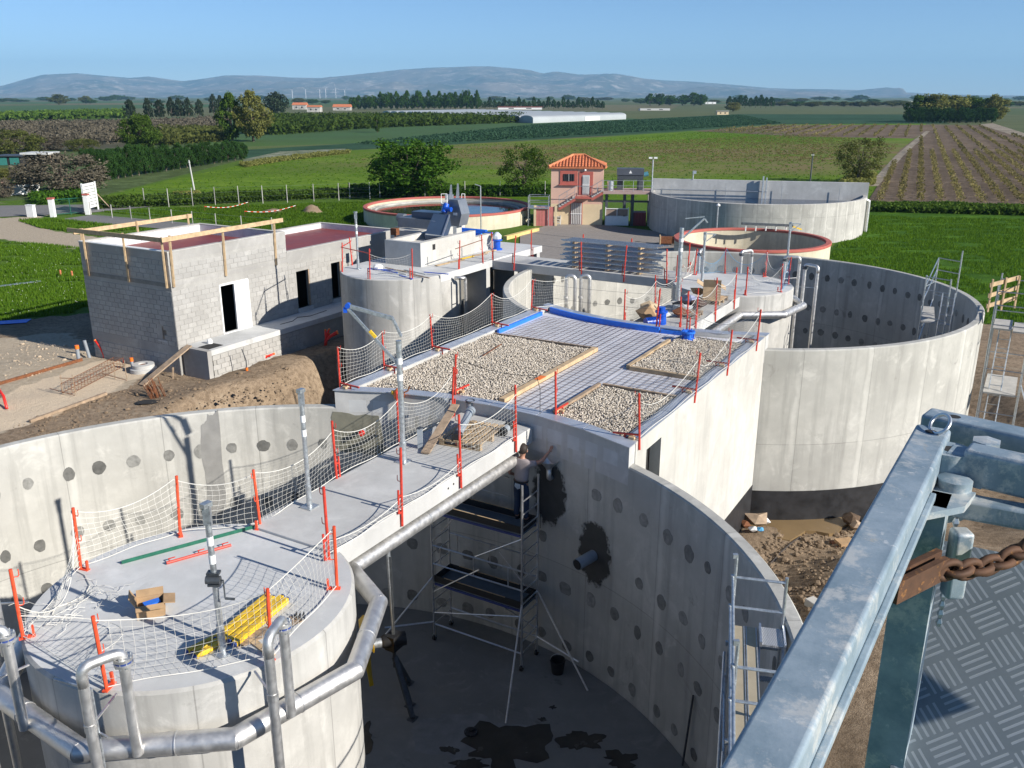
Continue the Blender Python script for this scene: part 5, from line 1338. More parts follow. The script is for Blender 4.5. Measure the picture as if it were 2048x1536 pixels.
for b_ in (7.25,7.65): rod(sb,'ladder_stile',S(26.4,b_,1.0),S(26.9,b_,4.4),.022,alu)
for k in range(9): z = 1.3 + k*.33;rod(sb,'ladder_rung',S(26.45 + (z - 1.0)*.147,7.25,z),S(26.45 + (z - 1.0)*.147,7.65,z),.016,alu)
st = thing('stair_scaffold','galvanised stair scaffold tower with timber rails against the outside of the far tank','scaffold',S(27.3,9.6,-.6))
A2 = (24.8,27.2);B2 = (8.98,10.1)
for a_ in A2:
    for b_ in B2: rod(st,'upright',S(a_,b_,hz(*S(a_,b_)[:2]) - .05),S(a_,b_,5.2 if b_ < 9.5 else 5.55),.026,galv,8)
for z in (5.0,4.55,3.9,2.4,.9,-.2):
    for a_ in A2: rod(st,'transom',S(a_,B2[0],z),S(a_,B2[1],z),.02,galv)
for z in (5.3,4.85): rod(st,'guard_rail',S(A2[0],B2[1],z),S(A2[1],B2[1],z),.02,galv)
for z in (3.9,1.6): rod(st,'ledger',S(A2[0],B2[1],z),S(A2[1],B2[1],z),.02,galv)
for z0,z1 in ((-.4,1.5),(1.6,3.8),(3.9,5.3)): rod(st,'brace',S(A2[0],B2[1],z0),S(A2[1],B2[1],z1),.02,galv)
rod(st,'raking_prop',S(A2[0],B2[1],2.0),S(23.4,11.3,-.7),.026,galv)
for z,b0_,b1_ in ((3.55,9.0,9.55),(3.5,9.6,10.05),(1.55,9.05,10.0)):
    m_ = MB().sbox(A2[0] + (.0 if z < 3 else .9),A2[1],b0_,b1_,z,z + .05);m_.build('platform',plain('scaffold_deck%d' % int(b0_*100),(.45,.43,.39),.7,0,.15,4),st)
for z in (5.1,4.75,4.4):
    m_ = MB().bar(S(25.2,8.72,z),S(26.5,9.5,z + .12),.035,.14);m_.build('timber_rail',wood,st)
for k in range(3): p = S(25.25 + k*.55,8.78 + k*.37,4.2);m_ = MB().bar(p,p + NZ*1.1,.05,.05);m_.build('timber_post',wood,st)
for b_,z0,z1 in ((9.2,-.4,1.6),(9.2,1.6,3.6)):
    for o_ in (0,.36): rod(st,'ladder_stile',S(25.2,b_ + o_,z0),S(26.2,b_ + o_,z1),.022,galv)
    for k in range(7): f = (k + .5) / 7;rod(st,'ladder_rung',S(25.2 + f,b_,z0 + f*(z1 - z0)),S(25.2 + f,b_ + .36,z0 + f*(z1 - z0)),.015,galv)
m_ = MB().bar(S(24.3,8.72,4.02),S(26.0,8.6,4.03),.03,.03);m_.build('steel_rail',steel_dark,None,S(25.1,8.7,4.0),label='dark steel rail hooked over the far tank rim',cat='rail')
# ================================================================ BLOCK BUILDING AND THE WORKING GROUND BEFORE IT
BA0,BA1,BA2 = 14.9,21.15,29.3
BBF,BBK = -18.6,-23.95
BT1,BT2,BF = 5.35,4.45,.35
PLT = 1.62                                     # level of the dock in front
bb = thing('block_building','long unfinished grey block building with red roof membrane','building',S(BA0,BBF,BF))
th = .2
DOORS = [(17.2,18.77,PLT,3.68),(21.65,22.47,PLT + .2,3.5),(23.97,24.62,PLT + .2,3.52)]
m_ = MB()
# mortar core walls, set back behind the blocks
e_ = .005
m_.sbox(BA0 + e_,BA0 + th,BBK + e_,BBF - e_,BF,BT1 - .01)
m_.build('wall',mortar_mat,bb)
m_ = MB();segs = []
a_ = BA0 + th
for d0,d1,z0,z1 in DOORS:
    m_.sbox(a_,d0,BBF - th,BBF - e_,BF,(BT1 if a_ < BA1 else BT2) - .01) if d0 < BA1 or a_ > BA1 else (m_.sbox(a_,BA1,BBF - th,BBF - e_,BF,BT1 - .01),m_.sbox(BA1,d0,BBF - th,BBF - e_,BF,BT2 - .01))
    m_.sbox(d0,d1,BBF - th,BBF - e_,z1,(BT1 if d0 < BA1 else BT2) - .01);m_.sbox(d0,d1,BBF - th,BBF - e_,BF,z0)
    a_ = d1
m_.sbox(a_,BA2,BBF - th,BBF - e_,BF,BT2 - .01)
m_.build('wall',mortar_mat,bb)
m_ = MB().sbox(BA0 + th,BA1,BBK,BBK + th,BF,BT1 - .01);m_.sbox(BA1,BA2,BBK,BBK + th,BF,BT2 - .01);m_.sbox(BA2 - th,BA2,BBK + th,BBF - th,BF,BT2 - .01);m_.build('wall',block_mat,bb)
m_ = MB().sbox(BA1 - th,BA1,BBK + th,BBF - th,BT2 - .3,BT1 - .01);m_.build('wall',block_mat,bb)
# near-black sheet standing in for the unlit rooms behind the openings
m_ = MB().sbox(BA0 + 1.2,BA2 - .4,BBF - 3.2,BBF - 3.1,BF,4.0);m_.build('dark_backing',dark_hole,bb)
# smooth ring-beam bands and copings
BAND = [(4.95,5.30),(3.98,4.16)]
bandm = concrete('ring_beam',(.38,.37,.35),.3,.2)
m_ = MB().sbox(BA0 - .004,BA0 + .02,BBK,BBF,5.02,BT1 - .005);m_.build('ring_beam',bandm,bb)
m_ = MB().sbox(BA0 - .004,BA0 + .02,BBK,BBF,3.98,4.14);m_.build('ring_beam',plain('dark_band',(.22,.215,.2),.9,0,.2,3),bb)
m_ = MB().sbox(BA0 - .004,BA0 + .02,BBK,BBF,1.42,1.62);m_.build('ring_beam',bandm,bb)
m_ = MB().sbox(BA0,BA1,BBF - .02,BBF + .004,5.0,BT1 - .005);m_.build('ring_beam',bandm,bb)
m_ = MB().sbox(BA0,BA1,BBF - .02,BBF + .004,4.02,4.16);m_.build('ring_beam',bandm,bb)
m_ = MB().sbox(BA1,BA2,BBF - .02,BBF + .004,3.95,BT2 - .005);m_.build('ring_beam',bandm,bb)
for nm,(a0_,a1_,b0_,b1_,z) in {'c1': (BA0 - .02,BA1,BBF - .22,BBF + .02,BT1),'c2': (BA0 - .02,BA0 + .22,BBK - .02,BBF - .22,BT1),'c3': (BA0 + .22,BA1,BBK - .02,BBK + .22,BT1),'c4': (BA1 - .22,BA1,BBK + .22,BBF - .22,BT1),'c5': (BA1,BA2,BBF - .22,BBF + .02,BT2),'c6': (BA1,BA2,BBK - .02,BBK + .22,BT2),'c7': (BA2 - .22,BA2 + .02,BBK + .22,BBF - .22,BT2)}.items():
    m_ = MB().sbox(a0_,a1_,b0_,b1_,z - .005,z + .025);m_.build('coping',white_paint if nm in ('c2',) else conc_white,bb)
# roof membranes with pale upstands
up = plain('upstand_panel',(.60,.61,.63),.6,0,.12,2)
for a0_,a1_,zr,zt in ((BA0 + th,BA1 - th,4.93,BT1 - .02),(BA1,BA2 - th,4.18,BT2 - .02)):
    m_ = MB().sbox(a0_,a1_,BBK + th,BBF - th,zr - .05,zr);m_.build('roof_membrane',red_membrane,bb)
    n_ = 9
    for k in range(n_):
        s0 = a0_ + (a1_ - a0_)*k / n_ + .006;s1 = a0_ + (a1_ - a0_)*(k + 1) / n_ - .006
        m_ = MB().sbox(s0,s1,BBK + th + .002,BBK + th + .03,zr + .002,zt);m_.build('upstand_panel',up,bb)
    for k in range(7):
        s0 = BBK + th + (BBF - BBK - 2*th)*k / 7 + .006;s1 = BBK + th + (BBF - BBK - 2*th)*(k + 1) / 7 - .006
        m_ = MB().sbox(a1_ - .03,a1_ - .002,s0,s1,zr + .002,zt);m_.build('upstand_panel',up,bb)
    m_ = MB().sbox(a0_ + .002,a0_ + .03,BBK + th,BBF - th,zr + .002,zt);m_.build('upstand_panel',up,bb)
# concrete blocks, each its own piece
BL_,BH_,BD_ = .40,.20,.018
def block_mesh(L):
    m = MB();bvl = .008;hx,hy,hz_ = L / 2,BD_ / 2,BH_ / 2 - .006;hx -= .006
    o_ = [(-hx,0,-hz_),(hx,0,-hz_),(hx,0,hz_),(-hx,0,hz_)];f = [(-hx + bvl,-hy,-hz_ + bvl),(hx - bvl,-hy,-hz_ + bvl),(hx - bvl,-hy,hz_ - bvl),(-hx + bvl,-hy,hz_ - bvl)]
    m.add(o_ + f,[(4,5,6,7),(0,1,5,4),(1,2,6,5),(2,3,7,6),(3,0,4,7)])
    me = bpy.data.meshes.new('block');me.from_pydata(m.v,[],m.f);me.materials.append(blk_m);return me
blk_m,nt,b = newmat('hollow_block');pp = coords(nt);oi = nt.nodes.new('ShaderNodeObjectInfo');gi = nt.nodes.new('ShaderNodeNewGeometry')
ad = nt.nodes.new('ShaderNodeMath');ad.operation = 'ADD';nt.links.new(oi.outputs['Random'],ad.inputs[0]);nt.links.new(gi.outputs['Random Per Island'],ad.inputs[1])
fr = nt.nodes.new('ShaderNodeMath');fr.operation = 'FRACT';nt.links.new(ad.outputs[0],fr.inputs[0])
c = mixc(nt,fr.outputs[0],(.375,.365,.345),(.45,.44,.415));c = mixc(nt,ramp(nt,noise_tex(nt,9,6,.65,pp),[(.4,.3),(.6,0)]),c,(.31,.305,.29))
c = mixc(nt,ramp(nt,noise_tex(nt,.7,6,.6,pp),[(.4,.35),(.62,0)]),c,(.25,.24,.22))
nt.links.new(c,b.inputs['Base Color']);b.inputs['Roughness'].default_value = .92;bump(nt,b,noise_tex(nt,60,3,.6,pp),.5,.01)
cands = []
def course(wall,z,s0,s1,row):
    x = s0 - (BL_ / 2 if row % 2 else 0)
    while x < s1:
        l0,l1 = max(x,s0),min(x + BL_,s1)
        if l1 - l0 > .07: cands.append((wall,round((l0 + l1) / 2,3),z + BH_ / 2,round(l1 - l0,3)))
        x += BL_
rows = [(BF + .07 + BH_*i,i) for i in range(30)]
for z,i in rows:
    if z + BH_ < 5.03 and not (3.9 < z + BH_ and z < 4.14) and not (1.36 < z + BH_ and z < 1.62): course('a',z,BBK,BBF,i)
z = PLT + .02;i = 0
while z + BH_ < 5.03:
    if not (z + BH_ > 4.03 and z < 4.16):
        x0 = BA0
        for d0,d1,z0,z1 in DOORS[:1]:
            if z < z1 and z + BH_ > z0: course('b',z,x0,d0 - .02,i);x0 = d1 + .02
        course('b',z,x0,BA1,i)
        if z + BH_ < 3.96:
            x0 = BA1
            for d0,d1,z0,z1 in DOORS[1:]:
                if z < z1 and z + BH_ > z0: course('b',z,x0,d0 - .02,i);x0 = d1 + .02
            course('b',z,x0,26.5,i)
    z += BH_;i += 1
WIN = (-19.75,-19.2,1.78,2.36)
def skip(c_): return c_[0] == 'a' and WIN[0] - .05 < c_[1] < WIN[1] + .05 and WIN[2] - .05 < c_[2] < WIN[3] + .05
cands = [c_ for c_ in cands if not skip(c_)]
def bpos(c_): return S(BA0 + .0,c_[1],c_[2]) if c_[0] == 'a' else S(c_[1],BBF,c_[2])
def size_key(c_):                                   # how large it shows: nearer and squarer to the camera first
    p = bpos(c_);v = Vector((0,0,CAM_Z)) - p;nrm = -vD if c_[0] == 'a' else vN
    return -(abs(v.normalized().dot(nrm))*c_[3] / v.length_squared)
cands.sort(key=size_key)
BM = {};rest = MB()
for k,c_ in enumerate(cands):
    L_ = c_[3];p = bpos(c_);rz = SITE_ROT - math.pi / 2 if c_[0] == 'a' else SITE_ROT
    # outward normal is local -y
    rz = (math.atan2(-vD.y,-vD.x) if c_[0] == 'a' else math.atan2(vN.y,vN.x)) + math.pi / 2
    if k < 298:
        if L_ not in BM: BM[L_] = block_mesh(L_)
        o = bpy.data.objects.new('block',BM[L_]);COL.objects.link(o);o.parent = bb;o.location = p - ORG[bb.name];o.rotation_euler = (0,0,rz)
    else:
        if L_ not in BM: BM[L_] = block_mesh(L_)
        M = Matrix.Translation(p) @ Matrix.Rotation(rz,4,'Z');rest.add([M @ v.co for v in BM[L_].vertices],[tuple(f.vertices) for f in BM[L_].polygons])
rest.build('blockwork',blk_m,bb,kind='stuff')
# doors and the little window
m_ = MB().sbox(17.98,18.74,BBF - .05,BBF + .03,PLT + .03,3.62);dl_ = m_.build('door',white_paint,bb);dl_['label'] = 'bright white closed door leaf'
m_ = MB().tube([S(18.06,BBF + .03,2.62),S(18.06,BBF + .08,2.62),S(18.18,BBF + .08,2.62)],.012,6);m_.build('handle',galv,dl_)
m_ = MB().sbox(17.2,17.27,BBF - .08,BBF + .02,PLT,3.68);m_.sbox(18.75,18.79,BBF - .08,BBF + .02,PLT,3.68);m_.sbox(17.27,18.75,BBF - .08,BBF + .02,3.62,3.7);m_.sbox(17.27,18.75,BBF - .1,BBF + .05,PLT,PLT + .03);m_.build('door_frame',white_paint,bb)
for d0,d1,z0,z1 in DOORS[1:]: m_ = MB().sbox(d1 - .06,d1,BBF - .08,BBF + .015,z0,z1);m_.build('door_frame',wood_old,bb);m_ = MB().sbox(d0 - .05,d1 + .05,BBF - .2,BBF + .1,z0 - .2,z0);m_.build('door_step',conc_slab,bb)
m_ = MB().sbox(BA0 - .012,BA0 + .15,WIN[0],WIN[1],WIN[2] - .06,WIN[2]);m_.build('window_sill',conc_slab,bb)
m_ = MB().sbox(BA0 + .012,BA0 + .0195,WIN[0] + .05,WIN[1] - .25,WIN[2],WIN[3]);m_.build('window_void',dark_hole,bb)
m_ = MB().sbox(BA0 + .005,BA0 + .0195,WIN[1] - .25,WIN[1],WIN[2],WIN[3]);m_.build('window_board',wood_old,bb)
# ---- timber edge protection on the roof
er = thing('timber_guard_rail','raw timber guard rail fixed round the high roof of the block building','guard rail',S(BA0,BBF,3.95))
for p,q in ((S(14.62,BBF + .12,5.86),S(20.95,BBF + .12,5.9)),(S(14.72,BBK - .35,5.82),S(14.72,BBF + .05,5.84)),(S(14.8,BBK - .12,5.72),S(20.8,BBK - .12,5.74))):
    m_ = MB().bar(p,q,.06,.17);m_.build('rail',wood,er)
for a_ in (15.0,17.6,20.45): m_ = MB().bar(S(a_,BBF + .05,4.0),S(a_ + .05,BBF + .05,5.98),.09,.07);m_.build('post',wood,er)
for b_ in (-23.5,-21.0,-18.75): m_ = MB().bar(S(14.83,b_,3.97),S(14.8,b_ + .04,5.93),.08,.06);m_.build('post',wood,er)
for a_ in (15.1,17.8,20.55): m_ = MB().bar(S(a_,BBK - .06,4.3),S(a_,BBK - .06,5.85),.08,.06);m_.build('post',wood,er)
# ---- dock in front of the building
dk = thing('loading_dock','raised concrete dock of grey blocks along the block building','dock',S(20,-17.8,.2))
m_ = MB().sbox(15.2,31.5,BBF + .001,-17.1,PLT - .22,PLT);m_.build('slab',conc_deck,dk)
m_ = MB().sbox(15.3,31.4,BBF - .1,-17.16,-1.8,PLT - .22);m_.build('wall',mortar_mat,dk)
nb = 0;bm2 = {}
for r_ in range(7):
    z = PLT - .25 - BH_*(r_ + 1) + BH_ / 2
    if z < .2: continue
    x = 15.25 + (BL_ / 2 if r_ % 2 else 0)
    while x < 20.2:
        o = bpy.data.objects.new('block',BM.setdefault(BL_,block_mesh(BL_)));COL.objects.link(o);o.parent = dk;o.location = S(x + .2,-17.135,z) - ORG[dk.name];o.rotation_euler = (0,0,math.atan2(vN.y,vN.x) + math.pi / 2);x += BL_
m_ = MB().sbox(15.0,15.21,-18.5,-17.1,.2,PLT - .0);m_.build('end_wall',block_mat,dk)
m_ = MB().sbox(15.25,16.0,-17.9,-17.3,PLT + .002,PLT + .012);m_.build('dark_opening',dark_hole,dk)
q = S(15.9,-17.95,PLT);m_ = MB().lathe([(0,0),(.12,0),(.1,.15),(.06,.2),(0,.2)],q,10);m_.build('paper_sack',white_paint,None,q,label='small crumpled white sack standing on the dock',cat='sack')
m_ = MB().tube([S(19.6,-17.75,PLT + .012),S(20.3,-17.7,PLT + .012),S(20.9,-18.0,PLT + .012),S(21.4,-17.7,PLT + .012),S(22.6,-17.8,PLT + .012)],.013,5);m_.build('hose',black,None,S(21,-17.8,PLT),label='thin dark hose lying along the dock',cat='hose')
# ---- things on the working ground
def gz(u,v,z=.62):
    p = at(u,v,z);
    for _ in range(6): p = at(u,v,hz(p.x,p.y))
    return p
def upright_pipe(u,v,h,r,mat,cap,label,group,lean=(0,0)):
    p = gz(u,v);t = thing('pipe_end',label,'pipe',p,group);q = p + Vector((lean[0],lean[1],h))
    m_ = MB().tube([p - NZ*.15,q],r,12);m_.build('pipe',mat,t,auto=40)
    if cap: m_ = MB().tube([q - (q - p).normalized()*.1,q + (q - p).normalized()*.05],r*1.15,12);m_.build('socket',cap,t,auto=40)
gPp = 'pipe ends standing before the block building'
upright_pipe(158,722,.62,.075,grey_pvc,orange_pvc,'grey upright pipe with orange collar standing apart on the sand',gPp,(.0,0));upright_pipe(179,712,.68,.07,grey_pvc,None,'plain grey leaning pipe beside the orange-collared one',gPp,(-.12,0))
upright_pipe(266,742,.5,.06,grey_pvc,orange_pvc,'short grey pipe with orange collar by the manhole ring',gPp);upright_pipe(281,730,.58,.085,grey_pvc,None,'thick grey pipe with pale joint by the manhole ring',gPp)
def ducts(u,v,label,n,h,seed,bend=.35):
    p = gz(u,v);t = thing('cable_ducts',label,'ducts',p,'bundles of red ducts');rnd = random.Random(seed)
    for k in range(n):
        c = p + Vector((rnd.uniform(-.14,.14),rnd.uniform(-.12,.12),-.05));an = rnd.uniform(-.6,.6);hh = h*rnd.uniform(.7,1.05)
        pts = [c + Vector((an*hh*s_*s_ + bend*s_ ** 3*hh*(1 if k % 2 else .2),.05*s_,hh*s_)) for s_ in (0,.25,.5,.75,1)]
        m_ = MB().tube(pts,.045,9);o = m_.build('duct',red_duct,t,smooth=True);m_ = MB().tube([pts[-1],pts[-1] + (pts[-1] - pts[-2]).normalized()*.05],.05,9);m_.build('plug',orange_pvc,o)
ducts(250,725,'curving red ducts with orange plugs before the shaded block wall',4,.95,2,.5);ducts(228,718,'straight red ducts before the shaded block wall',3,.8,5,.0);ducts(210,716,'leaning red duct before the shaded block wall',1,.8,9,.3)
ducts(610,690,'tall red ducts in the shade below the dock',4,1.1,12,-.1);ducts(655,690,'bright red ducts catching the sun below the dock',5,.7,14,.5);ducts(520,722,'low red duct bend in the shade of the dock',2,.4,15,.8)
p = gz(2,805);m_ = MB().tube([p + Vector((-.25,.2,.02)),p + Vector((0,0,.5)),p + Vector((.28,-.25,.32)),p + Vector((.62,-.75,.05))],.05,10);t_ = m_.build('red_duct',red_duct,None,p,smooth=True,label='loose red duct arching out of the pale sand',cat='duct')
# manhole ring
p = gz(288,742);t = thing('manhole_ring','pale concrete manhole ring with a rusty cover opening','manhole',p)
m_ = MB().lathe([(.5,-.1),(.5,.14),(.42,.16),(.42,.3),(.18,.31),(.18,.2)],p,26);m_.build('cone',conc_slab,t,auto=40);m_ = MB().lathe([(.178,.25),(0,.25)],p,20);m_.build('cover',rust,t)
# rebar cage trench
def cage(u0,v0,u1,v1,label,h=.42,w=.4):
    p = gz(u0,v0);q = gz(u1,v1);d_ = (q - p).normalized();sd = d_.cross(NZ).normalized();L_ = (q - p).length;t = thing('rebar_cage',label,'rebar cage',p.lerp(q,.5),'rebar cages on the sand')
    for sx in (-1,1):
        for z in (.08,h): m_ = MB().tube([p + sd*sx*w / 2 + NZ*z,q + sd*sx*w / 2 + NZ*z],.011,5);m_.build('long_bar',rust,t)
    k = 0
    while k*.2 < L_:
        c = p + d_*k*.2;m_ = MB().tube([c - sd*w / 2 + NZ*.08,c + sd*w / 2 + NZ*.08,c + sd*w / 2 + NZ*h,c - sd*w / 2 + NZ*h],.008,4,closed=True);m_.build('stirrup',rust,t);k += 1
cage(135,790,240,735,'rebar cage lying across the pale sand bed')
# trestles of thin bars
def trestle(u,v,label):
    p = gz(u,v);t = thing('bar_trestle',label,'trestle',p,'thin steel trestles on the sand')
    for dx in (-.22,.22):
        m_ = MB().tube([p + Vector((dx,.1,0)),p + Vector((dx,.1,.75))],.014,5);m_.build('stake',wood_old,t)
    m_ = MB().tube([p + Vector((-.26,.1,.62)),p + Vector((.26,.1,.6))],.012,5);m_.build('cross_bar',rust,t);m_ = MB().tube([p + Vector((-.8,.3,.16)),p + Vector((.35,-.2,.05))],.012,5);m_.build('ground_bar',rust,t)
trestle(136,790,'thin steel trestle at the near end of the rebar cage');trestle(240,760,'thin steel trestle beside the manhole ring')
def board(u0,v0,u1,v1,w,h,mat,label,cat='board',lift0=0.0,lift1=0.0,name='timber_board'):
    p = gz(u0,v0) + NZ*(h / 2 + .01 + lift0);q = gz(u1,v1) + NZ*(h / 2 + .01 + lift1);m_ = MB().bar(p,q,w,h);return m_.build(name,mat,None,p.lerp(q,.5) - NZ*(h / 2 + max(lift0,lift1) / 2),label=label,cat=cat)
board(-60,788,165,722,.05,.12,rust,'long rusty form edge along the upper side of the sand bed','metal strip',name='form_edge')
board(60,846,213,790,.10,.10,wood_old,'long brown timber edge along the lower side of the sand bed','timber')
p = gz(283,772);q = S(15.15,-18.25,PLT + .06);m_ = MB().bar(p + NZ*.03,q,.3,.05);m_.build('ramp_plank',wood_old,None,p,label='long weathered plank ramp leaning up to the dock corner',cat='plank')
for u,v,h,lb in ((395,748,.75,'slim timber stake by the dock corner leaning left'),(405,757,.5,'short timber stake standing clear of the dock corner'),(383,752,.85,'tall timber prop leaning on the dock corner'),(345,755,.4,'stubby timber stake beside the ramp plank')):
    p = gz(u,v);m_ = MB().bar(p - NZ*.1,p + Vector((.06,.02,h)),.07,.05);m_.build('timber_stake',wood_old,None,p,label=lb,cat='stake',group='timber stakes by the dock corner')
for u,v,h,lb in ((460,743,.65,'thin dark bar with blue foot beside the dock wall'),(494,742,.9,'bent dark hose end with yellow band beside the dock wall')):
    p = gz(u,v);t = thing('marker_rod',lb,'rod',p,'rods beside the dock wall');m_ = MB().tube([p - NZ*.05,p + NZ*h*.5,p + Vector((-.12 if h > .7 else 0,0,h))],.022,7);m_.build('rod',steel_dark,t);m_ = MB().tube([p + NZ*.02,p + NZ*.14],.05,8);m_.build('foot',blue_paint if h < .7 else orange_pvc,t)
# rusty bundle over the small black hole
p = gz(318,795);t = thing('rusty_starter_bars','bundle of rusty starter bars leaning over a small dark hole','rebar',p);rnd = random.Random(4)
for k in range(26):
    c = p + Vector((rnd.uniform(-.2,.25),rnd.uniform(-.2,.2),-.05));m_ = MB().tube([c,c + Vector((-.32 + rnd.uniform(-.08,.08),.25 + rnd.uniform(-.1,.1),.5 + rnd.uniform(-.15,.2)))],.013,4);m_.build('bar',rust,t)
puddle('dark_hole',gz(295,806) + NZ*.0,.42,.24,gz(295,806).z + .045,3.3,dark_hole,None,label='small black hole in the ground below the rusty bars',cat='hole',rough=.2)
board(0,577,82,566,.35,.03,galv,'pale metal sheet lying on the grass beyond the building','metal sheet',.12,.1,'metal_sheet')
board(-80,652,58,643,.7,.02,blue_strip,'bright blue tarpaulin strip on the shaded ground','tarpaulin',.02,.02,'tarpaulin')
for u,v,lb in ((122,553,'small terracotta bollard post in the daisies beside its twin'),(145,555,'slightly taller terracotta post in the daisies')):
    p = gz(u,v);m_ = MB().lathe([(.06,0),(.055,.3),(.07,.32),(.05,.42),(0,.44)],p,10);m_.build('marker_post',tile_mat,None,p,label=lb,cat='post',group='terracotta posts in the grass')
# scattered stones and clods on the disturbed ground
def clods(name,px,n,s0,s1,mat,label,seed,z0=.5):
    rnd = random.Random(seed);m_ = MB()
    us = [p_[0] for p_ in px];vs_ = [p_[1] for p_ in px];k = 0;tries = 0
    while k < n and tries < n*20:
        tries += 1;u = rnd.uniform(min(us),max(us));v = rnd.uniform(min(vs_),max(vs_))
        if not inpoly(u,v,px): continue
        p = gz(u,v,z0);s_ = rnd.uniform(s0,s1)*(1 if rnd.random() < .9 else 2.2);M = Matrix.Rotation(rnd.uniform(0,6),3,'Z')
        m_.add([p + M @ Vector((w.x*s_*rnd.uniform(.7,1.3),w.y*s_*rnd.uniform(.7,1.3),w.z*s_*.7 + s_*.2)) for w in ICOV],ICOF);k += 1
    return m_.build(name,mat,None,gz(*px[0],z0),label=label,cat='stones',kind='stuff')
clod_m = soil('clods',(.26,.19,.125),(.34,.26,.18),(.17,.12,.08),3,.5)
clods('clods',[(1500,1100),(1560,1060),(1720,1050),(1760,1000),(1700,1250),(1600,1240)],900,.02,.06,clod_m,'loose clods on the dug soil beside the near tank',1,-.9)
clods('clods',[(20,850),(300,760),(560,720),(640,790),(300,830),(60,880)],500,.015,.05,clod_m,'loose clods on the trodden soil before the block building',2)
clods('clods',[(0,690),(120,670),(190,705),(120,740),(0,770)],180,.015,.045,plain('pale_rubble',(.46,.37,.27),.9,0,.2,5),'pale rubble along the edge of the sand bed',3)
# ================================================================ CURVED BASIN WITH SCREENING PLANT, WASTE-PILED WALKWAY, TUBE RACK
CZ = 4.25;CA,CB,CR = 21.2,-12.62,2.25
cb = thing('curved_basin','pale round-ended concrete basin carrying the screening machine','tank',S(CA,CB,-1.8))
n_ = 40;vs_ = [];fs_ = [];uv_ = []
prof = [(CR,-1.8),(CR,CZ - .03),(CR - .03,CZ)]
for r_,z in prof:
    for i in range(n_ + 1):
        t = math.pi / 2 + math.pi*i / n_;vs_.append(S(CA + r_*math.cos(t),CB - r_*math.sin(t),z))
for p_ in range(2):
    for i in range(n_):
        fs_.append((p_*(n_ + 1) + i + 1,p_*(n_ + 1) + i,(p_ + 1)*(n_ + 1) + i,(p_ + 1)*(n_ + 1) + i + 1))
        u0_,u1_ = math.pi*i / n_*CR,math.pi*(i + 1) / n_*CR
        uv_.append(((u1_,prof[p_][1] + 5),(u0_,prof[p_][1] + 5),(u0_,prof[p_ + 1][1] + 5),(u1_,prof[p_ + 1][1] + 5)))
build_uv('curved_wall',vs_,fs_,uv_,conc_drum,cb)
pts = [S(CA + (CR - .03)*math.cos(math.pi / 2 + math.pi*i / n_),CB - (CR - .03)*math.sin(math.pi / 2 + math.pi*i / n_))[:2] for i in range(n_ + 1)]
pts = [S(29.6,CB - CR)[:2]] + pts + [S(29.6,CB + CR)[:2]]
m_ = MB().prism(pts,CZ - .3,CZ);m_.build('deck',conc_deck,cb)
m_ = MB().sbox(CA,22.55,CB + CR - .25,CB + CR - .002,-1.8,CZ - .3);m_.sbox(CA,29.5,CB - CR + .002,CB - CR + .25,-1.8,CZ - .3);m_.build('side_wall',conc_drum,cb)
m_ = MB().sbox(22.55,29.5,CB + CR - 1.3,CB + CR - 1.1,-1.8,CZ - .3);m_.build('inner_wall',concrete('concrete_shaded',(.2,.19,.17),.5,.4),cb)  # shade below the overhanging deck is put into this darker concrete colour
for a_ in (24.6,27.0,29.1): m_ = MB().sbox(a_,a_ + .3,CB + CR - 1.1,CB + CR - .01,-1.8,CZ - .3);m_.build('pier',conc_slab,cb)
# channel walls on the deck
chn = thing('screen_channel','high pale concrete channel box on the curved basin','channel',S(24,-12.8,CZ))
m_ = MB().sbox(22.1,22.3,-13.85,-12.0,CZ,5.25);m_.build('end_wall',conc_slab,chn)
m_ = MB().sbox(22.3,26.3,-12.25,-12.0,CZ,5.25);m_.build('side_wall',conc_white,chn);m_ = MB().sbox(26.3,27.6,-12.25,-12.0,CZ,4.95);m_.build('side_wall',conc_white,chn)
m_ = MB().sbox(22.3,27.6,-13.85,-13.6,CZ,5.25);m_.build('side_wall',conc_white,chn);m_ = MB().sbox(22.3,26.3,-13.6,-12.25,4.6,5.0);m_.build('channel_floor',conc_white,chn)
m_ = MB().sbox(22.95,23.15,-12.0,-11.99,4.85,5.08);m_.build('wall_hole',dark_hole,chn)
# second low wall of the plant behind
m_ = MB().sbox(26.0,30.0,-16.6,-15.0,3.6,5.0);m_.build('plant_wall',conc_white,None,S(28,-15.8,3.6),label='low pale concrete wall behind the screening machine',cat='wall')
# screening machine: sloped dark blue-grey casing
steelb = plain('slate_blue_casing',(.055,.085,.14),.35,.25,.15,2)
steelg = plain('grey_casing',(.20,.22,.25),.4,.35,.15,2)
mc = thing('screening_machine','sloped slate-blue screening machine with blue motor on the basin','machine',S(25.4,-13.1,5.0))
def quadslab(p0,p1,p2,p3,th_,mat,name,parent):
    p = [Vector(x) for x in (p0,p1,p2,p3)];n = (p[1] - p[0]).cross(p[2] - p[1]).normalized()*th_
    m = MB();m.add(p + [x - n for x in p],[(0,1,2,3),(7,6,5,4),(0,4,5,1),(1,5,6,2),(2,6,7,3),(3,7,4,0)]);return m.build(name,mat,parent)
D_ = 26.0
w0,w1,w2,w3 = atd(849,470,1),atd(886,474,1),atd(893,430,1),atd(862,428,1)
def ap(u,v,a_):          # pixel on the plane across the site at a = a_
    o_ = Vector((0,0,CAM_Z));r_ = atd(u,v,1.0) - o_;t_ = (a_ + SA.dot(DD)) / (r_.x*DD.x + r_.y*DD.y);return o_ + r_*t_
quadslab(ap(849,470,24.0),ap(884,474,24.0),ap(899,430,26.2),ap(867,427,26.2),.5,steelb,'casing',mc)
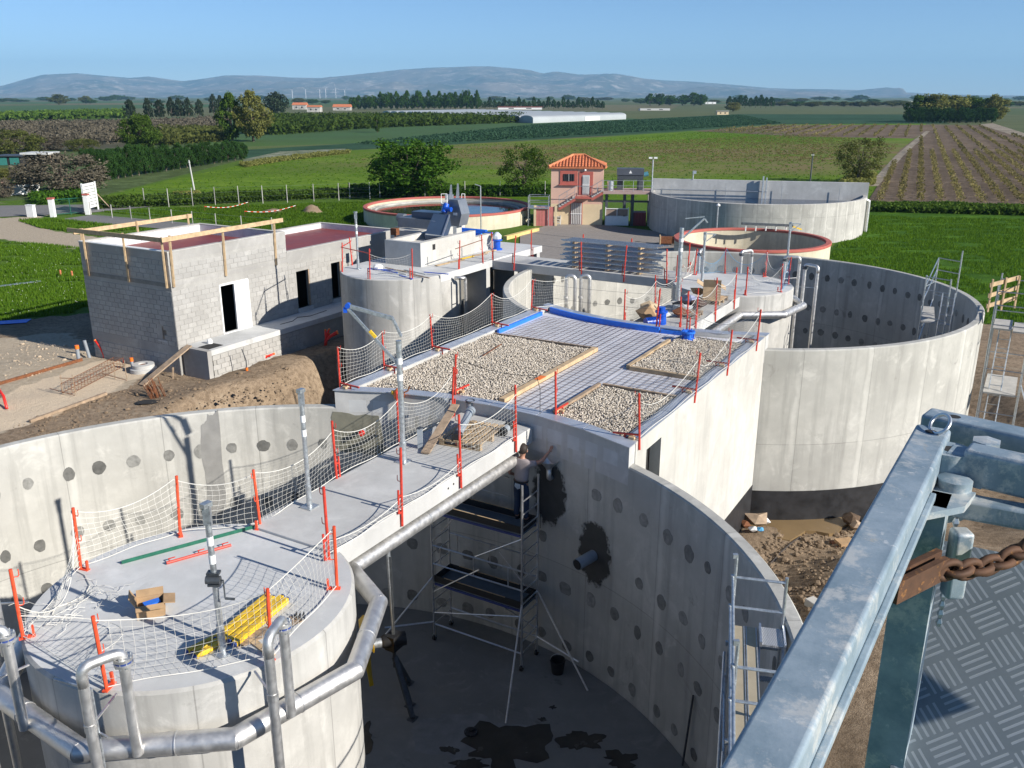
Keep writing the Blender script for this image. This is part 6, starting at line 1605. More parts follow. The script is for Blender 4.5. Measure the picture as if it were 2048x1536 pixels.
m_ = MB().bar(ap(851,468,23.97) ,ap(884,472,23.97),.03,.04);m_.bar(ap(884,474,23.98),ap(899,430,26.18),.06,.08);m_.build('side_channel',alu,mc)
m_ = MB().tube([ap(888,425,26.6),ap(893,408,26.8)],.14,12);m_.tube([ap(890,418,26.65),ap(890,418,26.65) + vN*.35],.11,12);m_.build('motor',blue_paint,mc,auto=40)
c0_ = ap(905,432,27.0)
m_ = MB().add([c0_ + vN*x + NZ*z + vD*y for y in (0,.7) for x,z in ((-.45,-.45),(.35,-.45),(.5,.1),(.3,.75),(-.2,.75),(-.45,.2))],[(0,1,2,3,4,5),(11,10,9,8,7,6)] + [(i,6 + i,6 + (i + 1) % 6,(i + 1) % 6) for i in range(6)]);m_.build('discharge_hood',steelg,mc)
m_ = MB().box(c0_ + vN*.15 + NZ*.1 - vD*.004,(.004,.22,.12),SITE_ROT);m_.build('maker_plate',white_paint,mc)
m_ = MB().box(ap(866,443,25.15) - vD*.02 + NZ*.02,(.005,.25,.05),SITE_ROT);m_.build('maker_plate',plain('plate_grey',(.3,.36,.45),.5),mc)
m_ = MB().bar(c0_ - NZ*.45,c0_ - NZ*1.2,.35,.35);m_.build('chute',galv,mc)
cv = thing('compactor','grey trough compactor with a dark lid behind the channel','machine',S(27.5,-15.2,5.0))
m_ = MB().sbox(27.0,28.2,-16.9,-14.4,5.0,5.45);m_.build('trough',steelg,cv);m_ = MB().sbox(27.2,28.0,-16.2,-14.6,5.46,5.75);m_.build('lid',steelb,cv);m_ = MB().tube([S(27.6,-17.3,5.35),S(27.6,-16.9,5.35)],.2,14);m_.build('drive',steelg,cv,auto=40)
m_ = MB().sbox(26.9,27.1,-17.0,-16.7,4.98,5.0);m_.build('foot',steelg,cv)
for u,v,lb in ((790,463,'small rusty brown cabinet on the basin wall'),):
    q = ap(u,v,25.2);t = thing('cabinet',lb,'cabinet',q - NZ*.3);m_ = MB().box(q,(.25,.32,.3),SITE_ROT);m_.build('box',rust,t);m_ = MB().bar(q - NZ*.15,q - NZ*.6,.05,.05);m_.build('leg',rust,t)
# blue tubes stacked behind
t = thing('blue_tubes','loose stack of bright blue tubes behind the machine','tubes',S(30.2,-14.0,CZ))
rnd = random.Random(8)
for k in range(16):
    a_ = 28.0 + rnd.uniform(0,1.3);b0_ = -14.9 + rnd.uniform(-.3,.3);z = CZ + .05 + (k % 5)*.13;m_ = MB().tube([S(a_,b0_,z),S(a_ + rnd.uniform(-.2,.2),b0_ + 1.9,z)],.04,8);m_.build('tube',blue_strip,t,auto=50)
q = S(27.5,-11.6,CZ);t = thing('wrapped_valve','blue valve in clear wrapping on the basin deck','valve',q)
m_ = MB().lathe([(.25,0),(.25,.05),(.16,.08),(.16,.4),(.25,.43),(.25,.48),(0,.5)],q,16);m_.build('body',blue_paint,t,auto=40);m_ = MB().lathe([(.2,.5),(.22,.65),(.08,.8),(0,.82)],q,9);m_.build('wrap',plain('clear_wrap',(.6,.65,.7),.2,0,.2,8),t)
# loose planks and tubes on the basin deck
rnd = random.Random(11)
for k in range(9):
    a_,b_ = 20.2 + rnd.uniform(-.3,1.4),-13.6 + k*.32;L_ = rnd.uniform(.8,1.6);m_ = MB().bar(S(a_,b_,CZ + .02 + .03*(k % 3)),S(a_ + rnd.uniform(-.4,.4),b_ + L_*.9,CZ + .02 + .03*(k % 3)),.06,.03)
    m_.build('formwork_strip',rnd.choice((galv,wood_old,wood_old,blue_paint)),None,S(a_,b_,CZ),label=['grey channel lying askew on the curved deck edge','brown batten lying nearest the curved deck edge','short batten crossing the others on the curved deck','batten lying beside the white sack on the curved deck','batten lying below the red net post on the curved deck','long batten lying against the shaded channel box','batten lying at the foot of the channel box corner','batten lying outermost on the curved deck','batten lying by the ladder rungs on the curved deck'][k],cat='batten',group='battens on the curved deck')
q = S(20.9,-13.3,CZ);m_ = MB().lathe([(0,0),(.2,.02),(.22,.12),(.12,.2),(0,.21)],q,9);m_.build('sack',white_paint,None,q,label='crumpled white sack among the battens',cat='sack')
for k in range(5):
    b_ = -11.5;a_ = 22.6 + k*.95;m_ = MB().bar(S(a_,b_ - .1,CZ + .03),S(a_ + .8,b_ + .15*(k % 2),CZ + .04),.14,.03);m_.build('plank',(wood,wood_old,yellow_paint,wood_old,wood)[k],None,S(a_,b_,CZ),label=['raw plank lying at the sunny foot of the channel box','grey plank lying below the wall hole','yellow-stained plank on the basin deck','weathered plank on the basin deck near the wrapped valve','raw plank lying beside the wrapped valve'][k],cat='plank',group='planks on the basin deck')
pC_ = [(CA + (CR - .1)*math.cos(R(t)),CB - (CR - .1)*math.sin(R(t))) for t in (95,135,190,235)] + [(22.6,CB + CR - .06),(24.4,CB + CR - .06),(25.2,CB + CR - .06)]
pCv = [S(a_,b_,CZ) for a_,b_ in pC_]
lbp = ['red post at the shaded start of the curved deck','red post on the curved deck beside the slim white mast','red net post at the nose of the curved deck','red post where the curved deck turns to the sun','red post on the sunny basin edge above the bent pipe','red post midway along the sunny basin edge','red post where the basin meets the tube-rack walkway']
for p,lb in zip(pCv,lbp): post('side',p,S(CA + 1,CB,CZ) - p,lb,'posts round the curved basin')
net(pCv[2],pCv[3],'white net hung on the nose of the curved basin','nets round the curved basin',sag=.2)
net(pCv[5],pCv[6],'white net on the sunny edge of the basin','nets round the curved basin',sag=.3)
for k,(i,j) in enumerate(((0,1),(1,2))):
    m_ = MB().bar(pCv[i] + NZ*1.0,pCv[j] + NZ*1.0,.03,.03);m_.build('rail',red_paint,None,pCv[i],label=('rusty red rail on the shaded side of the curved deck','rusty red rail reaching the nose of the curved deck')[k],cat='rail',group='rails on the curved deck')
m_ = MB().bar(S(22.4,CB + CR - .1,CZ + .85),S(24.5,CB + CR - .1,CZ + .95),.025,.025);m_.build('rail',rust,None,S(23,CB + CR,CZ),label='rusty tube rail on the sunny basin edge',cat='rail')
mast(S(20.5,-14.0,CZ),2.3,'slim white and grey davit mast on the curved basin',r=.045)
# -------------------------------------------------------------- rack of scaffold tubes
tr = thing('tube_rack','rack stacked with layers of grey scaffold tubes on the walkway','tube rack',S(LAB + .2,-5.2,DK + .1))
for b_ in (-6.6,-5.1,-3.7):
    for k in range(6): m_ = MB().sbox(LAB - .25,LAB + .75,b_ - .05,b_ + .05,DK + .105 + k*.2,DK + .19 + k*.2);m_.build('bearer',(wood_old if b_ < -4 else wood),tr)
rnd = random.Random(2)
for k in range(6):
    for j in range(6):
        a_ = LAB - .2 + j*.165;z = DK + .105 + .085 + k*.2 + .027;o_ = rnd.uniform(-.15,.15)
        m_ = MB().tube([S(a_,-7.2 + o_,z),S(a_,-3.0 + o_ + rnd.uniform(-.2,.2),z)],.025,7);m_.build('scaffold_tube',galv,tr,auto=50)
# -------------------------------------------------------------- waste-piled walkway
WK = DK + .052
q = S(17.7,-.25,WK);t = thing('electric_pump','bright blue electric pump lying at the near end of the waste pile','pump',q)
ax = (vD*.45 + vN*.35).normalized()
m_ = MB().tube([q + NZ*.17,q + NZ*.17 + ax*.5],.15,16);mo_ = m_.build('motor',blue_paint,t,auto=40)
for k in range(9): m_ = MB().tube([q + NZ*.17 + ax*(.05 + k*.05),q + NZ*.17 + ax*(.06 + k*.05)],.165,16);m_.build('cooling_fin',blue_paint,mo_,auto=40)
m_ = MB().tube([q + ax*.55 + NZ*.08,q + ax*.55 + NZ*.45],[.17,.15],16);m_.tube([q + ax*.55 + NZ*.45,q + ax*.55 + NZ*.5],.2,16);m_.build('volute',blue_paint,t,auto=40);m_ = MB().tube([q + ax*.55 + NZ*.5,q + ax*.55 + NZ*.62],.12,14);m_.build('outlet',blue_paint,t)
rnd = random.Random(21)
def crumple(c,s_,label,mat,seed,name='waste_paper',cat='waste',flat=.5):
    rr = random.Random(seed);m = MB();c = Vector(c);m.add([c + Vector((w.x*s_*rr.uniform(.6,1.4),w.y*s_*rr.uniform(.6,1.4),(w.z + 1)*s_*flat*rr.uniform(.7,1.2))) for w in ICOV],ICOF);return m.build(name,mat,None,c,label=label,cat=cat,group='waste piled on the walkway')
crumple(S(17.5,-.62,WK),.2,'crumpled tan paper beside the blue pump',card,1);crumple(S(18.55,-.5,WK),.36,'big torn cardboard heap behind the blue pump',card,2,'torn_cardboard',flat=.8);crumple(S(18.9,-.6,WK),.3,'pale torn cardboard leaning on the heap by the davit',plain('pale_card',(.5,.38,.24),.9),3,'torn_cardboard',flat=.9)
crumple(S(19.7,.2,WK),.3,'reddish crumpled sheet near the walkway edge',rust,4);crumple(S(20.4,.0,WK),.3,'grey plastic bag in the waste pile',plain('grey_plastic',(.4,.42,.42),.4),5,'plastic_bag');crumple(S(21.1,.3,WK),.34,'dark brown rags in the waste pile',plain('brown_rag',(.09,.05,.035),.9),6,'rags');crumple(S(21.4,-.1,WK + .02),.3,'lavender plastic wrap on top of the waste pile',plain('lavender_plastic',(.38,.40,.55),.3),7,'plastic_wrap');crumple(S(20.9,-.3,WK),.3,'black plastic sheet in the waste pile',black,8,'plastic_sheet');crumple(S(22.5,-.2,WK + .15),.3,'torn carton scraps behind the pallet carton',card,9,'torn_cardboard');crumple(S(19.3,-.3,WK),.28,'white plastic sheet behind the net on the walkway',white_paint,10,'plastic_sheet')
def pallet(c,rz,label,w=1.0,d=.8,group=None,mat=wood):
    c = Vector(c);M = Matrix.Translation(c) @ Matrix.Rotation(rz,4,'Z');t = thing('pallet',label,'pallet',c,group)
    for k in range(6): m_ = MB().box(M @ Vector((0,-d / 2 + .06 + k*(d - .12) / 5,.135)),(w,.11,.02),rz);m_.build('slat',mat,t)
    for x in (-w / 2 + .05,0,w / 2 - .05):
        m_ = MB().box(M @ Vector((x,0,.11)),(.1,d,.02),rz);m_.box(M @ Vector((x,0,.012)),(.1,d,.02),rz);m_.build('bearer',mat,t)
        for y in (-d / 2 + .06,0,d / 2 - .06): m_ = MB().box(M @ Vector((x,y,.06)),(.09,.11,.078),rz);m_.build('foot',mat,t)
    return t
pallet(S(22.4,.35,WK),SITE_ROT,'raw timber pallet under the big carton on the walkway',group='pallets')
carton(S(22.4,.3,WK + .15),.7,.6,.42,SITE_ROT + .3,'big battered brown carton on the pallet at the end of the waste pile',plain('tan_card',(.50,.36,.22),.9),blue=False)
pallet(S(19.9,.45,WK),SITE_ROT + .1,'reddish pallet at the walkway edge below the waste',.8,.6,'pallets',wood_old)
# blue valve fitting on the roof, orange pump, hard items
q = S(16.35,1.6,GZ + .03);t = thing('valve_fitting','bright blue flanged valve fitting on the gravel bed','valve',q)
m_ = MB().lathe([(0,0),(.2,0),(.2,.04),(.13,.05),(.13,.2),(.2,.21),(.2,.26),(.11,.26),(.11,.12)],q,18);m_.build('body',blue_strip,t,auto=35)
for k in range(8): a_ = k*math.pi / 4;m_ = MB();c = q + Vector((math.cos(a_)*.165,math.sin(a_)*.165,0));m_.tube([c + NZ*.02,c + NZ*.3],.012,6);m_.build('bolt',blue_paint,t)
q = S(7.95,-2.35,GZ + .06);t = thing('orange_pump','small orange pump with yellow top on the largest gravel bed','pump',q)
m_ = MB().lathe([(0,0),(.12,0),(.13,.1),(.09,.2),(.05,.24),(0,.25)],q,14);m_.build('body',orange_pvc,t,auto=40);m_ = MB().box(q + Vector((-.1,.05,.12)),(.16,.1,.08),.4);m_.build('bracket',yellow_paint,t);m_ = MB().tube([q + Vector((.1,0,.12)),q + Vector((.2,.03,.16)),q + Vector((.24,.05,.26))],.02,6);m_.build('outlet',rust,t)
# grey pipe stubs and pallet at the end of the near walkway
for a_,b_,h,lb in ((8.05,-1.05,.36,'upright grey pipe stub with red rim beside the roof edge'),(8.45,-.72,.28,'shorter grey pipe stub standing behind the red-rimmed one')):
    q = S(a_,b_,4.15);t = thing('pipe_stub',lb,'pipe',q,'grey pipe stubs at the roof edge');m_ = MB().tube([q,q + NZ*h],.09,14,cap=False);m_.build('pipe',grey_pvc,t,auto=40);m_ = MB().lathe([(.09,h - .03),(.108,h - .03),(.108,h + .02),(.085,h + .02),(.085,h - .1)],q,16);m_.build('collar',steel_dark if h < .3 else grey_pvc,t,auto=40)
pallet(S(7.15,.18,WK),SITE_ROT + .12,'weathered pallet carrying grey pipes at the end of the near walkway',1.25,.95,'pallets',wood_form)
q = S(7.2,.1,WK + .16)
for k,(p0,p1,lb) in enumerate(((S(6.6,.15,WK + .2),S(7.75,-.25,WK + .34),'long grey bent pipe lying across the pallet'),(S(7.6,.62,WK + .05),S(8.0,.55,WK + .05),'short grey pipe lying at the walkway end'))):
    t = thing('grey_pipe',lb,'pipe',p0,'grey pipes at the walkway end');d_ = (p1 - p0).normalized()
    pts = [p0,p0.lerp(p1,.7),p1] if k else [p0,p0.lerp(p1,.62),p0.lerp(p1,.8) + NZ*.02,p1 + NZ*.0]
    m_ = MB().tube(pts,.085,14);m_.build('pipe',grey_pvc,t,auto=50);m_ = MB().tube([pts[0] - (pts[1] - pts[0]).normalized()*.06,pts[0] + (pts[1] - pts[0]).normalized()*.1],.105,14);m_.build('black_collar',black,t,auto=40);m_ = MB().tube([pts[-1] - (pts[-1] - pts[-2]).normalized()*.1,pts[-1] + (pts[-1] - pts[-2]).normalized()*.02],.105,14);m_.build('end_collar',black if k else grey_pvc,t,auto=40)
m_ = MB().bar(S(5.9,-.15,WK + .03),S(7.9,-.75,WK + .35),.18,.03);m_.build('plank',wood_old,None,S(5.9,-.15,WK),label='weathered plank leaning from the walkway onto the pallet pipes',cat='plank')
q = S(6.15,-.45,WK);t = thing('grey_duct','upright grey box duct standing on the near walkway','duct',q);m_ = MB().bar(q,q + NZ*.42,.13,.1);m_.build('duct',grey_pvc,t);m_ = MB().box(q + NZ*.43,(.12,.09,.015),SITE_ROT);m_.build('rim',steel_dark,t)
# concrete beam on the gravel, scraps
lying('rebar_rod',965,712,1003,688,.02,.02,rust,'thin rusty rod lying on the largest gravel bed','rod',z=GZ + .1)
# -------------------------------------------------------------- dug ground between the tanks: puddle and litter
mudw = plain('muddy_water',(.22,.15,.075),.12,0,.12,1)
mb = MB();pts = []
for i in range(25): pts.append(ringpt(SB,185 - 1.9*i - 4,8.72,0)[:2])
for i in range(25): 
    k = 24 - i;pts.append(ringpt(SB,185 - 1.9*k - 4,9.6 + .25*math.sin(k*1.3) + .2*math.sin(k*.5),0)[:2])
mb.prism(pts,-1.72,-1.42);mb.build('puddle',mudw,label='strip of muddy brown water along the foot of the far tank',kind='structure')
def gx(u,v): 
    p = at(u,v,-.9)
    for _ in range(8): p = at(u,v,hz(p.x,p.y))
    return p
for k,(u,v,s_,m__,lb) in enumerate(((1500,1045,.3,card,'torn brown cardboard at the corner by the black coating'),(1512,1052,.34,wood_old,'splintered board scraps in the muddy corner'),(1530,1050,.15,white_paint,'white paper scrap at the water edge'),(1505,1067,.14,white_paint,'small white scrap below the cardboard'),(1520,1066,.12,rope_blue,'blue plastic strap in the muddy corner'),(1490,1058,.2,rust,'dark reddish scraps against the wall corner'),(1700,1052,.26,plain('dark_roots',(.10,.065,.04),.95,0,.4,12),'heap of dark roots and rubbish at the water edge'),(1710,1062,.2,wood_old,'pale wood scraps in the rubbish heap'))):
    o = crumple(gx(u,v) + NZ*.05,s_,lb,m__,30 + k,'litter','litter',.7);o['group'] = 'litter in the dug ground'
p = gx(1690,1092);t = thing('carton_lid','flat tan carton lying on the dug soil','box',p);m_ = MB().box(p + NZ*.1,(.5,.38,.14),.2);m_.build('carton',card,t);m_ = MB().box(p + Vector((-.3,.02,.06)),(.14,.38,.02),.2);m_.build('flap',rust,t)
p = gx(1630,1215);t = thing('offcut','pale concrete offcut lying beside the near tank rim','offcut',p);m_ = MB().box(p + NZ*.08,(.3,.45,.2),.5);o = m_.build('block',conc_white,t);bv = o.modifiers.new('b','BEVEL');bv.width = .02
wire([gx(1540,1130) + NZ*.03,gx(1560,1108) + NZ*.03,gx(1580,1090) + NZ*.03,gx(1600,1075) + NZ*.03],.02,plain('dark_hose',(.06,.05,.045),.7),'hose','dark hose lying down the dug slope','hose')
# ================================================================ OLD PLANT BEHIND: CLARIFIERS, PINK HOUSE, PLATFORM
def clarifier(C,Rr,zt,label,zw,rim=True,wall_m=cream_tank,th=.3,water=water_dark,n=80,seg=(0,2*math.pi)):
    t = thing('clarifier',label,'tank',(C[0],C[1],0),'round settling tanks of the old plant')
    vs,fs,uv = ring_mesh(C,Rr,Rr - th,-.5,zt - (.16 if rim else 0),n,seg[0],seg[1]);build_uv('wall',vs,fs,uv,wall_m,t)
    if rim:
        vs,fs,uv = ring_mesh(C,Rr + .05,Rr - th - .03,zt - .16,zt,n,seg[0],seg[1]);build_uv('rim',vs,fs,uv,red_trim,t)
    m_ = MB().lathe([(Rr - th,zw),(0,zw)],(C[0],C[1],0),n,None,*seg);m_.build('water',water,t)
    return t
C1 = (-6.0,83.5)
t1 = clarifier(C1,7.7,1.4,'round cream settling tank with red rim and still water',.95)
for k in range(2):
    m_ = MB().lathe([(7.2 - k*.5,.9),(7.2 - k*.5,1.08),(7.12 - k*.5,1.08),(7.12 - k*.5,.9)],(C1[0],C1[1],0),72);m_.build('weir',conc_old,t1,auto=40)
# scraper bridge head in the middle
q = at(905,412,1.0);t = thing('scraper_head','white scraper platform with two upright grey blades in the settling tank','machine',q)
m_ = MB().lathe([(.2,0),(.2,.1),(1.05,.12),(1.1,.3),(0,.3)],q,20);m_.build('turntable',white_paint,t,auto=40)
for dx,h in ((-.15,2.0),(.5,2.1)):
    m_ = MB().add([q + Vector((dx - .22,0,.3)),q + Vector((dx + .2,0,.3)),q + Vector((dx + .12,0,h)),q + Vector((dx - .02,0,h)),q + Vector((dx - .22,.06,.3)),q + Vector((dx + .2,.06,.3)),q + Vector((dx + .12,.06,h)),q + Vector((dx - .02,.06,h))],[(0,1,2,3),(7,6,5,4),(0,4,5,1),(1,5,6,2),(2,6,7,3),(3,7,4,0)]);m_.build('blade',galv,t)
for dx in (-1.05,-.5,.9,1.2): m_ = MB().tube([q + Vector((dx,-.1,.3)),q + Vector((dx,-.1,1.15))],.03,6);m_.build('rail_post',white_paint,t)
m_ = MB().tube([q + Vector((-1.05,-.1,1.15)),q + Vector((-.5,-.1,1.15))],.03,6);m_.build('rail',white_paint,t);m_ = MB().tube([q + Vector((.9,-.1,1.15)),q + Vector((1.2,-.1,1.15))],.03,6);m_.build('rail',white_paint,t)
m_ = MB().box(q + Vector((-.3,.3,.8)),(.8,.5,.5));m_.build('drive_box',galv,t)
C3 = (16.3,60.6)
t3 = clarifier(C3,5.15,1.8,'small round cream basin with red rim beside the far tank',-.1,water=plain('sludge',(.12,.10,.075),.3,0,.3,.5))
q = Vector((18.1,63.6,1.8));t = thing('aerator_boom','dark boom with hanging nozzles over the small red-rimmed basin','boom',q)
m_ = MB().bar(q + Vector((-1.6,.6,.5)),q + Vector((2.2,1.0,.3)),.2,.16);m_.build('boom',steel_dark,t)
for k in range(5): m_ = MB();c = q + Vector((-1.3 + k*.75,.62 + k*.08,.4));m_.tube([c,c - NZ*.45],.045,6);m_.build('nozzle',white_paint,t)
m_ = MB().bar(q + Vector((2.0,1.0,.3)),q + Vector((2.9,1.2,.0)),.16,.1);m_.build('arm',yellow_paint,t)
q = Vector((15.4,67.2,0));t = thing('lamp_post','small pale lamp post between the small basin and the D-shaped tank','lamp',q)
m_ = MB().tube([q,q + NZ*3.2],.05,8);m_.build('pole',galv,t);m_ = MB().lathe([(0,0),(.16,.05),(.14,.16),(0,.24)],q + NZ*3.15,10);m_.build('globe',white_paint,t,smooth=True)
# D-shaped tank: curved wall before a straight high wall
E0 = Vector(at(1303,357,4.1)[:2]);E1 = Vector(at(1735,366,4.1)[:2]);Cd = (E0 + E1) / 2;Rd = (E1 - E0).length / 2;an0 = math.atan2(E0.y - Cd.y,E0.x - Cd.x)
if an0 < 0: an0 += 2*math.pi
td = thing('d_shaped_tank','big weathered concrete tank with a straight high rear wall','tank',(Cd.x,Cd.y,0))
vs,fs,uv = ring_mesh(Cd,Rd,Rd - .3,-.5,3.1,60,an0,an0 + math.pi);build_uv('curved_wall',vs,fs,uv,conc_old,td)
dE = (E1 - E0).normalized();nE = Vector((-dE.y,dE.x))
m_ = MB().prism([E0,E1 + dE*.15,E1 + dE*.15 + nE*.35,E0 + nE*.35],-.5,4.1);m_.build('straight_wall',conc_slab,td)
m_ = MB().lathe([(Rd - .3,2.6),(0,2.6)],(Cd.x,Cd.y,0),40,None,an0,an0 + math.pi);m_.build('water',plain('blue_water',(.02,.045,.09),.1,0,.2,.4),td)
for u,v0,v1,r_ in ((1693,412,480,.09),(1686,412,480,.05)):
    b_ = at(u,v1,0);q = Vector((b_.x,b_.y,3.1));m_ = MB().tube([b_,q],r_,8);m_.build('down_pipe',galv,td)
q = Vector((*(E1 + dE*.3),0));m_ = MB().tube([q,q + NZ*2.6,q + NZ*2.75 - Vector((.3,0,0))],.13,10);m_.build('down_pipe',stainless,td)
for k in range(4): c = Vector((*(E0.lerp(E1,.1 + .26*k) - nE*.25),2.6));m_ = MB().tube([c,c + NZ*1.1],.022,6);m_.build('rail_post',galv,td)
for z in (3.2,): m_ = MB().tube([Vector((*(E0 - nE*.25),z)),Vector((*(E0.lerp(E1,.55) - nE*.25),z))],.04,6);m_.build('pipe_rail',galv,td)
c = Vector((*(E0.lerp(E1,.53) - nE*.3),2.3));m_ = MB().bar(c,c + NZ*2.2,.12,.12);m_.bar(c + Vector((.3,0,0)),c + Vector((.3,0,2.1)),.1,.1);m_.build('gate_frame',galv,td)
c = Vector((*E0.lerp(E1,.2),4.1));m_ = MB().tube([c,c + NZ*.5],.05,8);m_.box(c + Vector((.1,0,.6)),(.3,.2,.25));m_.build('floodlight',galv,td)
# ---- pink house
H1 = at(1204,451,0);H0 = at(1101,449.5,0);hx = (H1 - H0);hx.z = 0;HW = hx.length;hx.normalize();hy = Vector((-hx.y,hx.x,0))
hrot = math.atan2(hx.y,hx.x)
def HP(x,y,z): return H0 + hx*x + hy*y + NZ*z
hyd = (H0.y + H1.y) / 2
def hx_of(u): return (u - 1101) / (1204 - 1101)*HW
def hz_of(v): return atd(1150,v,hyd).z
house = thing('pink_house','small two-storey pink house with terracotta roof and outside stair','house',H0)
HE = hz_of(334);HD = 4.3;zmid = hz_of(408)
def hbox(x0,x1,y0,y1,z0,z1,name,mat,parent=house): m = MB();c = HP((x0 + x1) / 2,(y0 + y1) / 2,(z0 + z1) / 2);m.box(c,(x1 - x0,y1 - y0,z1 - z0),hrot);return m.build(name,mat,parent)
hbox(0,HW,0,HD,-.3,zmid,'lower_wall',cream_wall);hbox(0,HW,0,HD,zmid,HE,'upper_wall',pink_wall)
# windows and doors
wx0,wx1,wz0,wz1 = hx_of(1125),hx_of(1147),hz_of(362),hz_of(348)
hbox(wx0 - .28,wx1 + .28,-.06,.02,wz0 - .3,wz1 + .28,'window_surround',red_trim);wn_ = hbox(wx0,wx1,-.075,.0,wz0,wz1,'window',plain('dark_glass',(.03,.035,.04),.1,0,.1,1));hbox(wx0 - .4,wx1 + .35,-.2,.0,wz0 - .36,wz0 - .3,'window_sill',red_trim)
for k in range(6): x = wx0 + (wx1 - wx0)*(k + .5) / 6;m_ = MB().bar(HP(x,-.1,wz0),HP(x,-.1,wz1),.03,.03);m_.build('window_bar',steel_dark,wn_)
m_ = MB().bar(HP((wx0 + wx1) / 2,-.085,wz0),HP((wx0 + wx1) / 2,-.085,wz1),.12,.02);m_.build('curtain',white_paint,wn_)
dx0,dx1,dz0,dz1 = hx_of(1163),hx_of(1177),hz_of(389),hz_of(350)
hbox(dx0 - .3,dx1 + .3,-.05,.02,dz0,dz1 + .28,'door_surround',red_trim);du = hbox(dx0,dx1,-.065,.0,dz0,dz1,'door',plain('pale_grey_door',(.45,.5,.5),.5,0,.1,1))
ex0,ex1,ez1 = hx_of(1141),hx_of(1163),hz_of(405)
hbox(ex0 - .06,ex1 + .06,-.03,.02,0,ez1 + .06,'door_frame',red_trim);dl2 = hbox(ex0,ex1,-.05,.0,.05,ez1,'door',plain('grey_pink_door',(.38,.34,.32),.5,0,.1,1))
for par,a0_,a1_,z0,z1 in ((du,dx0,dx1,dz0,dz1),(dl2,ex0,ex1,.05,ez1)):
    for k in range(6): x = a0_ + (a1_ - a0_)*(k + .6) / 6.2;m_ = MB().bar(HP(x,-.1,z0 + .08),HP(x,-.1,z1 - .08),.045,.03);m_.build('grille_bar',white_paint,par)
    m_ = MB().bar(HP(a0_,-.1,(z0 + z1) / 2),HP(a1_,-.1,(z0 + z1) / 2),.05,.05);m_.build('grille_rail',white_paint,par)
m_ = MB().lathe([(0,0),(.1,.02),(.12,.12),(0,.2)],HP((dx0 + dx1) / 2 - .1,-.12,dz1 + .35),10);m_.build('wall_lamp',white_paint,house,smooth=True)
# hipped roof with rows of round tiles
RZ = hz_of(314);ov = .22
r0,r1 = HP(HW*.40,HD / 2,RZ),HP(HW*.62,HD / 2,RZ)
cs = [HP(-ov,-ov,HE),HP(HW + ov,-ov,HE),HP(HW + ov,HD + ov,HE),HP(-ov,HD + ov,HE)]
m_ = MB().add(cs + [r0,r1] + [c - NZ*.12 for c in cs],[(0,1,5,4),(1,2,5),(2,3,4,5),(3,0,4),(6,7,1,0),(7,8,2,1),(8,9,3,2),(9,6,0,3),(9,8,7,6)]);roof = m_.build('roof',tile_mat,house)
def tilerow(p,q,w):
    m = MB();d_ = q - p;L_ = d_.length
    if L_ < .25: return
    k = max(2,int(L_ / .38));d_.normalize();nrm = NZ;sd = d_.cross(nrm).normalized();up_ = sd.cross(d_).normalized()
    for i in range(k):
        a_ = p + d_*(L_*i / k);b_ = p + d_*(L_*(i + 1) / k + .05)
        ra,rb_ = w*.52,w*.42;vs_ = []
        for c,r_ in ((a_ + up_*.02,ra),(b_ + up_*.0,rb_)):
            for j in range(6): t = math.pi*j / 5;vs_.append(c + sd*math.cos(t)*r_ + up_*math.sin(t)*r_*.8)
        m.add(vs_,[(j,j + 1,7 + j,6 + j) for j in range(5)] + [(0,1,2,3,4,5)])
    m.build('tile_row',tile_mat,roof,auto=60)
for i in range(18):
    f = (i + .5) / 18;e_ = cs[0].lerp(cs[1],f);xr = f*(HW + 2*ov) - ov
    if xr < HW*.40: k = (xr + ov) / (HW*.40 + ov)
    elif xr > HW*.62: k = (HW + ov - xr) / (HW*.38 + ov)
    else: k = 1.0
    top = e_ + (HP(0,HD / 2,RZ) - HP(0,-ov,HE))*k;tilerow(e_,top,.2)
for p,q in ((cs[0],r0),(cs[1],r1),(r0,r1)):
    m_ = MB().tube([p + NZ*.03,q + NZ*.05],.13,8);m_.build('ridge_tiles',plain('ridge%d' % int(p.x*100),(.60,.22,.10),.85,0,.25,3),roof)
for i in range(12):
    f = (i + .5) / 12;e_ = cs[1].lerp(cs[2],f);k = 1 - abs(f - .5)*2;tilerow(e_,e_.lerp(r1 + (cs[1].lerp(cs[2],f) - cs[1].lerp(cs[2],.5))*(1 - k),1.0) if False else e_ + (r1 - cs[1].lerp(cs[2],.5))*k,.22)
# stair: landing with red soffit, a flight down and a flight up
lz = hz_of(392);s0,s1 = hx_of(1150),hx_of(1182)
hbox(s0,s1,-1.0,0,lz - .14,lz,'landing',red_trim)
for (xa,za,xb,zb) in ((s0,lz,hx_of(1118),hz_of(412)),(s1,lz,hx_of(1203),hz_of(379))):
    nst = 6
    for k in range(nst):
        f = (k + .5) / nst;m_ = MB().box(HP(xa + (xb - xa)*f,-.5,za + (zb - za)*f),(abs(xb - xa) / nst,.95,.1),hrot);m_.build('stair_step',conc_slab,house)
    m_ = MB().bar(HP(xa,-.98,za - .2),HP(xb,-.98,zb - .2),.1,.22);m_.build('stringer',red_trim,house)
    m_ = MB().tube([HP(xa,-1.0,za + .95),HP(xb,-1.0,zb + .95)],.025,6);m_.build('handrail',galv,house);m_ = MB().tube([HP(xa,-1.0,za + .5),HP(xb,-1.0,zb + .5)],.02,6);m_.build('handrail',galv,house)
    for f in (.02,.5,.98): m_ = MB();c = HP(xa + (xb - xa)*f,-1.0,za + (zb - za)*f);m_.tube([c,c + NZ*.95],.022,6);m_.build('baluster',galv,house)
m_ = MB().tube([HP(s0,-1,lz + .95),HP(s1,-1,lz + .95)],.025,6);m_.build('handrail',galv,house)
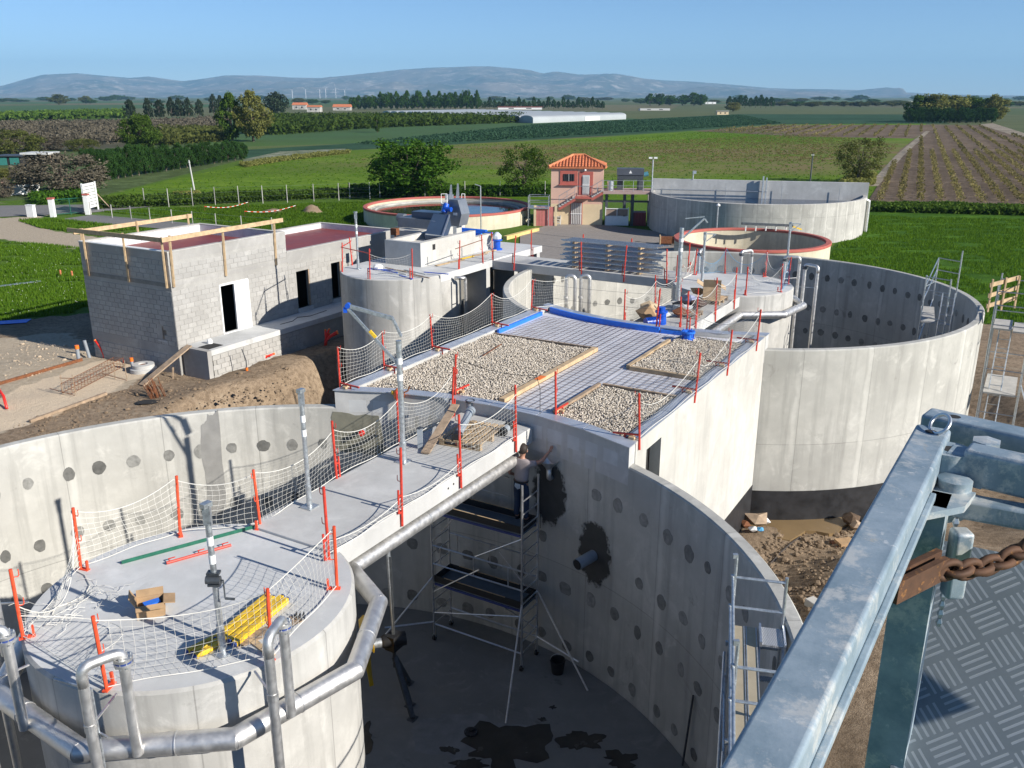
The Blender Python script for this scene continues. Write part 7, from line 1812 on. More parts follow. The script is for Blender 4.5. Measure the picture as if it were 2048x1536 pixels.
# lower outside steps by the red screen
for k in range(9):
    c = at(1108,452,0) + hx*0 + NZ*(.12 + k*.2) + hy*(k*.24);m_ = MB().box(c,(1.0,.3,.1),hrot);m_.build('stair_step',conc_old,house)
for sx in (-.55,.55): m_ = MB();c = at(1108,452,0) + hx*sx;m_.bar(c + NZ*.05,c + hy*2.2 + NZ*1.9,.08,.25);m_.build('stair_string',conc_old,house)
q = at(1072,452,0);t = thing('red_gate','pinkish red boarded screen beside the house steps','screen',q)
for k in range(6): m_ = MB().box(q + hx*(.14 + k*.26) + NZ*.85,(.24,.06,1.7),hrot);m_.build('board',plain('faded_red%d' % k,(.50 + .02*(k % 3),.17,.15),.7,0,.12,2),t)
m_ = MB().box(q + hx*-.1 + NZ*.9,(.2,.2,1.8),hrot);m_.build('pillar',cream_wall,t);m_ = MB().box(q + hx*1.75 + NZ*.9,(.2,.2,1.8),hrot);m_.build('pillar',cream_wall,t)
# railed stand before the house
q = at(1078,414,1.6);t = thing('railed_platform','little galvanised platform with handrails left of the house steps','platform',Vector((q.x,q.y,0)))
m_ = MB().box(q,(1.9,1.6,.12),hrot);m_.build('deck',galv,t)
for sx in (-.9,.9):
    for sy in (-.75,.75):
        c = q + hx*sx + hy*sy;m_ = MB().tube([c - NZ*1.6,c + NZ*1.0],.035,6);m_.build('post',galv,t)
for z in (.5,1.0):
    for sy in (-.75,.75): m_ = MB().tube([q + hx*-.9 + hy*sy + NZ*z,q + hx*.9 + hy*sy + NZ*z],.028,6);m_.build('handrail',galv,t)
    for sx in (-.9,.9): m_ = MB().tube([q + hx*sx + hy*-.75 + NZ*z,q + hx*sx + hy*.75 + NZ*z],.028,6);m_.build('handrail',galv,t)
# ---- steel platform with dewatering drum
pz = hz_of(381);px0,px1 = HW + .03,hx_of(1301)
pf_ = thing('process_platform','raised platform on dark columns beside the pink house','platform',HP(px0,0,0))
hbox(px0,px1,-.6,2.6,pz - .22,pz,'deck',plain('pink_grey_deck',(.42,.3,.27),.8,0,.1,1),pf_)
for x in (px0 + .3,px0 + 1.9,px0 + 2.6,px1 - .2):
    for y in (.0,2.2): m_ = MB().bar(HP(x,y,-.1),HP(x,y,pz - .22),.22,.22);m_.build('column',conc_old if x > px1 - .5 else steel_dark,pf_)
m_ = MB().bar(HP(px0,.0,pz - .9),HP(px1,.0,pz - .9),.12,.16);m_.build('beam',steel_dark,pf_)
for z in (.5,.95): m_ = MB().tube([HP(px0,-.6,pz + z),HP(px1,-.6,pz + z)],.025,6);m_.build('handrail',galv,pf_)
for k in range(6): x = px0 + (px1 - px0)*k / 5;m_ = MB().tube([HP(x,-.6,pz),HP(x,-.6,pz + .95)],.025,6);m_.build('baluster',galv,pf_)
dm = thing('dewatering_machine','dark grey boxed dewatering machine with warning triangle on the platform','machine',HP(hx_of(1255),.8,pz))
m_ = MB();x0,x1 = hx_of(1230),hx_of(1283);z0,z1 = hz_of(350),hz_of(337)
m_.box(HP((x0 + x1) / 2,.9,(z0 + z1) / 2),(x1 - x0,1.3,z1 - z0),hrot);m_.build('hood',plain('slate_hood',(.09,.10,.12),.5,.2,.1,1),dm);m_ = MB().box(HP((x0 + x1) / 2,.9,z0 - .22),(x1 - x0 - .1,1.2,.36),hrot);m_.build('trough',steel_dark,dm)
for x in (x0 + .3,x1 - .3): m_ = MB().bar(HP(x,.9,pz),HP(x,.9,z0 - .4),.25,.5);m_.build('leg',steel_dark,dm)
m_ = MB();c = HP((x0 + x1) / 2,.24,(z0 + z1) / 2);m_.add([c + hx*-.14 - NZ*.12,c + hx*.14 - NZ*.12,c + NZ*.14],[(0,1,2)]);m_.build('warning_triangle',white_paint,dm)
m_ = MB().tube([HP(x1,.9,z0),HP(x1 + .4,.9,z0 + .1)],.2,10);m_.build('drive',plain('teal_drive',(.08,.25,.32),.4),dm)
m_ = MB();c = HP(hx_of(1218),.3,pz);m_.lathe([(0,0),(.28,0),(.28,.8),(0,.8)],c,14);m_.build('grey_drum',galv,None,c,auto=40,label='grey metal drum on the platform beside the pink house',cat='drum')
lp = HP(hx_of(1299),.2,pz);t = thing('lamp_post','pale twin-headed lamp post on the platform beside the pink house','lamp',lp);m_ = MB().tube([lp,lp + NZ*(hz_of(318) - pz)],.06,8);m_.build('pole',galv,t)
for sx in (-.22,.22): m_ = MB().box(lp + NZ*(hz_of(315) - pz) + hx*sx,(.3,.2,.14),hrot);m_.build('lamp_head',white_paint,t)
# skip and container below
sk = at(1233,452,0);t = thing('skip','white open skip with slatted back below the platform','skip',sk)
m_ = MB().box(sk + NZ*.45 + hy*.7,(2.0,1.4,.8),hrot);m_.build('body',white_paint,t)
for sx in (-1.0,0,1.0): m_ = MB().bar(sk + hx*sx + NZ*.05,sk + hx*sx + NZ*(1.65 if sx else 1.5),.06,.06);m_.build('post',white_paint,t)
m_ = MB().box(sk + NZ*1.2 + hy*.05,(1.9,.04,.6),hrot);m_.build('back_panel',plain('brown_panel',(.30,.22,.17),.8),t);m_ = MB().bar(sk - hx*1.0 + NZ*1.52,sk + hx*1.0 + NZ*1.52,.06,.06);m_.build('top_rail',white_paint,t)
rc = at(1276,452,0);t = thing('red_container','dark red steel container in the shade of the platform','container',rc);m_ = MB().box(rc + NZ*.6 + hy*.7,(1.35,1.4,1.15),hrot);m_.build('body',plain('dark_red_steel',(.22,.04,.045),.6,.1,.15,2),t)
for k in range(5): m_ = MB().bar(rc + hx*(-.55 + k*.27) + NZ*.08,rc + hx*(-.55 + k*.27) + NZ*1.12,.05,.06);m_.build('rib',plain('dark_red_rib%d' % k,(.24,.05,.05),.6),t)
q = at(1334,490,0);t = thing('wire_crate','rusty open crate on the yard beside the small red-rimmed basin','crate',q)
for sx in (-.55,.55):
    for sy in (-.3,.3): m_ = MB().bar(q + hx*sx + hy*sy,q + hx*sx + hy*sy + NZ*.75,.08,.08);m_.build('post',wood,t)
m_ = MB().box(q + NZ*.4,(1.05,.55,.5),hrot);m_.build('load',rust,t)
# tan pipe, red box and yellow beam beyond the machine
q = at(1010,440,.3);m_ = MB().bar(at(940,425,.6),at(1060,436,.6),.4,.08);m_.build('dark_gutter',steel_dark,None,q,label='long dark gutter before the settling tank',cat='gutter')
q = at(985,455,0);t = thing('red_shed','faded red block beside the settling tank','shed',q);m_ = MB().box(q + NZ*.55,(1.6,1.2,1.1),.3);m_.build('body',plain('faded_red_shed',(.5,.14,.13),.8,0,.12,2),t);m_ = MB().box(q + NZ*1.13 + Vector((0,0,0)),(1.8,1.4,.08),.3);m_.build('top',red_trim,t)
yb0,yb1 = at(1010,476,.15),at(1075,459,.15);m_ = MB().bar(yb0,yb1,.35,.3);m_.build('yellow_beam',plain('pale_yellow',(.62,.47,.18),.7,0,.2,2),None,yb0.lerp(yb1,.5) - NZ*.15,label='long yellow beam lying at the edge of the yard',cat='beam')
q = at(962,470,0);t = thing('lamp_post','slender blue-grey lamp post beside the settling tank','lamp',q);m_ = MB().tube([q,q + NZ*4.0],.05,8);m_.build('pole',galv,t);m_ = MB().bar(q + NZ*4.0,q + Vector((-.45,0,4.15)),.1,.06);m_.build('lamp_head',galv,t)
# ================================================================ TREES, HEDGES, VINES, FARM BUILDINGS
lf_dark = leafmat('leaves_dark_green',(.02,.06,.008),(.09,.18,.022));lf_mid = leafmat('leaves_mid_green',(.04,.085,.014),(.12,.19,.032));lf_olive = leafmat('leaves_olive',(.07,.085,.022),(.16,.175,.05));lf_yel = leafmat('leaves_yellow_green',(.14,.15,.035),(.28,.28,.09))
lf_pine = leafmat('leaves_grey_green',(.018,.032,.018),(.055,.075,.04),.15);lf_brown = leafmat('twigs_brown',(.085,.075,.055),(.165,.145,.105),.1);lf_hedge = leafmat('leaves_conifer',(.014,.042,.012),(.05,.105,.025),.15);lf_vine = leafmat('leaves_vine',(.15,.13,.05),(.30,.26,.10));lf_grass = leafmat('grass_blades',(.05,.12,.010),(.13,.225,.022),.3);lf_crop = leafmat('leaves_blue_green',(.03,.075,.04),(.07,.14,.08))
bark = plain('bark',(.13,.10,.075),.95,0,.3,3)
def rvec(rnd):
    while True:
        v = Vector((rnd.uniform(-1,1),rnd.uniform(-1,1),rnd.uniform(-1,1)))
        if .05 < v.length < 1: return v
def leaf(m,c,s_,rnd):
    n = rvec(rnd).normalized();u = n.orthogonal().normalized();w = n.cross(u);a = rnd.uniform(0,6.28);u2 = u*math.cos(a) + w*math.sin(a);w2 = n.cross(u2)
    k = len(m.v);m.v.extend([tuple(c - u2*s_),tuple(c + w2*s_*.5),tuple(c + u2*s_),tuple(c - w2*s_*.5)]);m.f.append((k,k + 1,k + 2,k + 3))
CROWN = {}
def crown(kind,seed,mat):
    """unit tree (height 1, width 1): crown of leaves in clumps + trunk with limbs"""
    rnd = random.Random(seed);m = MB();tr = MB();clumps = []
    if kind == 'bush': spec = (150,62,.026,.10)
    elif kind == 'sparse': spec = (120,40,.020,.09)
    elif kind == 'poplar': spec = (150,46,.030,.08)
    elif kind == 'column': spec = (120,40,.034,.07)
    elif kind == 'twig': spec = (140,46,.024,.10)
    else: spec = (110,40,.040,.11)
    for _ in range(spec[0]):
        v = rvec(rnd);v = v.normalized()*(v.length ** .5)
        if kind == 'poplar': z = rnd.uniform(.12,1);r_ = .5*math.sin(min(1,(z - .05) / .45)*math.pi / 2)*(1 - max(0,z - .55) / .47) ** .7;a = rnd.uniform(0,6.28);k = rnd.uniform(.4,1) ;c = Vector((math.cos(a)*r_*k,math.sin(a)*r_*k,z))
        elif kind == 'column': z = rnd.uniform(.22,1);r_ = .46*(1 - max(0,z - .7) / .42);a = rnd.uniform(0,6.28);k = rnd.uniform(.3,1);c = Vector((math.cos(a)*r_*k + (z - .5)*-.1,math.sin(a)*r_*k,z))
        elif kind == 'twig': c = Vector((v.x*.5,v.y*.5,.45 + v.z*.45));c.z = max(.03,c.z)
        else:
            c = Vector((v.x*.46,v.y*.46,.56 + v.z*.42));lump = 1 + .5*noise.noise(Vector((v.x*2,v.y*2,v.z*2 + seed)));c = Vector((c.x*lump,c.y*lump,.56 + (c.z - .56)*lump));c.z = max(.1 if kind == 'bush' else .2,c.z)
        clumps.append(c);rr = spec[3]*rnd.uniform(.6,1.25)
        for _k in range(spec[1]): leaf(m,c + rvec(rnd)*rr,spec[2]*rnd.uniform(.6,1.3),rnd)
    h0 = .1 if kind in ('bush','twig') else .3
    tr.tube([(0,0,-.02),(.01,0,h0),(0,.01,.6)],[.035,.026,.012],7)
    for c in clumps[:16]:
        b0 = Vector((0,0,rnd.uniform(h0*.6,.5)));mid = b0.lerp(c,.5) + Vector((0,0,.03));tr.tube([b0,mid,c],[.012,.007,.003],5,cap=False)
    me1 = bpy.data.meshes.new('crown');me1.from_pydata(m.v,[],m.f);me1.materials.append(mat);me2 = bpy.data.meshes.new('trunk');me2.from_pydata(tr.v,[],tr.f);me2.materials.append(bark)
    return me1,me2
def tree(p,h,w,kind,mat,label,name='tree',group=None,seed=0,rot=None,cat='tree'):
    key = (kind,mat.name,seed % 3)
    if key not in CROWN: CROWN[key] = crown(kind,seed % 3 + 11,mat)
    t = thing(name,label,cat,p,group,rotz=(rot if rot is not None else (seed*2.399) % 6.28));t.scale = (w,w,h)
    for nm,me in (('crown',CROWN[key][0]),('trunk',CROWN[key][1])):
        o = bpy.data.objects.new(nm,me);COL.objects.link(o);o.parent = t
    return t
def ptree(u,v,vt,wpx,kind,mat,label,**kw):
    p = at(u,v,0);top = atd(u,vt,p.y).z;w = wpx / FPX*p.length*1.0
    return tree(p - NZ*.05,top + .05,w,kind,mat,label,seed=int(u*7 + v),**kw)
ptree(820,394,282,168,'bush',lf_dark,'large round dark green tree beside the settling tank');ptree(1046,392,290,108,'sparse',lf_mid,'airy light green tree between settling tank and pink house')
ptree(1716,366,280,92,'sparse',lf_olive,'lone olive-brown tree at the corner of the vineyard')
ptree(284,308,228,66,'bush',lf_mid,'bushy conical green tree rising above the garden hedge');ptree(466,283,190,56,'poplar',lf_mid,'tall dense green poplar beside the orchard');ptree(507,283,186,74,'poplar',lf_yel,'tall yellowish poplar leaning into the green one');ptree(556,234,185,42,'round',lf_pine,'dark round tree behind the yellowish poplar')
for u,v,vt,w in ((262,244,201,24),(299,242,198,20),(321,241,201,24),(345,240,196,18),(361,240,198,20),(379,240,197,18),(400,238,200,18),(428,233,190,18),(443,232,192,18)): ptree(u,v,vt,w,'column',lf_pine,'tall dark pine in the windswept row behind the bare orchard',name='pine_tree',group='row of dark pines')
ptree(28,312,254,96,'twig',lf_olive,'rounded olive bush beside the green shed',name='bush',cat='bush');ptree(128,388,298,150,'twig',lf_brown,'large brown leafless bush behind the white wall',name='bush',cat='bush');ptree(62,372,318,60,'twig',lf_brown,'smaller brown leafless bush beside the white wall',name='bush',cat='bush');ptree(165,302,274,56,'twig',lf_olive,'low olive bush in the garden',name='bush',cat='bush');ptree(95,300,268,70,'twig',lf_brown,'grey-brown bush behind the canopy',name='bush',cat='bush');ptree(5,395,352,40,'twig',lf_brown,'brown hedge end against the white wall',name='bush',cat='bush');ptree(10,362,338,50,'bush',lf_yel,'yellow-green shrub behind the white wall',name='bush',cat='bush')
ptree(755,265,227,22,'poplar',lf_mid,'single small poplar at the crop field edge')
for k in range(22):
    f = k / 21;u = 196 + (484 - 196)*f;v = 364 - 45*f;ptree(u,v,v - (62 - 26*f)*random.uniform(.85,1.1),34 - 8*f,'bush',lf_hedge,'dark conifer shrub in the garden hedge row',name='conifer_shrub',group='garden hedge of conifers',cat='shrub')
for k in range(9): u = 172 + k*13;ptree(u,322 + (k % 2)*3,298,20,'bush',lf_hedge,'small dark conifer in the short inner hedge row',name='conifer_shrub',group='short inner conifer hedge',cat='shrub')
for k in range(24):
    u = 708 + k*10.7;vt = 196 - 14*abs(math.sin(k*1.7))*(1 if k > 4 else .3);ptree(u,219,vt,17 if k % 3 else 22,'poplar' if k % 3 else 'round',lf_dark,'tall dark tree in the dense line behind the greenhouses',group='dense dark tree line',name='poplar')
for k in range(26): ptree(960 + k*9.8,218.5,199 + 5*math.sin(k*2.1),11,'column',lf_hedge,'slim dark cypress in the row behind the greenhouses',group='cypress row',name='cypress')
for u,v,vt,w,k in ((1300,212,188,22,'column'),(1318,212,189,24,'round'),(1340,211,192,30,'round'),(1365,211,190,26,'round'),(1388,211,187,34,'round'),(1402,212,190,22,'round')): ptree(u,v,vt,w,k,lf_dark,'dark tree in the clump beyond the greenhouses',group='clump beyond the greenhouses')
for k in range(9): ptree(1458 + k*10.5,216,193 + 3*math.sin(k*1.9),13,'column',lf_hedge,'dark conifer in the short far row beyond the crop',group='short far conifer row',name='conifer')
ptree(1466,223,206,30,'round',lf_yel,'pale yellowish shrub beside the little hut',name='bush',cat='bush')
for u,v,vt,w,m__ in ((1838,244,194,44,lf_mid),(1862,244,192,56,lf_yel),(1905,243,194,60,lf_yel),(1942,243,196,50,lf_mid),(1985,244,193,44,lf_yel),(1968,243,199,34,lf_mid)): ptree(u,v,vt,w,'round',m__,'leafy tree in the grove beyond the vineyard',group='grove beyond the vineyard')
for k in range(17): ptree(1816 + k*10.4,246,217 + 2*math.sin(k*2.3),18,'bush',lf_hedge,'dark evergreen shrub along the foot of the grove',group='evergreens along the grove',name='evergreen_shrub',cat='shrub')
rnd = random.Random(77)
FARL = 'hazy tree in the distant tree belt'
for k in range(70):
    u = -20 + 2090*(k + rnd.random()) / 70;v = rnd.choice((200.5,202,204,207));ptree(u,v,v - rnd.uniform(5,11),rnd.uniform(14,34),'round',rnd.choice((lf_dark,lf_mid,lf_olive)),FARL,group='distant tree belt')
for k in range(16): ptree(1560 + k*32,212 + (k % 3),203,34,'round',rnd.choice((lf_dark,lf_olive)),'low tree in the hedge line beyond the blue-green crop',group='hedge line beyond the crop')
for u,v,vt,w in ((118,209,190,34),(172,207,192,22)): ptree(u,v,vt,w,'round',lf_olive,'hazy grey tree standing clear in the distant fields',group='hazy trees in the distant fields')
def thicket(name,px,n,s0,s1,h,mat,label,seed,cat='plants',z=0.0):
    """dense low planting filling a ground outline"""
    rnd = random.Random(seed);m = MB();poly = [tuple(at(u,v,0)[:2]) for u,v in px];xs = [p_[0] for p_ in poly];ys = [p_[1] for p_ in poly];k = 0;tr_ = 0
    while k < n and tr_ < n*30:
        tr_ += 1;x,y = rnd.uniform(min(xs),max(xs)),rnd.uniform(min(ys),max(ys))
        if not inpoly(x,y,poly): continue
        hh = h*(.55 + .5*rnd.random())*(1 + .3*noise.noise(Vector((x*.3,y*.3,seed))))
        for _ in range(5): leaf(m,Vector((x + rnd.uniform(-.4,.4)*s1*3,y + rnd.uniform(-.4,.4)*s1*3,z + hh*(1 - rnd.random() ** 2))),rnd.uniform(s0,s1),rnd)
        k += 1
    c = Vector((sum(xs) / len(xs),sum(ys) / len(ys),0));return m.build(name,mat,None,c,label=label,cat=cat,kind='stuff')
thicket('orchard',[(492,268),(492,240),(760,238),(1050,237),(1046,245),(760,256),(560,270)],9000,.5,1.0,3.0,leafmat('leaves_orchard',(.04,.075,.015),(.10,.15,.03)),'dense green orchard block behind the crop field',1)
thicket('orchard',[(230,284),(330,262),(460,268),(460,282),(330,292)],2500,.35,.7,2.2,lf_olive,'green orchard strip beside the tall poplars',2)
thicket('bare_orchard',[(-60,296),(-60,252),(240,249),(440,241),(440,258),(200,292)],8000,.25,.6,2.2,lf_brown,'bare brown fruit trees in close rows',3)
thicket('hedge_strip',[(-60,243),(-60,238),(250,228),(250,236)],2600,.8,1.5,3.0,lf_mid,'bright green hedge strip beyond the bare orchard',4)
thicket('verge_weeds',[(180,408),(420,397),(740,386),(744,394),(430,408),(190,420)],6000,.08,.2,.8,lf_mid,'tall green weeds along the wire fence',5)
thicket('verge_weeds',[(700,386),(1100,388),(1100,394),(700,396)],3500,.1,.22,1.1,lf_dark,'dark weeds behind the settling tank',6)
thicket('verge_weeds',[(1735,415),(2048,421),(2300,428),(2300,440),(2048,432),(1735,424)],9000,.1,.25,.7,lf_mid,'tall green grass strip along the lane',7)
thicket('meadow_tufts',[(220,392),(490,330),(900,292),(1250,276),(1500,256),(1780,300),(1735,398),(1040,394),(740,384),(430,392)],11000,.05,.14,.16,lf_grass,'rough green tufts all over the meadow',21)
thicket('dry_weeds',[(700,322),(900,300),(1300,282),(1640,268),(1800,290),(1760,325),(1300,322),(950,318)],6000,.07,.18,.2,lf_vine,'dry straw tufts in the brown part of the meadow',22)
thicket('crop_rows',[(700,290),(1060,252),(1480,231),(1560,247),(1400,257),(900,286)],14000,.2,.45,.6,lf_crop,'leafy blue-green crop',8)
thicket('dry_weeds',[(480,330),(560,318),(700,303),(700,307),(560,324),(490,336)],1800,.1,.25,.6,lf_yel,'dry weeds along the meadow edge',9)
thicket('dry_weeds',[(340,402),(395,398),(400,392),(350,393)],700,.08,.2,.7,lf_yel,'dry grass round the foot of the pale pole',10)
thicket('dry_weeds',[(1680,372),(1700,356),(1750,352),(1745,372)],1200,.1,.25,.8,lf_yel,'dry brown grass round the lone tree',11)
thicket('verge_weeds',[(60,398),(190,388),(200,402),(70,412)],1500,.1,.22,.9,lf_dark,'dark green weeds at the foot of the brown bush',12)
def grass(px,n,h,label,seed,flowers=0,mat=lf_grass,zoff=0):
    rnd = random.Random(seed);m = MB();fl = MB();poly = [tuple(at(u,v,.2)[:2]) for u,v in px];xs = [p_[0] for p_ in poly];ys = [p_[1] for p_ in poly];k = 0
    while k < n:
        x,y = rnd.uniform(min(xs),max(xs)),rnd.uniform(min(ys),max(ys))
        if not inpoly(x,y,poly): continue
        k += 1
        if noise.noise(Vector((x*.35,y*.8,4))) > .28: continue
        z = max(hz(x,y),.0);a = rnd.uniform(0,6.28);w = h*.16;hh = h*rnd.uniform(.5,1.2);dx,dy = math.cos(a)*w,math.sin(a)*w;lx,ly = rnd.uniform(-.4,.4)*hh,rnd.uniform(-.4,.4)*hh
        q = len(m.v);m.v.extend([(x - dx,y - dy,z),(x + dx,y + dy,z),(x + lx,y + ly,z + hh)]);m.f.append((q,q + 1,q + 2))
        if k < flowers: leaf(fl,Vector((x,y,z + hh)),.026,rnd)
    c = Vector((sum(xs) / len(xs),sum(ys) / len(ys),0));m.build('grass',mat,None,c,label=label,cat='grass',kind='stuff')
    if flowers: fl.build('daisies',white_paint,None,c,label='white daisies scattered in the grass by the block building',cat='flowers',kind='stuff')
grass([(-60,480),(60,482),(165,492),(190,640),(-60,660)],42000,.22,'green grass with bare streaks beside the block building',1,420)
grass([(30,436),(110,434),(300,455),(430,474),(200,468),(80,452)],14000,.25,'grass verge between path and sandy track',2)
grass([(1640,525),(1690,472),(1735,428),(2048,436),(2200,500),(2200,690),(2048,645),(1960,640),(1900,572),(1760,540)],60000,.2,'lush bright grass beside the far tank',3)
grass([(200,420),(430,410),(740,400),(740,445),(560,470),(420,440)],40000,.22,'green grass between the fence and the settling tank',4)
# ---------------------------------------------------------------- vines
vdir = Vector((.402,.916,0)).normalized();vside = Vector((vdir.y,-vdir.x,0));VP_ = [[tuple(at(u,v,0)[:2]) for u,v in px] for px in ([(1742,402),(1806,300),(1858,264),(1895,252),(1958,252),(2048,277),(2200,322),(2200,412),(2048,409)],[(1392,261),(1560,251),(1885,250.5),(1848,262),(1826,275),(1602,271)])]
o0 = at(1840,398,0);rnd = random.Random(5);rown = 0
for k in range(-75,16):
    base = o0 + vside*(k*2.05);m = MB();s_ = -6.0;cnt = 0;first = None
    while s_ < 330:
        p = base + vdir*s_;far = p.y > 190;inside = inpoly(p.x,p.y,VP_[0]) or inpoly(p.x,p.y,VP_[1])
        if inside and (not far or k % 2 == 0):
            if first is None: first = p.copy()
            for _ in range(6 if far else 16): leaf(m,p + Vector((rnd.uniform(-.32,.32),rnd.uniform(-.55,.55),rnd.uniform(.08,.75))),rnd.uniform(.09,.19)*(2.2 if far else 1),rnd)
            cnt += 1
        s_ += 2.4 if far else 1.0
    if cnt > 8:
        m.build('vine_row',lf_vine,None,first,label='straw-coloured row of vines in the brown vineyard',cat='vine row',group='vine rows')
# ---------------------------------------------------------------- greenhouses and farm buildings
GP,GL,GR = at(1066,246.5,0),at(765,233,0),at(1252,238.5,0)
gz_ = atd(1066,231,GP.y).z;film_w = plain('greenhouse_film',(.36,.385,.39),.5,0,.1,.05);film_d = plain('greenhouse_gable',(.40,.43,.44),.5,0,.15,.05)
gh = thing('greenhouse','long pale multi-span greenhouse with arched bays','greenhouse',GP);ng = 15;gv = (GL - GP) / ng;ln = GR - GP
for k in range(ng):
    o_ = GP + gv*k;vs_ = [];na = 9
    for e_ in (Vector((0,0,0)),ln):
        vs_.append(o_ + e_)
        for i in range(na): t = math.pi*i / (na - 1);vs_.append(o_ + e_ + gv*(.5 - .5*math.cos(t)) + NZ*(gz_*.62 + gz_*.38*math.sin(t)))
        vs_.append(o_ + e_ + gv)
    q = na + 2;m_ = MB().add(vs_,[(i,i + 1,q + i + 1,q + i) for i in range(q - 1)]);m_.build('roof_bay',film_w,gh,auto=50)
    m_ = MB().add(vs_[:q],[tuple(range(q))]);m_.build('gable',film_d,gh);m_ = MB().add(vs_[q:],[tuple(range(q))]);m_.build('gable',film_d,gh)
m_ = MB();c0_,c1_ = GP + ln*.52 - gv.normalized()*.15,GP + ln*.68 - gv.normalized()*.15;m_.bar(c0_ + NZ*gz_*.33,c1_ + NZ*gz_*.33,.1,gz_*.6);m_.build('sliding_door',white_paint,gh)
def box_px(name,u0,u1,v0,v1,mat,label,depth=8,roof=None,cat='building'):
    p,q = at(u0,v1,0),at(u1,v1,0);top = atd(u0,v0,p.y).z;t = thing(name,label,cat,p.lerp(q,.5));m_ = MB().prism([p[:2],q[:2],(q.x,q.y + depth),(p.x,p.y + depth)],-.2,top);m_.build('wall',mat,t)
    if roof:
        vt = atd(u0,roof[0],p.y).z;e_ = .4;m_ = MB().add([(p.x - e_,p.y - e_,top),(q.x + e_,q.y - e_,top),(q.x + e_,q.y + depth + e_,top),(p.x - e_,p.y + depth + e_,top),(p.x - e_,p.y + depth / 2,vt),(q.x + e_,q.y + depth / 2,vt)],[(0,1,5,4),(2,3,4,5),(0,4,3),(1,2,5),(3,2,1,0)]);m_.build('roof',roof[1],t)
    w_ = (q - p).length
    for k in range(2):
        c = p.lerp(q,.3 + .4*k);m_ = MB().box(Vector((c.x,c.y - .02,top*.5)),(w_*.12,.06,top*.35));m_.build('window',dark_hole,t)
    return t
box_px('farm_building',996,1084,214.5,219,white_paint,'long white farm shed with thin red roof line',14,(213.6,red_trim));box_px('farmhouse',585,612,210,219,conc_old,'farmhouse with bright red roof behind the orchard',9,(205,tile_mat));box_px('farmhouse',614,640,214,224,conc_old,'low grey farmhouse with orange roof behind the orchard',9,(210.5,tile_mat));box_px('farmhouse',666,700,214,221,conc_old,'farmhouse with faded red roof at the dark hedge end',9,(208.5,tile_mat));box_px('cottage',31,47,227,234,white_paint,'tiny white cottage with red roof in the far fields',8,(224.5,tile_mat));box_px('hut',1434,1457,222.5,229.5,cream_wall,'small cream hut at the far edge of the crop',4,(221.6,conc_old));box_px('farm_shed',1280,1340,217,221,plain('pale_shed',(.5,.5,.48),.7),'pale low shed beyond the greenhouses',8);box_px('farm_shed',1785,1825,202,206,white_paint,'white farm shed far behind the grove',12);box_px('farm_shed',1408,1432,204,208,white_paint,'white farm shed beyond the far conifers',12)
gs = thing('garden_shed','low green-doored shed at the garden edge','shed',at(20,331,0));p,q = at(-10,331,0),at(44,331,0);top = atd(20,313,p.y).z
m_ = MB().prism([p[:2],q[:2],(q.x,q.y + 4),(p.x,p.y + 4)],-.1,top);m_.build('wall',dark_hole,gs);m_ = MB().prism([(p.x - .3,p.y - .3),(q.x + .3,q.y - .3),(q.x + .3,q.y + 4.2),(p.x - .3,p.y + 4.2)],top,top + .15);m_.build('roof',steel_dark,gs)
for k in range(2): c = p.lerp(q,.3 + .45*k);m_ = MB().box(Vector((c.x,c.y - .04,top*.46)),((q - p).length*.34,.06,top*.85));m_.build('door',plain('teal_door%d' % k,(.04,.20,.17),.6),gs)
cp = thing('canopy','open garden canopy with pale corrugated roof','canopy',at(75,330,0));p,q = at(46,330,0),at(103,330,0);top = atd(75,309,p.y).z
m_ = MB().prism([(p.x,p.y - .5),(q.x,q.y - .5),(q.x,q.y + 3.5),(p.x,p.y + 3.5)],top,top + .3);m_.build('roof',plain('corrugated_pale',(.6,.6,.58),.6,0,.2,2),cp)
for c in (p,q,p.lerp(q,.5)): m_ = MB().bar(c,c + NZ*top,.15,.15);m_.build('post',wood_old,cp)
m_ = MB().prism([(p.x,p.y + 3.2),(q.x,q.y + 3.2),(q.x,q.y + 3.4),(p.x,p.y + 3.4)],0,top);m_.build('back_wall',dark_hole,cp)
p,q = at(12,392,0),at(80,386,0);t = thing('garden_wall','whitewashed garden wall with terracotta coping','wall',p);m_ = MB().bar(p + NZ*.6,q + NZ*.55,.25,1.25);m_.build('wall',white_paint,t);m_ = MB().bar(p + NZ*1.26,q + NZ*1.21,.35,.08);m_.build('coping',tile_mat,t);m_ = MB().bar(p - NZ*.05,p + NZ*1.75,.4,.4);m_.build('pillar',pink_wall,t)
# ---------------------------------------------------------------- gate, sign board, fences, poles
def gp_(u,v,z=0.1):
    p = at(u,v,z)
    for _ in range(4): p = at(u,v,max(hz(p.x,p.y),0))
    return p
for u,v,vt,lb in ((107,434,398,'white gate pillar with red cap beside the white cabinet'),(177,429,390,'white gate pillar with red cap before the slatted board')):
    p = gp_(u,v);h = atd(u,vt,p.y).z - p.z;t = thing('gate_pillar',lb,'pillar',p,'gate pillars');m_ = MB().bar(p - NZ*.1,p + NZ*h,.42,.42);m_.build('shaft',white_paint,t);m_ = MB().box(p + NZ*(h + .06),(.52,.52,.14));m_.build('cap',red_trim,t)
p,q = gp_(112,432),gp_(172,427);t = thing('gate','green wire mesh gate between the white pillars','gate',p.lerp(q,.5))
for z in (.15,1.55): m_ = MB().tube([p + NZ*z,q + NZ*z],.03,6);m_.build('rail',green_paint,t)
for k in range(3): c = p.lerp(q,k / 2);m_ = MB().tube([c,c + NZ*1.6],.035,6);m_.build('stile',green_paint,t)
m_ = MB()
for k in range(30): c = p.lerp(q,k / 29);m_.tube([c + NZ*.15,c + NZ*1.55],.006,3,cap=False)
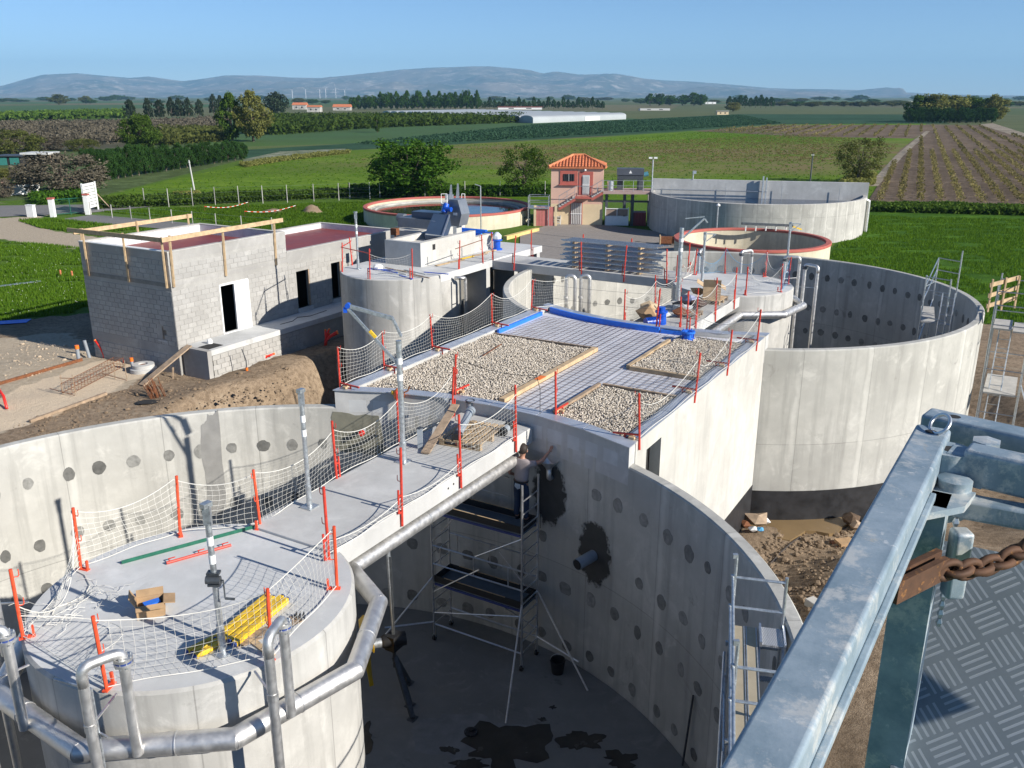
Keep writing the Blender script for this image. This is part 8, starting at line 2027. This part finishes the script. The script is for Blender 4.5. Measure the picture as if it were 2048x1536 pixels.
o = m_.build('mesh',green_paint,t);o['kind'] = 'stuff'
p,q = gp_(171,426),gp_(197,420);h = atd(165,367,p.y).z - p.z;t = thing('notice_board','tall blank white slatted board on posts by the gate','sign board',p.lerp(q,.5))
for c in (p,q): m_ = MB().bar(c - NZ*.1,c + NZ*h,.12,.12);m_.build('post',white_paint,t)
for k in range(8): z = .5 + (h - .7)*k / 7;m_ = MB().bar(p + NZ*z + Vector((.1,-.1,0)),q + NZ*z + Vector((-.1,-.1,0)),.04,(h - .7) / 7*.82);m_.build('slat',white_paint,t)
m_ = MB().bar(q + NZ*h*.6,q + Vector((.9,.9,0)),.08,.08);m_.build('stay',wood_old,t)
p = gp_(64,434);t = thing('white_cabinet','white utility cabinet beside the gate pillar','cabinet',p);m_ = MB().box(p + NZ*.55,(.75,.4,1.1),-.2);m_.build('body',white_paint,t);m_ = MB().box(p + NZ*1.13,(.82,.46,.06),-.2);m_.build('top',white_paint,t)
def fence(pxs,h,label,wires=4):
    pts = [gp_(u,v) for u,v in pxs];t = thing('wire_fence',label,'fence',pts[0],'wire fences')
    for p in pts: m_ = MB().tube([p - NZ*.1,p + NZ*h],.045,6);m_.build('post',conc_old,t)
    for k in range(wires):
        m_ = MB().tube([p + NZ*(h*(.15 + .8*k / max(1,wires - 1))) for p in pts],.006,3);m_.build('wire',galv,t)
fence([(290,413),(338,414),(386,412),(431,410),(478,408),(526,407),(575,405),(628,403),(678,401),(740,399)],1.9,'wire fence on slim concrete posts along the road')
fence([(182,431),(225,437),(263,440),(301,444),(345,448),(386,452),(433,457),(484,462),(545,466)],1.3,'low wire fence beside the paved path',3)
fence([(700,398),(760,396),(850,395),(930,394),(1000,394),(1090,394)],1.8,'wire fence behind the settling tank',3)
for u,v,vt,m__,lb in ((390,388,320,conc_slab,'pale leaning utility pole in the meadow'),(1620,366,306,steel_dark,'dark utility pole beyond the D-shaped tank')):
    p = at(u,v,0);h = atd(u,vt,p.y).z;t = thing('utility_pole',lb,'pole',p,'utility poles');m_ = MB().tube([p,p + Vector((-.3 if u < 500 else 0,0,h))],[.11,.07],8);m_.build('shaft',m__,t);m_ = MB().box(p + Vector((-.28 if u < 500 else 0,0,h - .25)),(.35 if u > 500 else .16,.1,.1));m_.build('insulator',white_paint,t)
for u in (585,612,640,652,672,690):
    p = at(u,196.6,0);h = atd(u,176 + (u % 7),p.y).z;t = thing('wind_turbine','tiny white wind turbine on the far plain','wind turbine',p,'far wind turbines');m_ = MB().tube([p,p + NZ*h],[1.2,.8],6);m_.build('tower',white_paint,t)
    for k in range(3): a = u + k*2.094;m_ = MB();c = p + NZ*h;m_.bar(c,c + Vector((math.cos(a),0,math.sin(a)))*h*.42,.7,.4);m_.build('blade',white_paint,t)
for u,v,r_,hh,lb in ((545,424,1.4,.35,'low brown soil heap in the grass'),(624,424,1.1,.75,'pointed brown soil heap in the grass')):
    p = gp_(u,v);m_ = MB();vs_ = [];nn = 14
    for i in range(6):
        for j in range(nn): a = 2*math.pi*j / nn;k = 1 - i / 6;w = 1 + .25*noise.noise(Vector((math.cos(a)*2,math.sin(a)*2,u + i)));vs_.append(p + Vector((math.cos(a)*r_*k*w,math.sin(a)*r_*k*w,hh*(1 - k ** 1.6)*w - .05)))
    vs_.append(p + NZ*hh);m_.add(vs_,[(i*nn + j,i*nn + (j + 1) % nn,(i + 1)*nn + (j + 1) % nn,(i + 1)*nn + j) for i in range(5) for j in range(nn)] + [(5*nn + j,5*nn + (j + 1) % nn,6*nn) for j in range(nn)]);m_.build('soil_heap',clod_m,None,p,smooth=True,label=lb,cat='soil heap',group='soil heaps in the grass')
for (u0,v0,u1,v1),lb in (((410,424,497,415),'striped barrier tape strung nearer the path'),((490,434,592,422),'striped barrier tape strung beside the soil heaps')):
    p,q = gp_(u0,v0) + NZ*.55,gp_(u1,v1) + NZ*.55;t = thing('barrier_tape',lb,'tape',p - NZ*.5,'striped barrier tapes')
    nseg = 18
    for k in range(nseg):
        a,b_ = p.lerp(q,k / nseg) - NZ*.3*math.sin(math.pi*k / nseg),p.lerp(q,(k + 1) / nseg) - NZ*.3*math.sin(math.pi*(k + 1) / nseg);m_ = MB().bar(a,b_,.008,.045);m_.build('stripe',white_paint if k % 2 else red_duct,t)
    for c in (p,q): m_ = MB().tube([c - NZ*.6,c + NZ*.1],.02,5);m_.build('stake',rust,t)
# ================================================================ LIFT BASKET IN THE FOREGROUND
gal2,nt,b = newmat('weathered_zinc');p = coords(nt)
n1 = noise_tex(nt,11,8,.7,p);n2 = noise_tex(nt,45,6,.65,p);n3 = noise_tex(nt,10,8,.75,p,.15)
c = mixc(nt,ramp(nt,n1,[(.35,0),(.65,1)]),(.19,.26,.31),(.33,.40,.45));c = mixc(nt,ramp(nt,n3,[(.52,0),(.60,.7)]),c,(.56,.56,.53));c = mixc(nt,ramp(nt,n2,[(.62,0),(.7,.6)]),c,(.75,.75,.72));c = mixc(nt,ramp(nt,noise_tex(nt,8,5,.6,p,1.2),[(.68,0),(.74,.7)]),c,(.55,.42,.22))
nt.links.new(c,b.inputs['Base Color']);b.inputs['Metallic'].default_value = .25;b.inputs['Roughness'].default_value = .5;bump(nt,b,n2,.25,.003)
HR = .56
def bk(u,v,h=HR): return at(u,v,CAM_Z - h)
bs = thing('lift_basket','weathered galvanised lift basket with box rails, hinges and tread plate','lift basket',bk(1865,850,1.6))
def boxrail(p,q,w,h,name,parent=bs,mat=gal2,bev=.006):
    m = MB();m.bar(p,q,w,h);o = m.build(name,mat,parent);bv = o.modifiers.new('edge','BEVEL');bv.width = bev;bv.segments = 3;o.data.shade_smooth();o.data.set_sharp_from_angle(angle=R(40));return o
r0_ = bk(1868,852);r1_ = bk(1585,1400);rd = (r1_ - r0_).normalized();rs = Vector((-rd.y,rd.x,0));
if rs.x < 0: rs = -rs
w_ = .058;off = -NZ*w_ / 2
railA = boxrail(r0_ + off,r0_ + rd*1.6 + off,w_,w_,'top_rail')
m_ = MB();c = r0_ + rd*.035 + NZ*.0005;m_.lathe([(0,.0006),(.0095,.0006)],c,14);m_.build('drain_hole',dark_hole,railA)
# welded side flange under the rail
boxrail(r0_ + rd*.2 + rs*.0335 + off*1.7,r0_ + rd*1.6 + rs*.0335 + off*1.7,.009,.012,'weld_flange',railA,bev=.002)
# second rail leading off to the side, behind
g0 = bk(1852,822);g1 = bk(2120,880);gd = (g1 - g0).normalized();gs_ = gd.cross(NZ).normalized()
boxB = boxrail(g0 + off,g0 + gd*1.0 + off,.056,.06,'cross_rail');m_ = MB().lathe([(0,.0006),(.011,.0006)],g0 + gd*.05 + NZ*.0005,14);m_.build('drain_hole',dark_hole,boxB)
# hinged gate rail in front of it
k0 = bk(1935,893);k1 = bk(2130,935);kd = (k1 - k0).normalized()
gate = boxrail(k0 + off,k0 + kd*.9 + off,.05,.062,'gate_rail');m_ = MB().lathe([(0,.0006),(.010,.0006)],k0 + kd*.09 + NZ*.0005,14);m_.build('drain_hole',dark_hole,gate)
# hinge lugs, pins
lug = k0 - kd*.025 - NZ*.035
m_ = MB().lathe([(0,-.03),(.036,-.03),(.036,.024),(0,.024)],lug,22);m_.box(lug + kd*.03,(.06,.05,.05),math.atan2(kd.y,kd.x));m_.build('hinge_knuckle',gal2,gate,auto=40)
m_ = MB().lathe([(0,.024),(.014,.024),(.014,.0245),(0,.0245)],lug,14);m_.build('pin_hole',dark_hole,gate)
m_ = MB();hxp = k0 + kd*.02 - kd.cross(NZ)*.045 - NZ*.01;m_.lathe([(0,-.012),(.024,-.012),(.024,.012),(0,.014)],hxp,6);m_.build('hinge_bolt',gal2,gate)
# gusset with bolt and lower bar
gus = bk(1850,1000,HR + .05);e1_ = bk(1945,960,HR + .05);e2_ = bk(1960,995,HR + .05)
m_ = MB();tri = [bk(1838,1030,HR + .06),bk(1862,965,HR + .06),bk(1952,985,HR + .06),bk(1930,1012,HR + .06)];m_.add(tri + [x - NZ*.012 for x in tri],[(0,1,2,3),(7,6,5,4),(0,4,5,1),(1,5,6,2),(2,6,7,3),(3,7,4,0)]);m_.build('gusset',gal2,bs)
bc = bk(1908,975,HR + .06);m_ = MB().lathe([(0,0),(.027,0),(.027,.016),(.02,.02),(0,.02)],bc,20);m_.build('bolt_head',gal2,bs,auto=40)
boxrail(bk(1905,1008,HR + .085),bk(2130,1048,HR + .085),.036,.036,'mid_rail');boxrail(bk(1845,1032,HR + .12),bk(1920,1020,HR + .12),.03,.03,'bracket')
# corner posts
pp_ = bk(1836,1010,HR + .06);pm = MB();pm.box(pp_ + Vector((.03,.03,-.75)),(.062,.062,1.5),math.atan2(rd.y,rd.x));pm.build('corner_post',gal2,bs);q = bk(1925,1060,HR + .1);boxrail(q,q - NZ*.12,.03,.03,'gate_stile')
# tread plate panel
plate,nt,b = newmat('tread_plate');uvn = nt.nodes.new('ShaderNodeUVMap');chk = nt.nodes.new('ShaderNodeTexChecker');chk.inputs['Scale'].default_value = 1.0
# bars of tread: five bars per cell, direction turning from cell to cell
def mth(op,a,b2=None):
    n_ = nt.nodes.new('ShaderNodeMath');n_.operation = op
    for i,x in enumerate((a,b2)):
        if x is None: continue
        if isinstance(x,bpy.types.NodeSocket): nt.links.new(x,n_.inputs[i])
        else: n_.inputs[i].default_value = x
    return n_.outputs[0]
sp = nt.nodes.new('ShaderNodeSeparateXYZ');nt.links.new(uvn.outputs[0],sp.inputs[0]);CS = .062;U,V = None,None
mp_ = nt.nodes.new('ShaderNodeSeparateXYZ');nt.links.new(mapping(nt,uvn.outputs[0],rot=(0,0,.7),loc=(5,5,0)),mp_.inputs[0]);U,V = mp_.outputs[0],mp_.outputs[1]
cu,cv_ = mth('DIVIDE',U,CS),mth('DIVIDE',V,CS);par = mth('MODULO',mth('ADD',mth('FLOOR',cu),mth('FLOOR',cv_)),2.0);fu,fv = mth('FRACT',cu),mth('FRACT',cv_)
def bars(x,y): return mth('MULTIPLY',mth('GREATER_THAN',mth('SINE',mth('MULTIPLY',x,31.4)),.45),mth('LESS_THAN',mth('ABSOLUTE',mth('SUBTRACT',y,.5)),.40))
bb_ = mth('ADD',mth('MULTIPLY',bars(fu,fv),mth('SUBTRACT',1.0,par)),mth('MULTIPLY',bars(fv,fu),par))
c = mixc(nt,noise_tex(nt,9,6,.65,coords(nt)),(.16,.195,.21),(.28,.315,.33));c = mixc(nt,bb_,c,(.38,.42,.44));nt.links.new(c,b.inputs['Base Color']);b.inputs['Metallic'].default_value = .55;b.inputs['Roughness'].default_value = .38;bump(nt,b,bb_,.9,.004)
a0_ = bk(1905,1085,HR + .28);a1_ = bk(2200,1150,HR + .28);a2_ = bk(1700,1800,HR + .95);a3_ = bk(2400,1900,HR + .95)
a0_ = bk(1880,1080,HR + .28);a1_ = bk(2200,1145,HR + .28);gd_ = (a1_ - a0_).normalized();dn = (bk(1775,1560,HR + .58) - a0_).normalized()
P_ = [a0_,a0_ + gd_*.9,a0_ + gd_*.9 + dn*1.3,a0_ + dn*1.3];nr_ = gd_.cross(dn).normalized()*.004
m_ = MB().add(P_ + [x + nr_ for x in P_],[(0,1,2,3),(7,6,5,4),(0,4,5,1),(1,5,6,2),(2,6,7,3),(3,7,4,0)]);o = m_.build('tread_plate',plate,bs)
l = o.data.uv_layers.new(name='UVMap')
for poly in o.data.polygons:
    for li,vi in zip(poly.loop_indices,poly.vertices): l.data[li].uv = ((0,0),(.9,0),(.9,1.3),(0,1.3))[vi % 4]
# clip through the rail ends
m_ = MB();cc_ = bk(1880,848,HR - .012);pts = [cc_ + Vector((math.cos(t)*.013 + math.sin(t)*.004,math.sin(t)*.03,math.cos(t)*.014)) for t in [i*math.pi / 9 for i in range(18)]];m_.tube(pts,.0032,6,closed=True);m_.build('spring_clip',alu,None,cc_ - NZ*.02,smooth=True,label='shiny steel spring clip at the end of the basket rail',cat='clip')
# rusty shackle plate and chain
rust2 = plain('dark_rust',(.10,.05,.028),.75,.3,.4,30,dark=((.26,.12,.04),.58))
chn = thing('chain','rusty brown chain hooked to the basket corner post','chain',bk(1800,1170,HR + .1))
m_ = MB();s0_,s1_ = bk(1790,1185,HR + .12),bk(1890,1135,HR + .12);m_.bar(s0_,s1_,.01,.036);m_.bar(s0_ + Vector((0,.024,0)),s1_ + Vector((0,.024,0)),.01,.036);m_.build('hook_plate',rust2,chn)
x0,x1 = bk(1885,1140,HR + .12),bk(2075,1085,HR + .1);nl = 9;dk_ = (x1 - x0) / nl
for k in range(nl):
    c = x0 + dk_*(k + .5) - NZ*.016*math.sin(math.pi*(k + .5) / nl);d_ = dk_.normalized();sdv = d_.cross(NZ).normalized();upv = sdv.cross(d_);e_ = sdv if k % 2 else upv
    pts = [c + d_*(math.cos(t)*.021) + e_*(math.sin(t)*.0125) for t in [i*math.pi / 7 for i in range(14)]];m_ = MB().tube(pts,.0062,7,closed=True);m_.build('link',rust2,chn,smooth=True)
# thin chain hanging inside the gate
for u,lb in ((1885,'thin zinc chain hanging beside the basket corner post'),(1912,'second thin chain hanging nearer the gate stile')):
    m_ = MB();c = bk(u,1045,HR + .1);z = 0
    while z < .2: m_.lathe([(.003,-.008),(.006,0),(.003,.008)],c - NZ*z,5);z += .017
    m_.build('thin_chain',galv,None,c - NZ*.2,label=lb,cat='chain',group='thin chains on the basket')
# ================================================================ AIR
hzm = bpy.data.materials.new('haze');hzm.use_nodes = True;nt = hzm.node_tree
for x in list(nt.nodes): nt.nodes.remove(x)
out = nt.nodes.new('ShaderNodeOutputMaterial');pv = nt.nodes.new('ShaderNodeVolumePrincipled')
pv.inputs['Color'].default_value = (.36,.68,1.0,1);pv.inputs['Density'].default_value = HAZE;pv.inputs['Anisotropy'].default_value = 0.0
nt.links.new(pv.outputs[0],out.inputs['Volume'])
mb = MB();mb.box((0,8000,300),(32000,17500,608));mb.build('haze',hzm,kind='stuff',label='thin blue air haze over the plain',cat='haze')
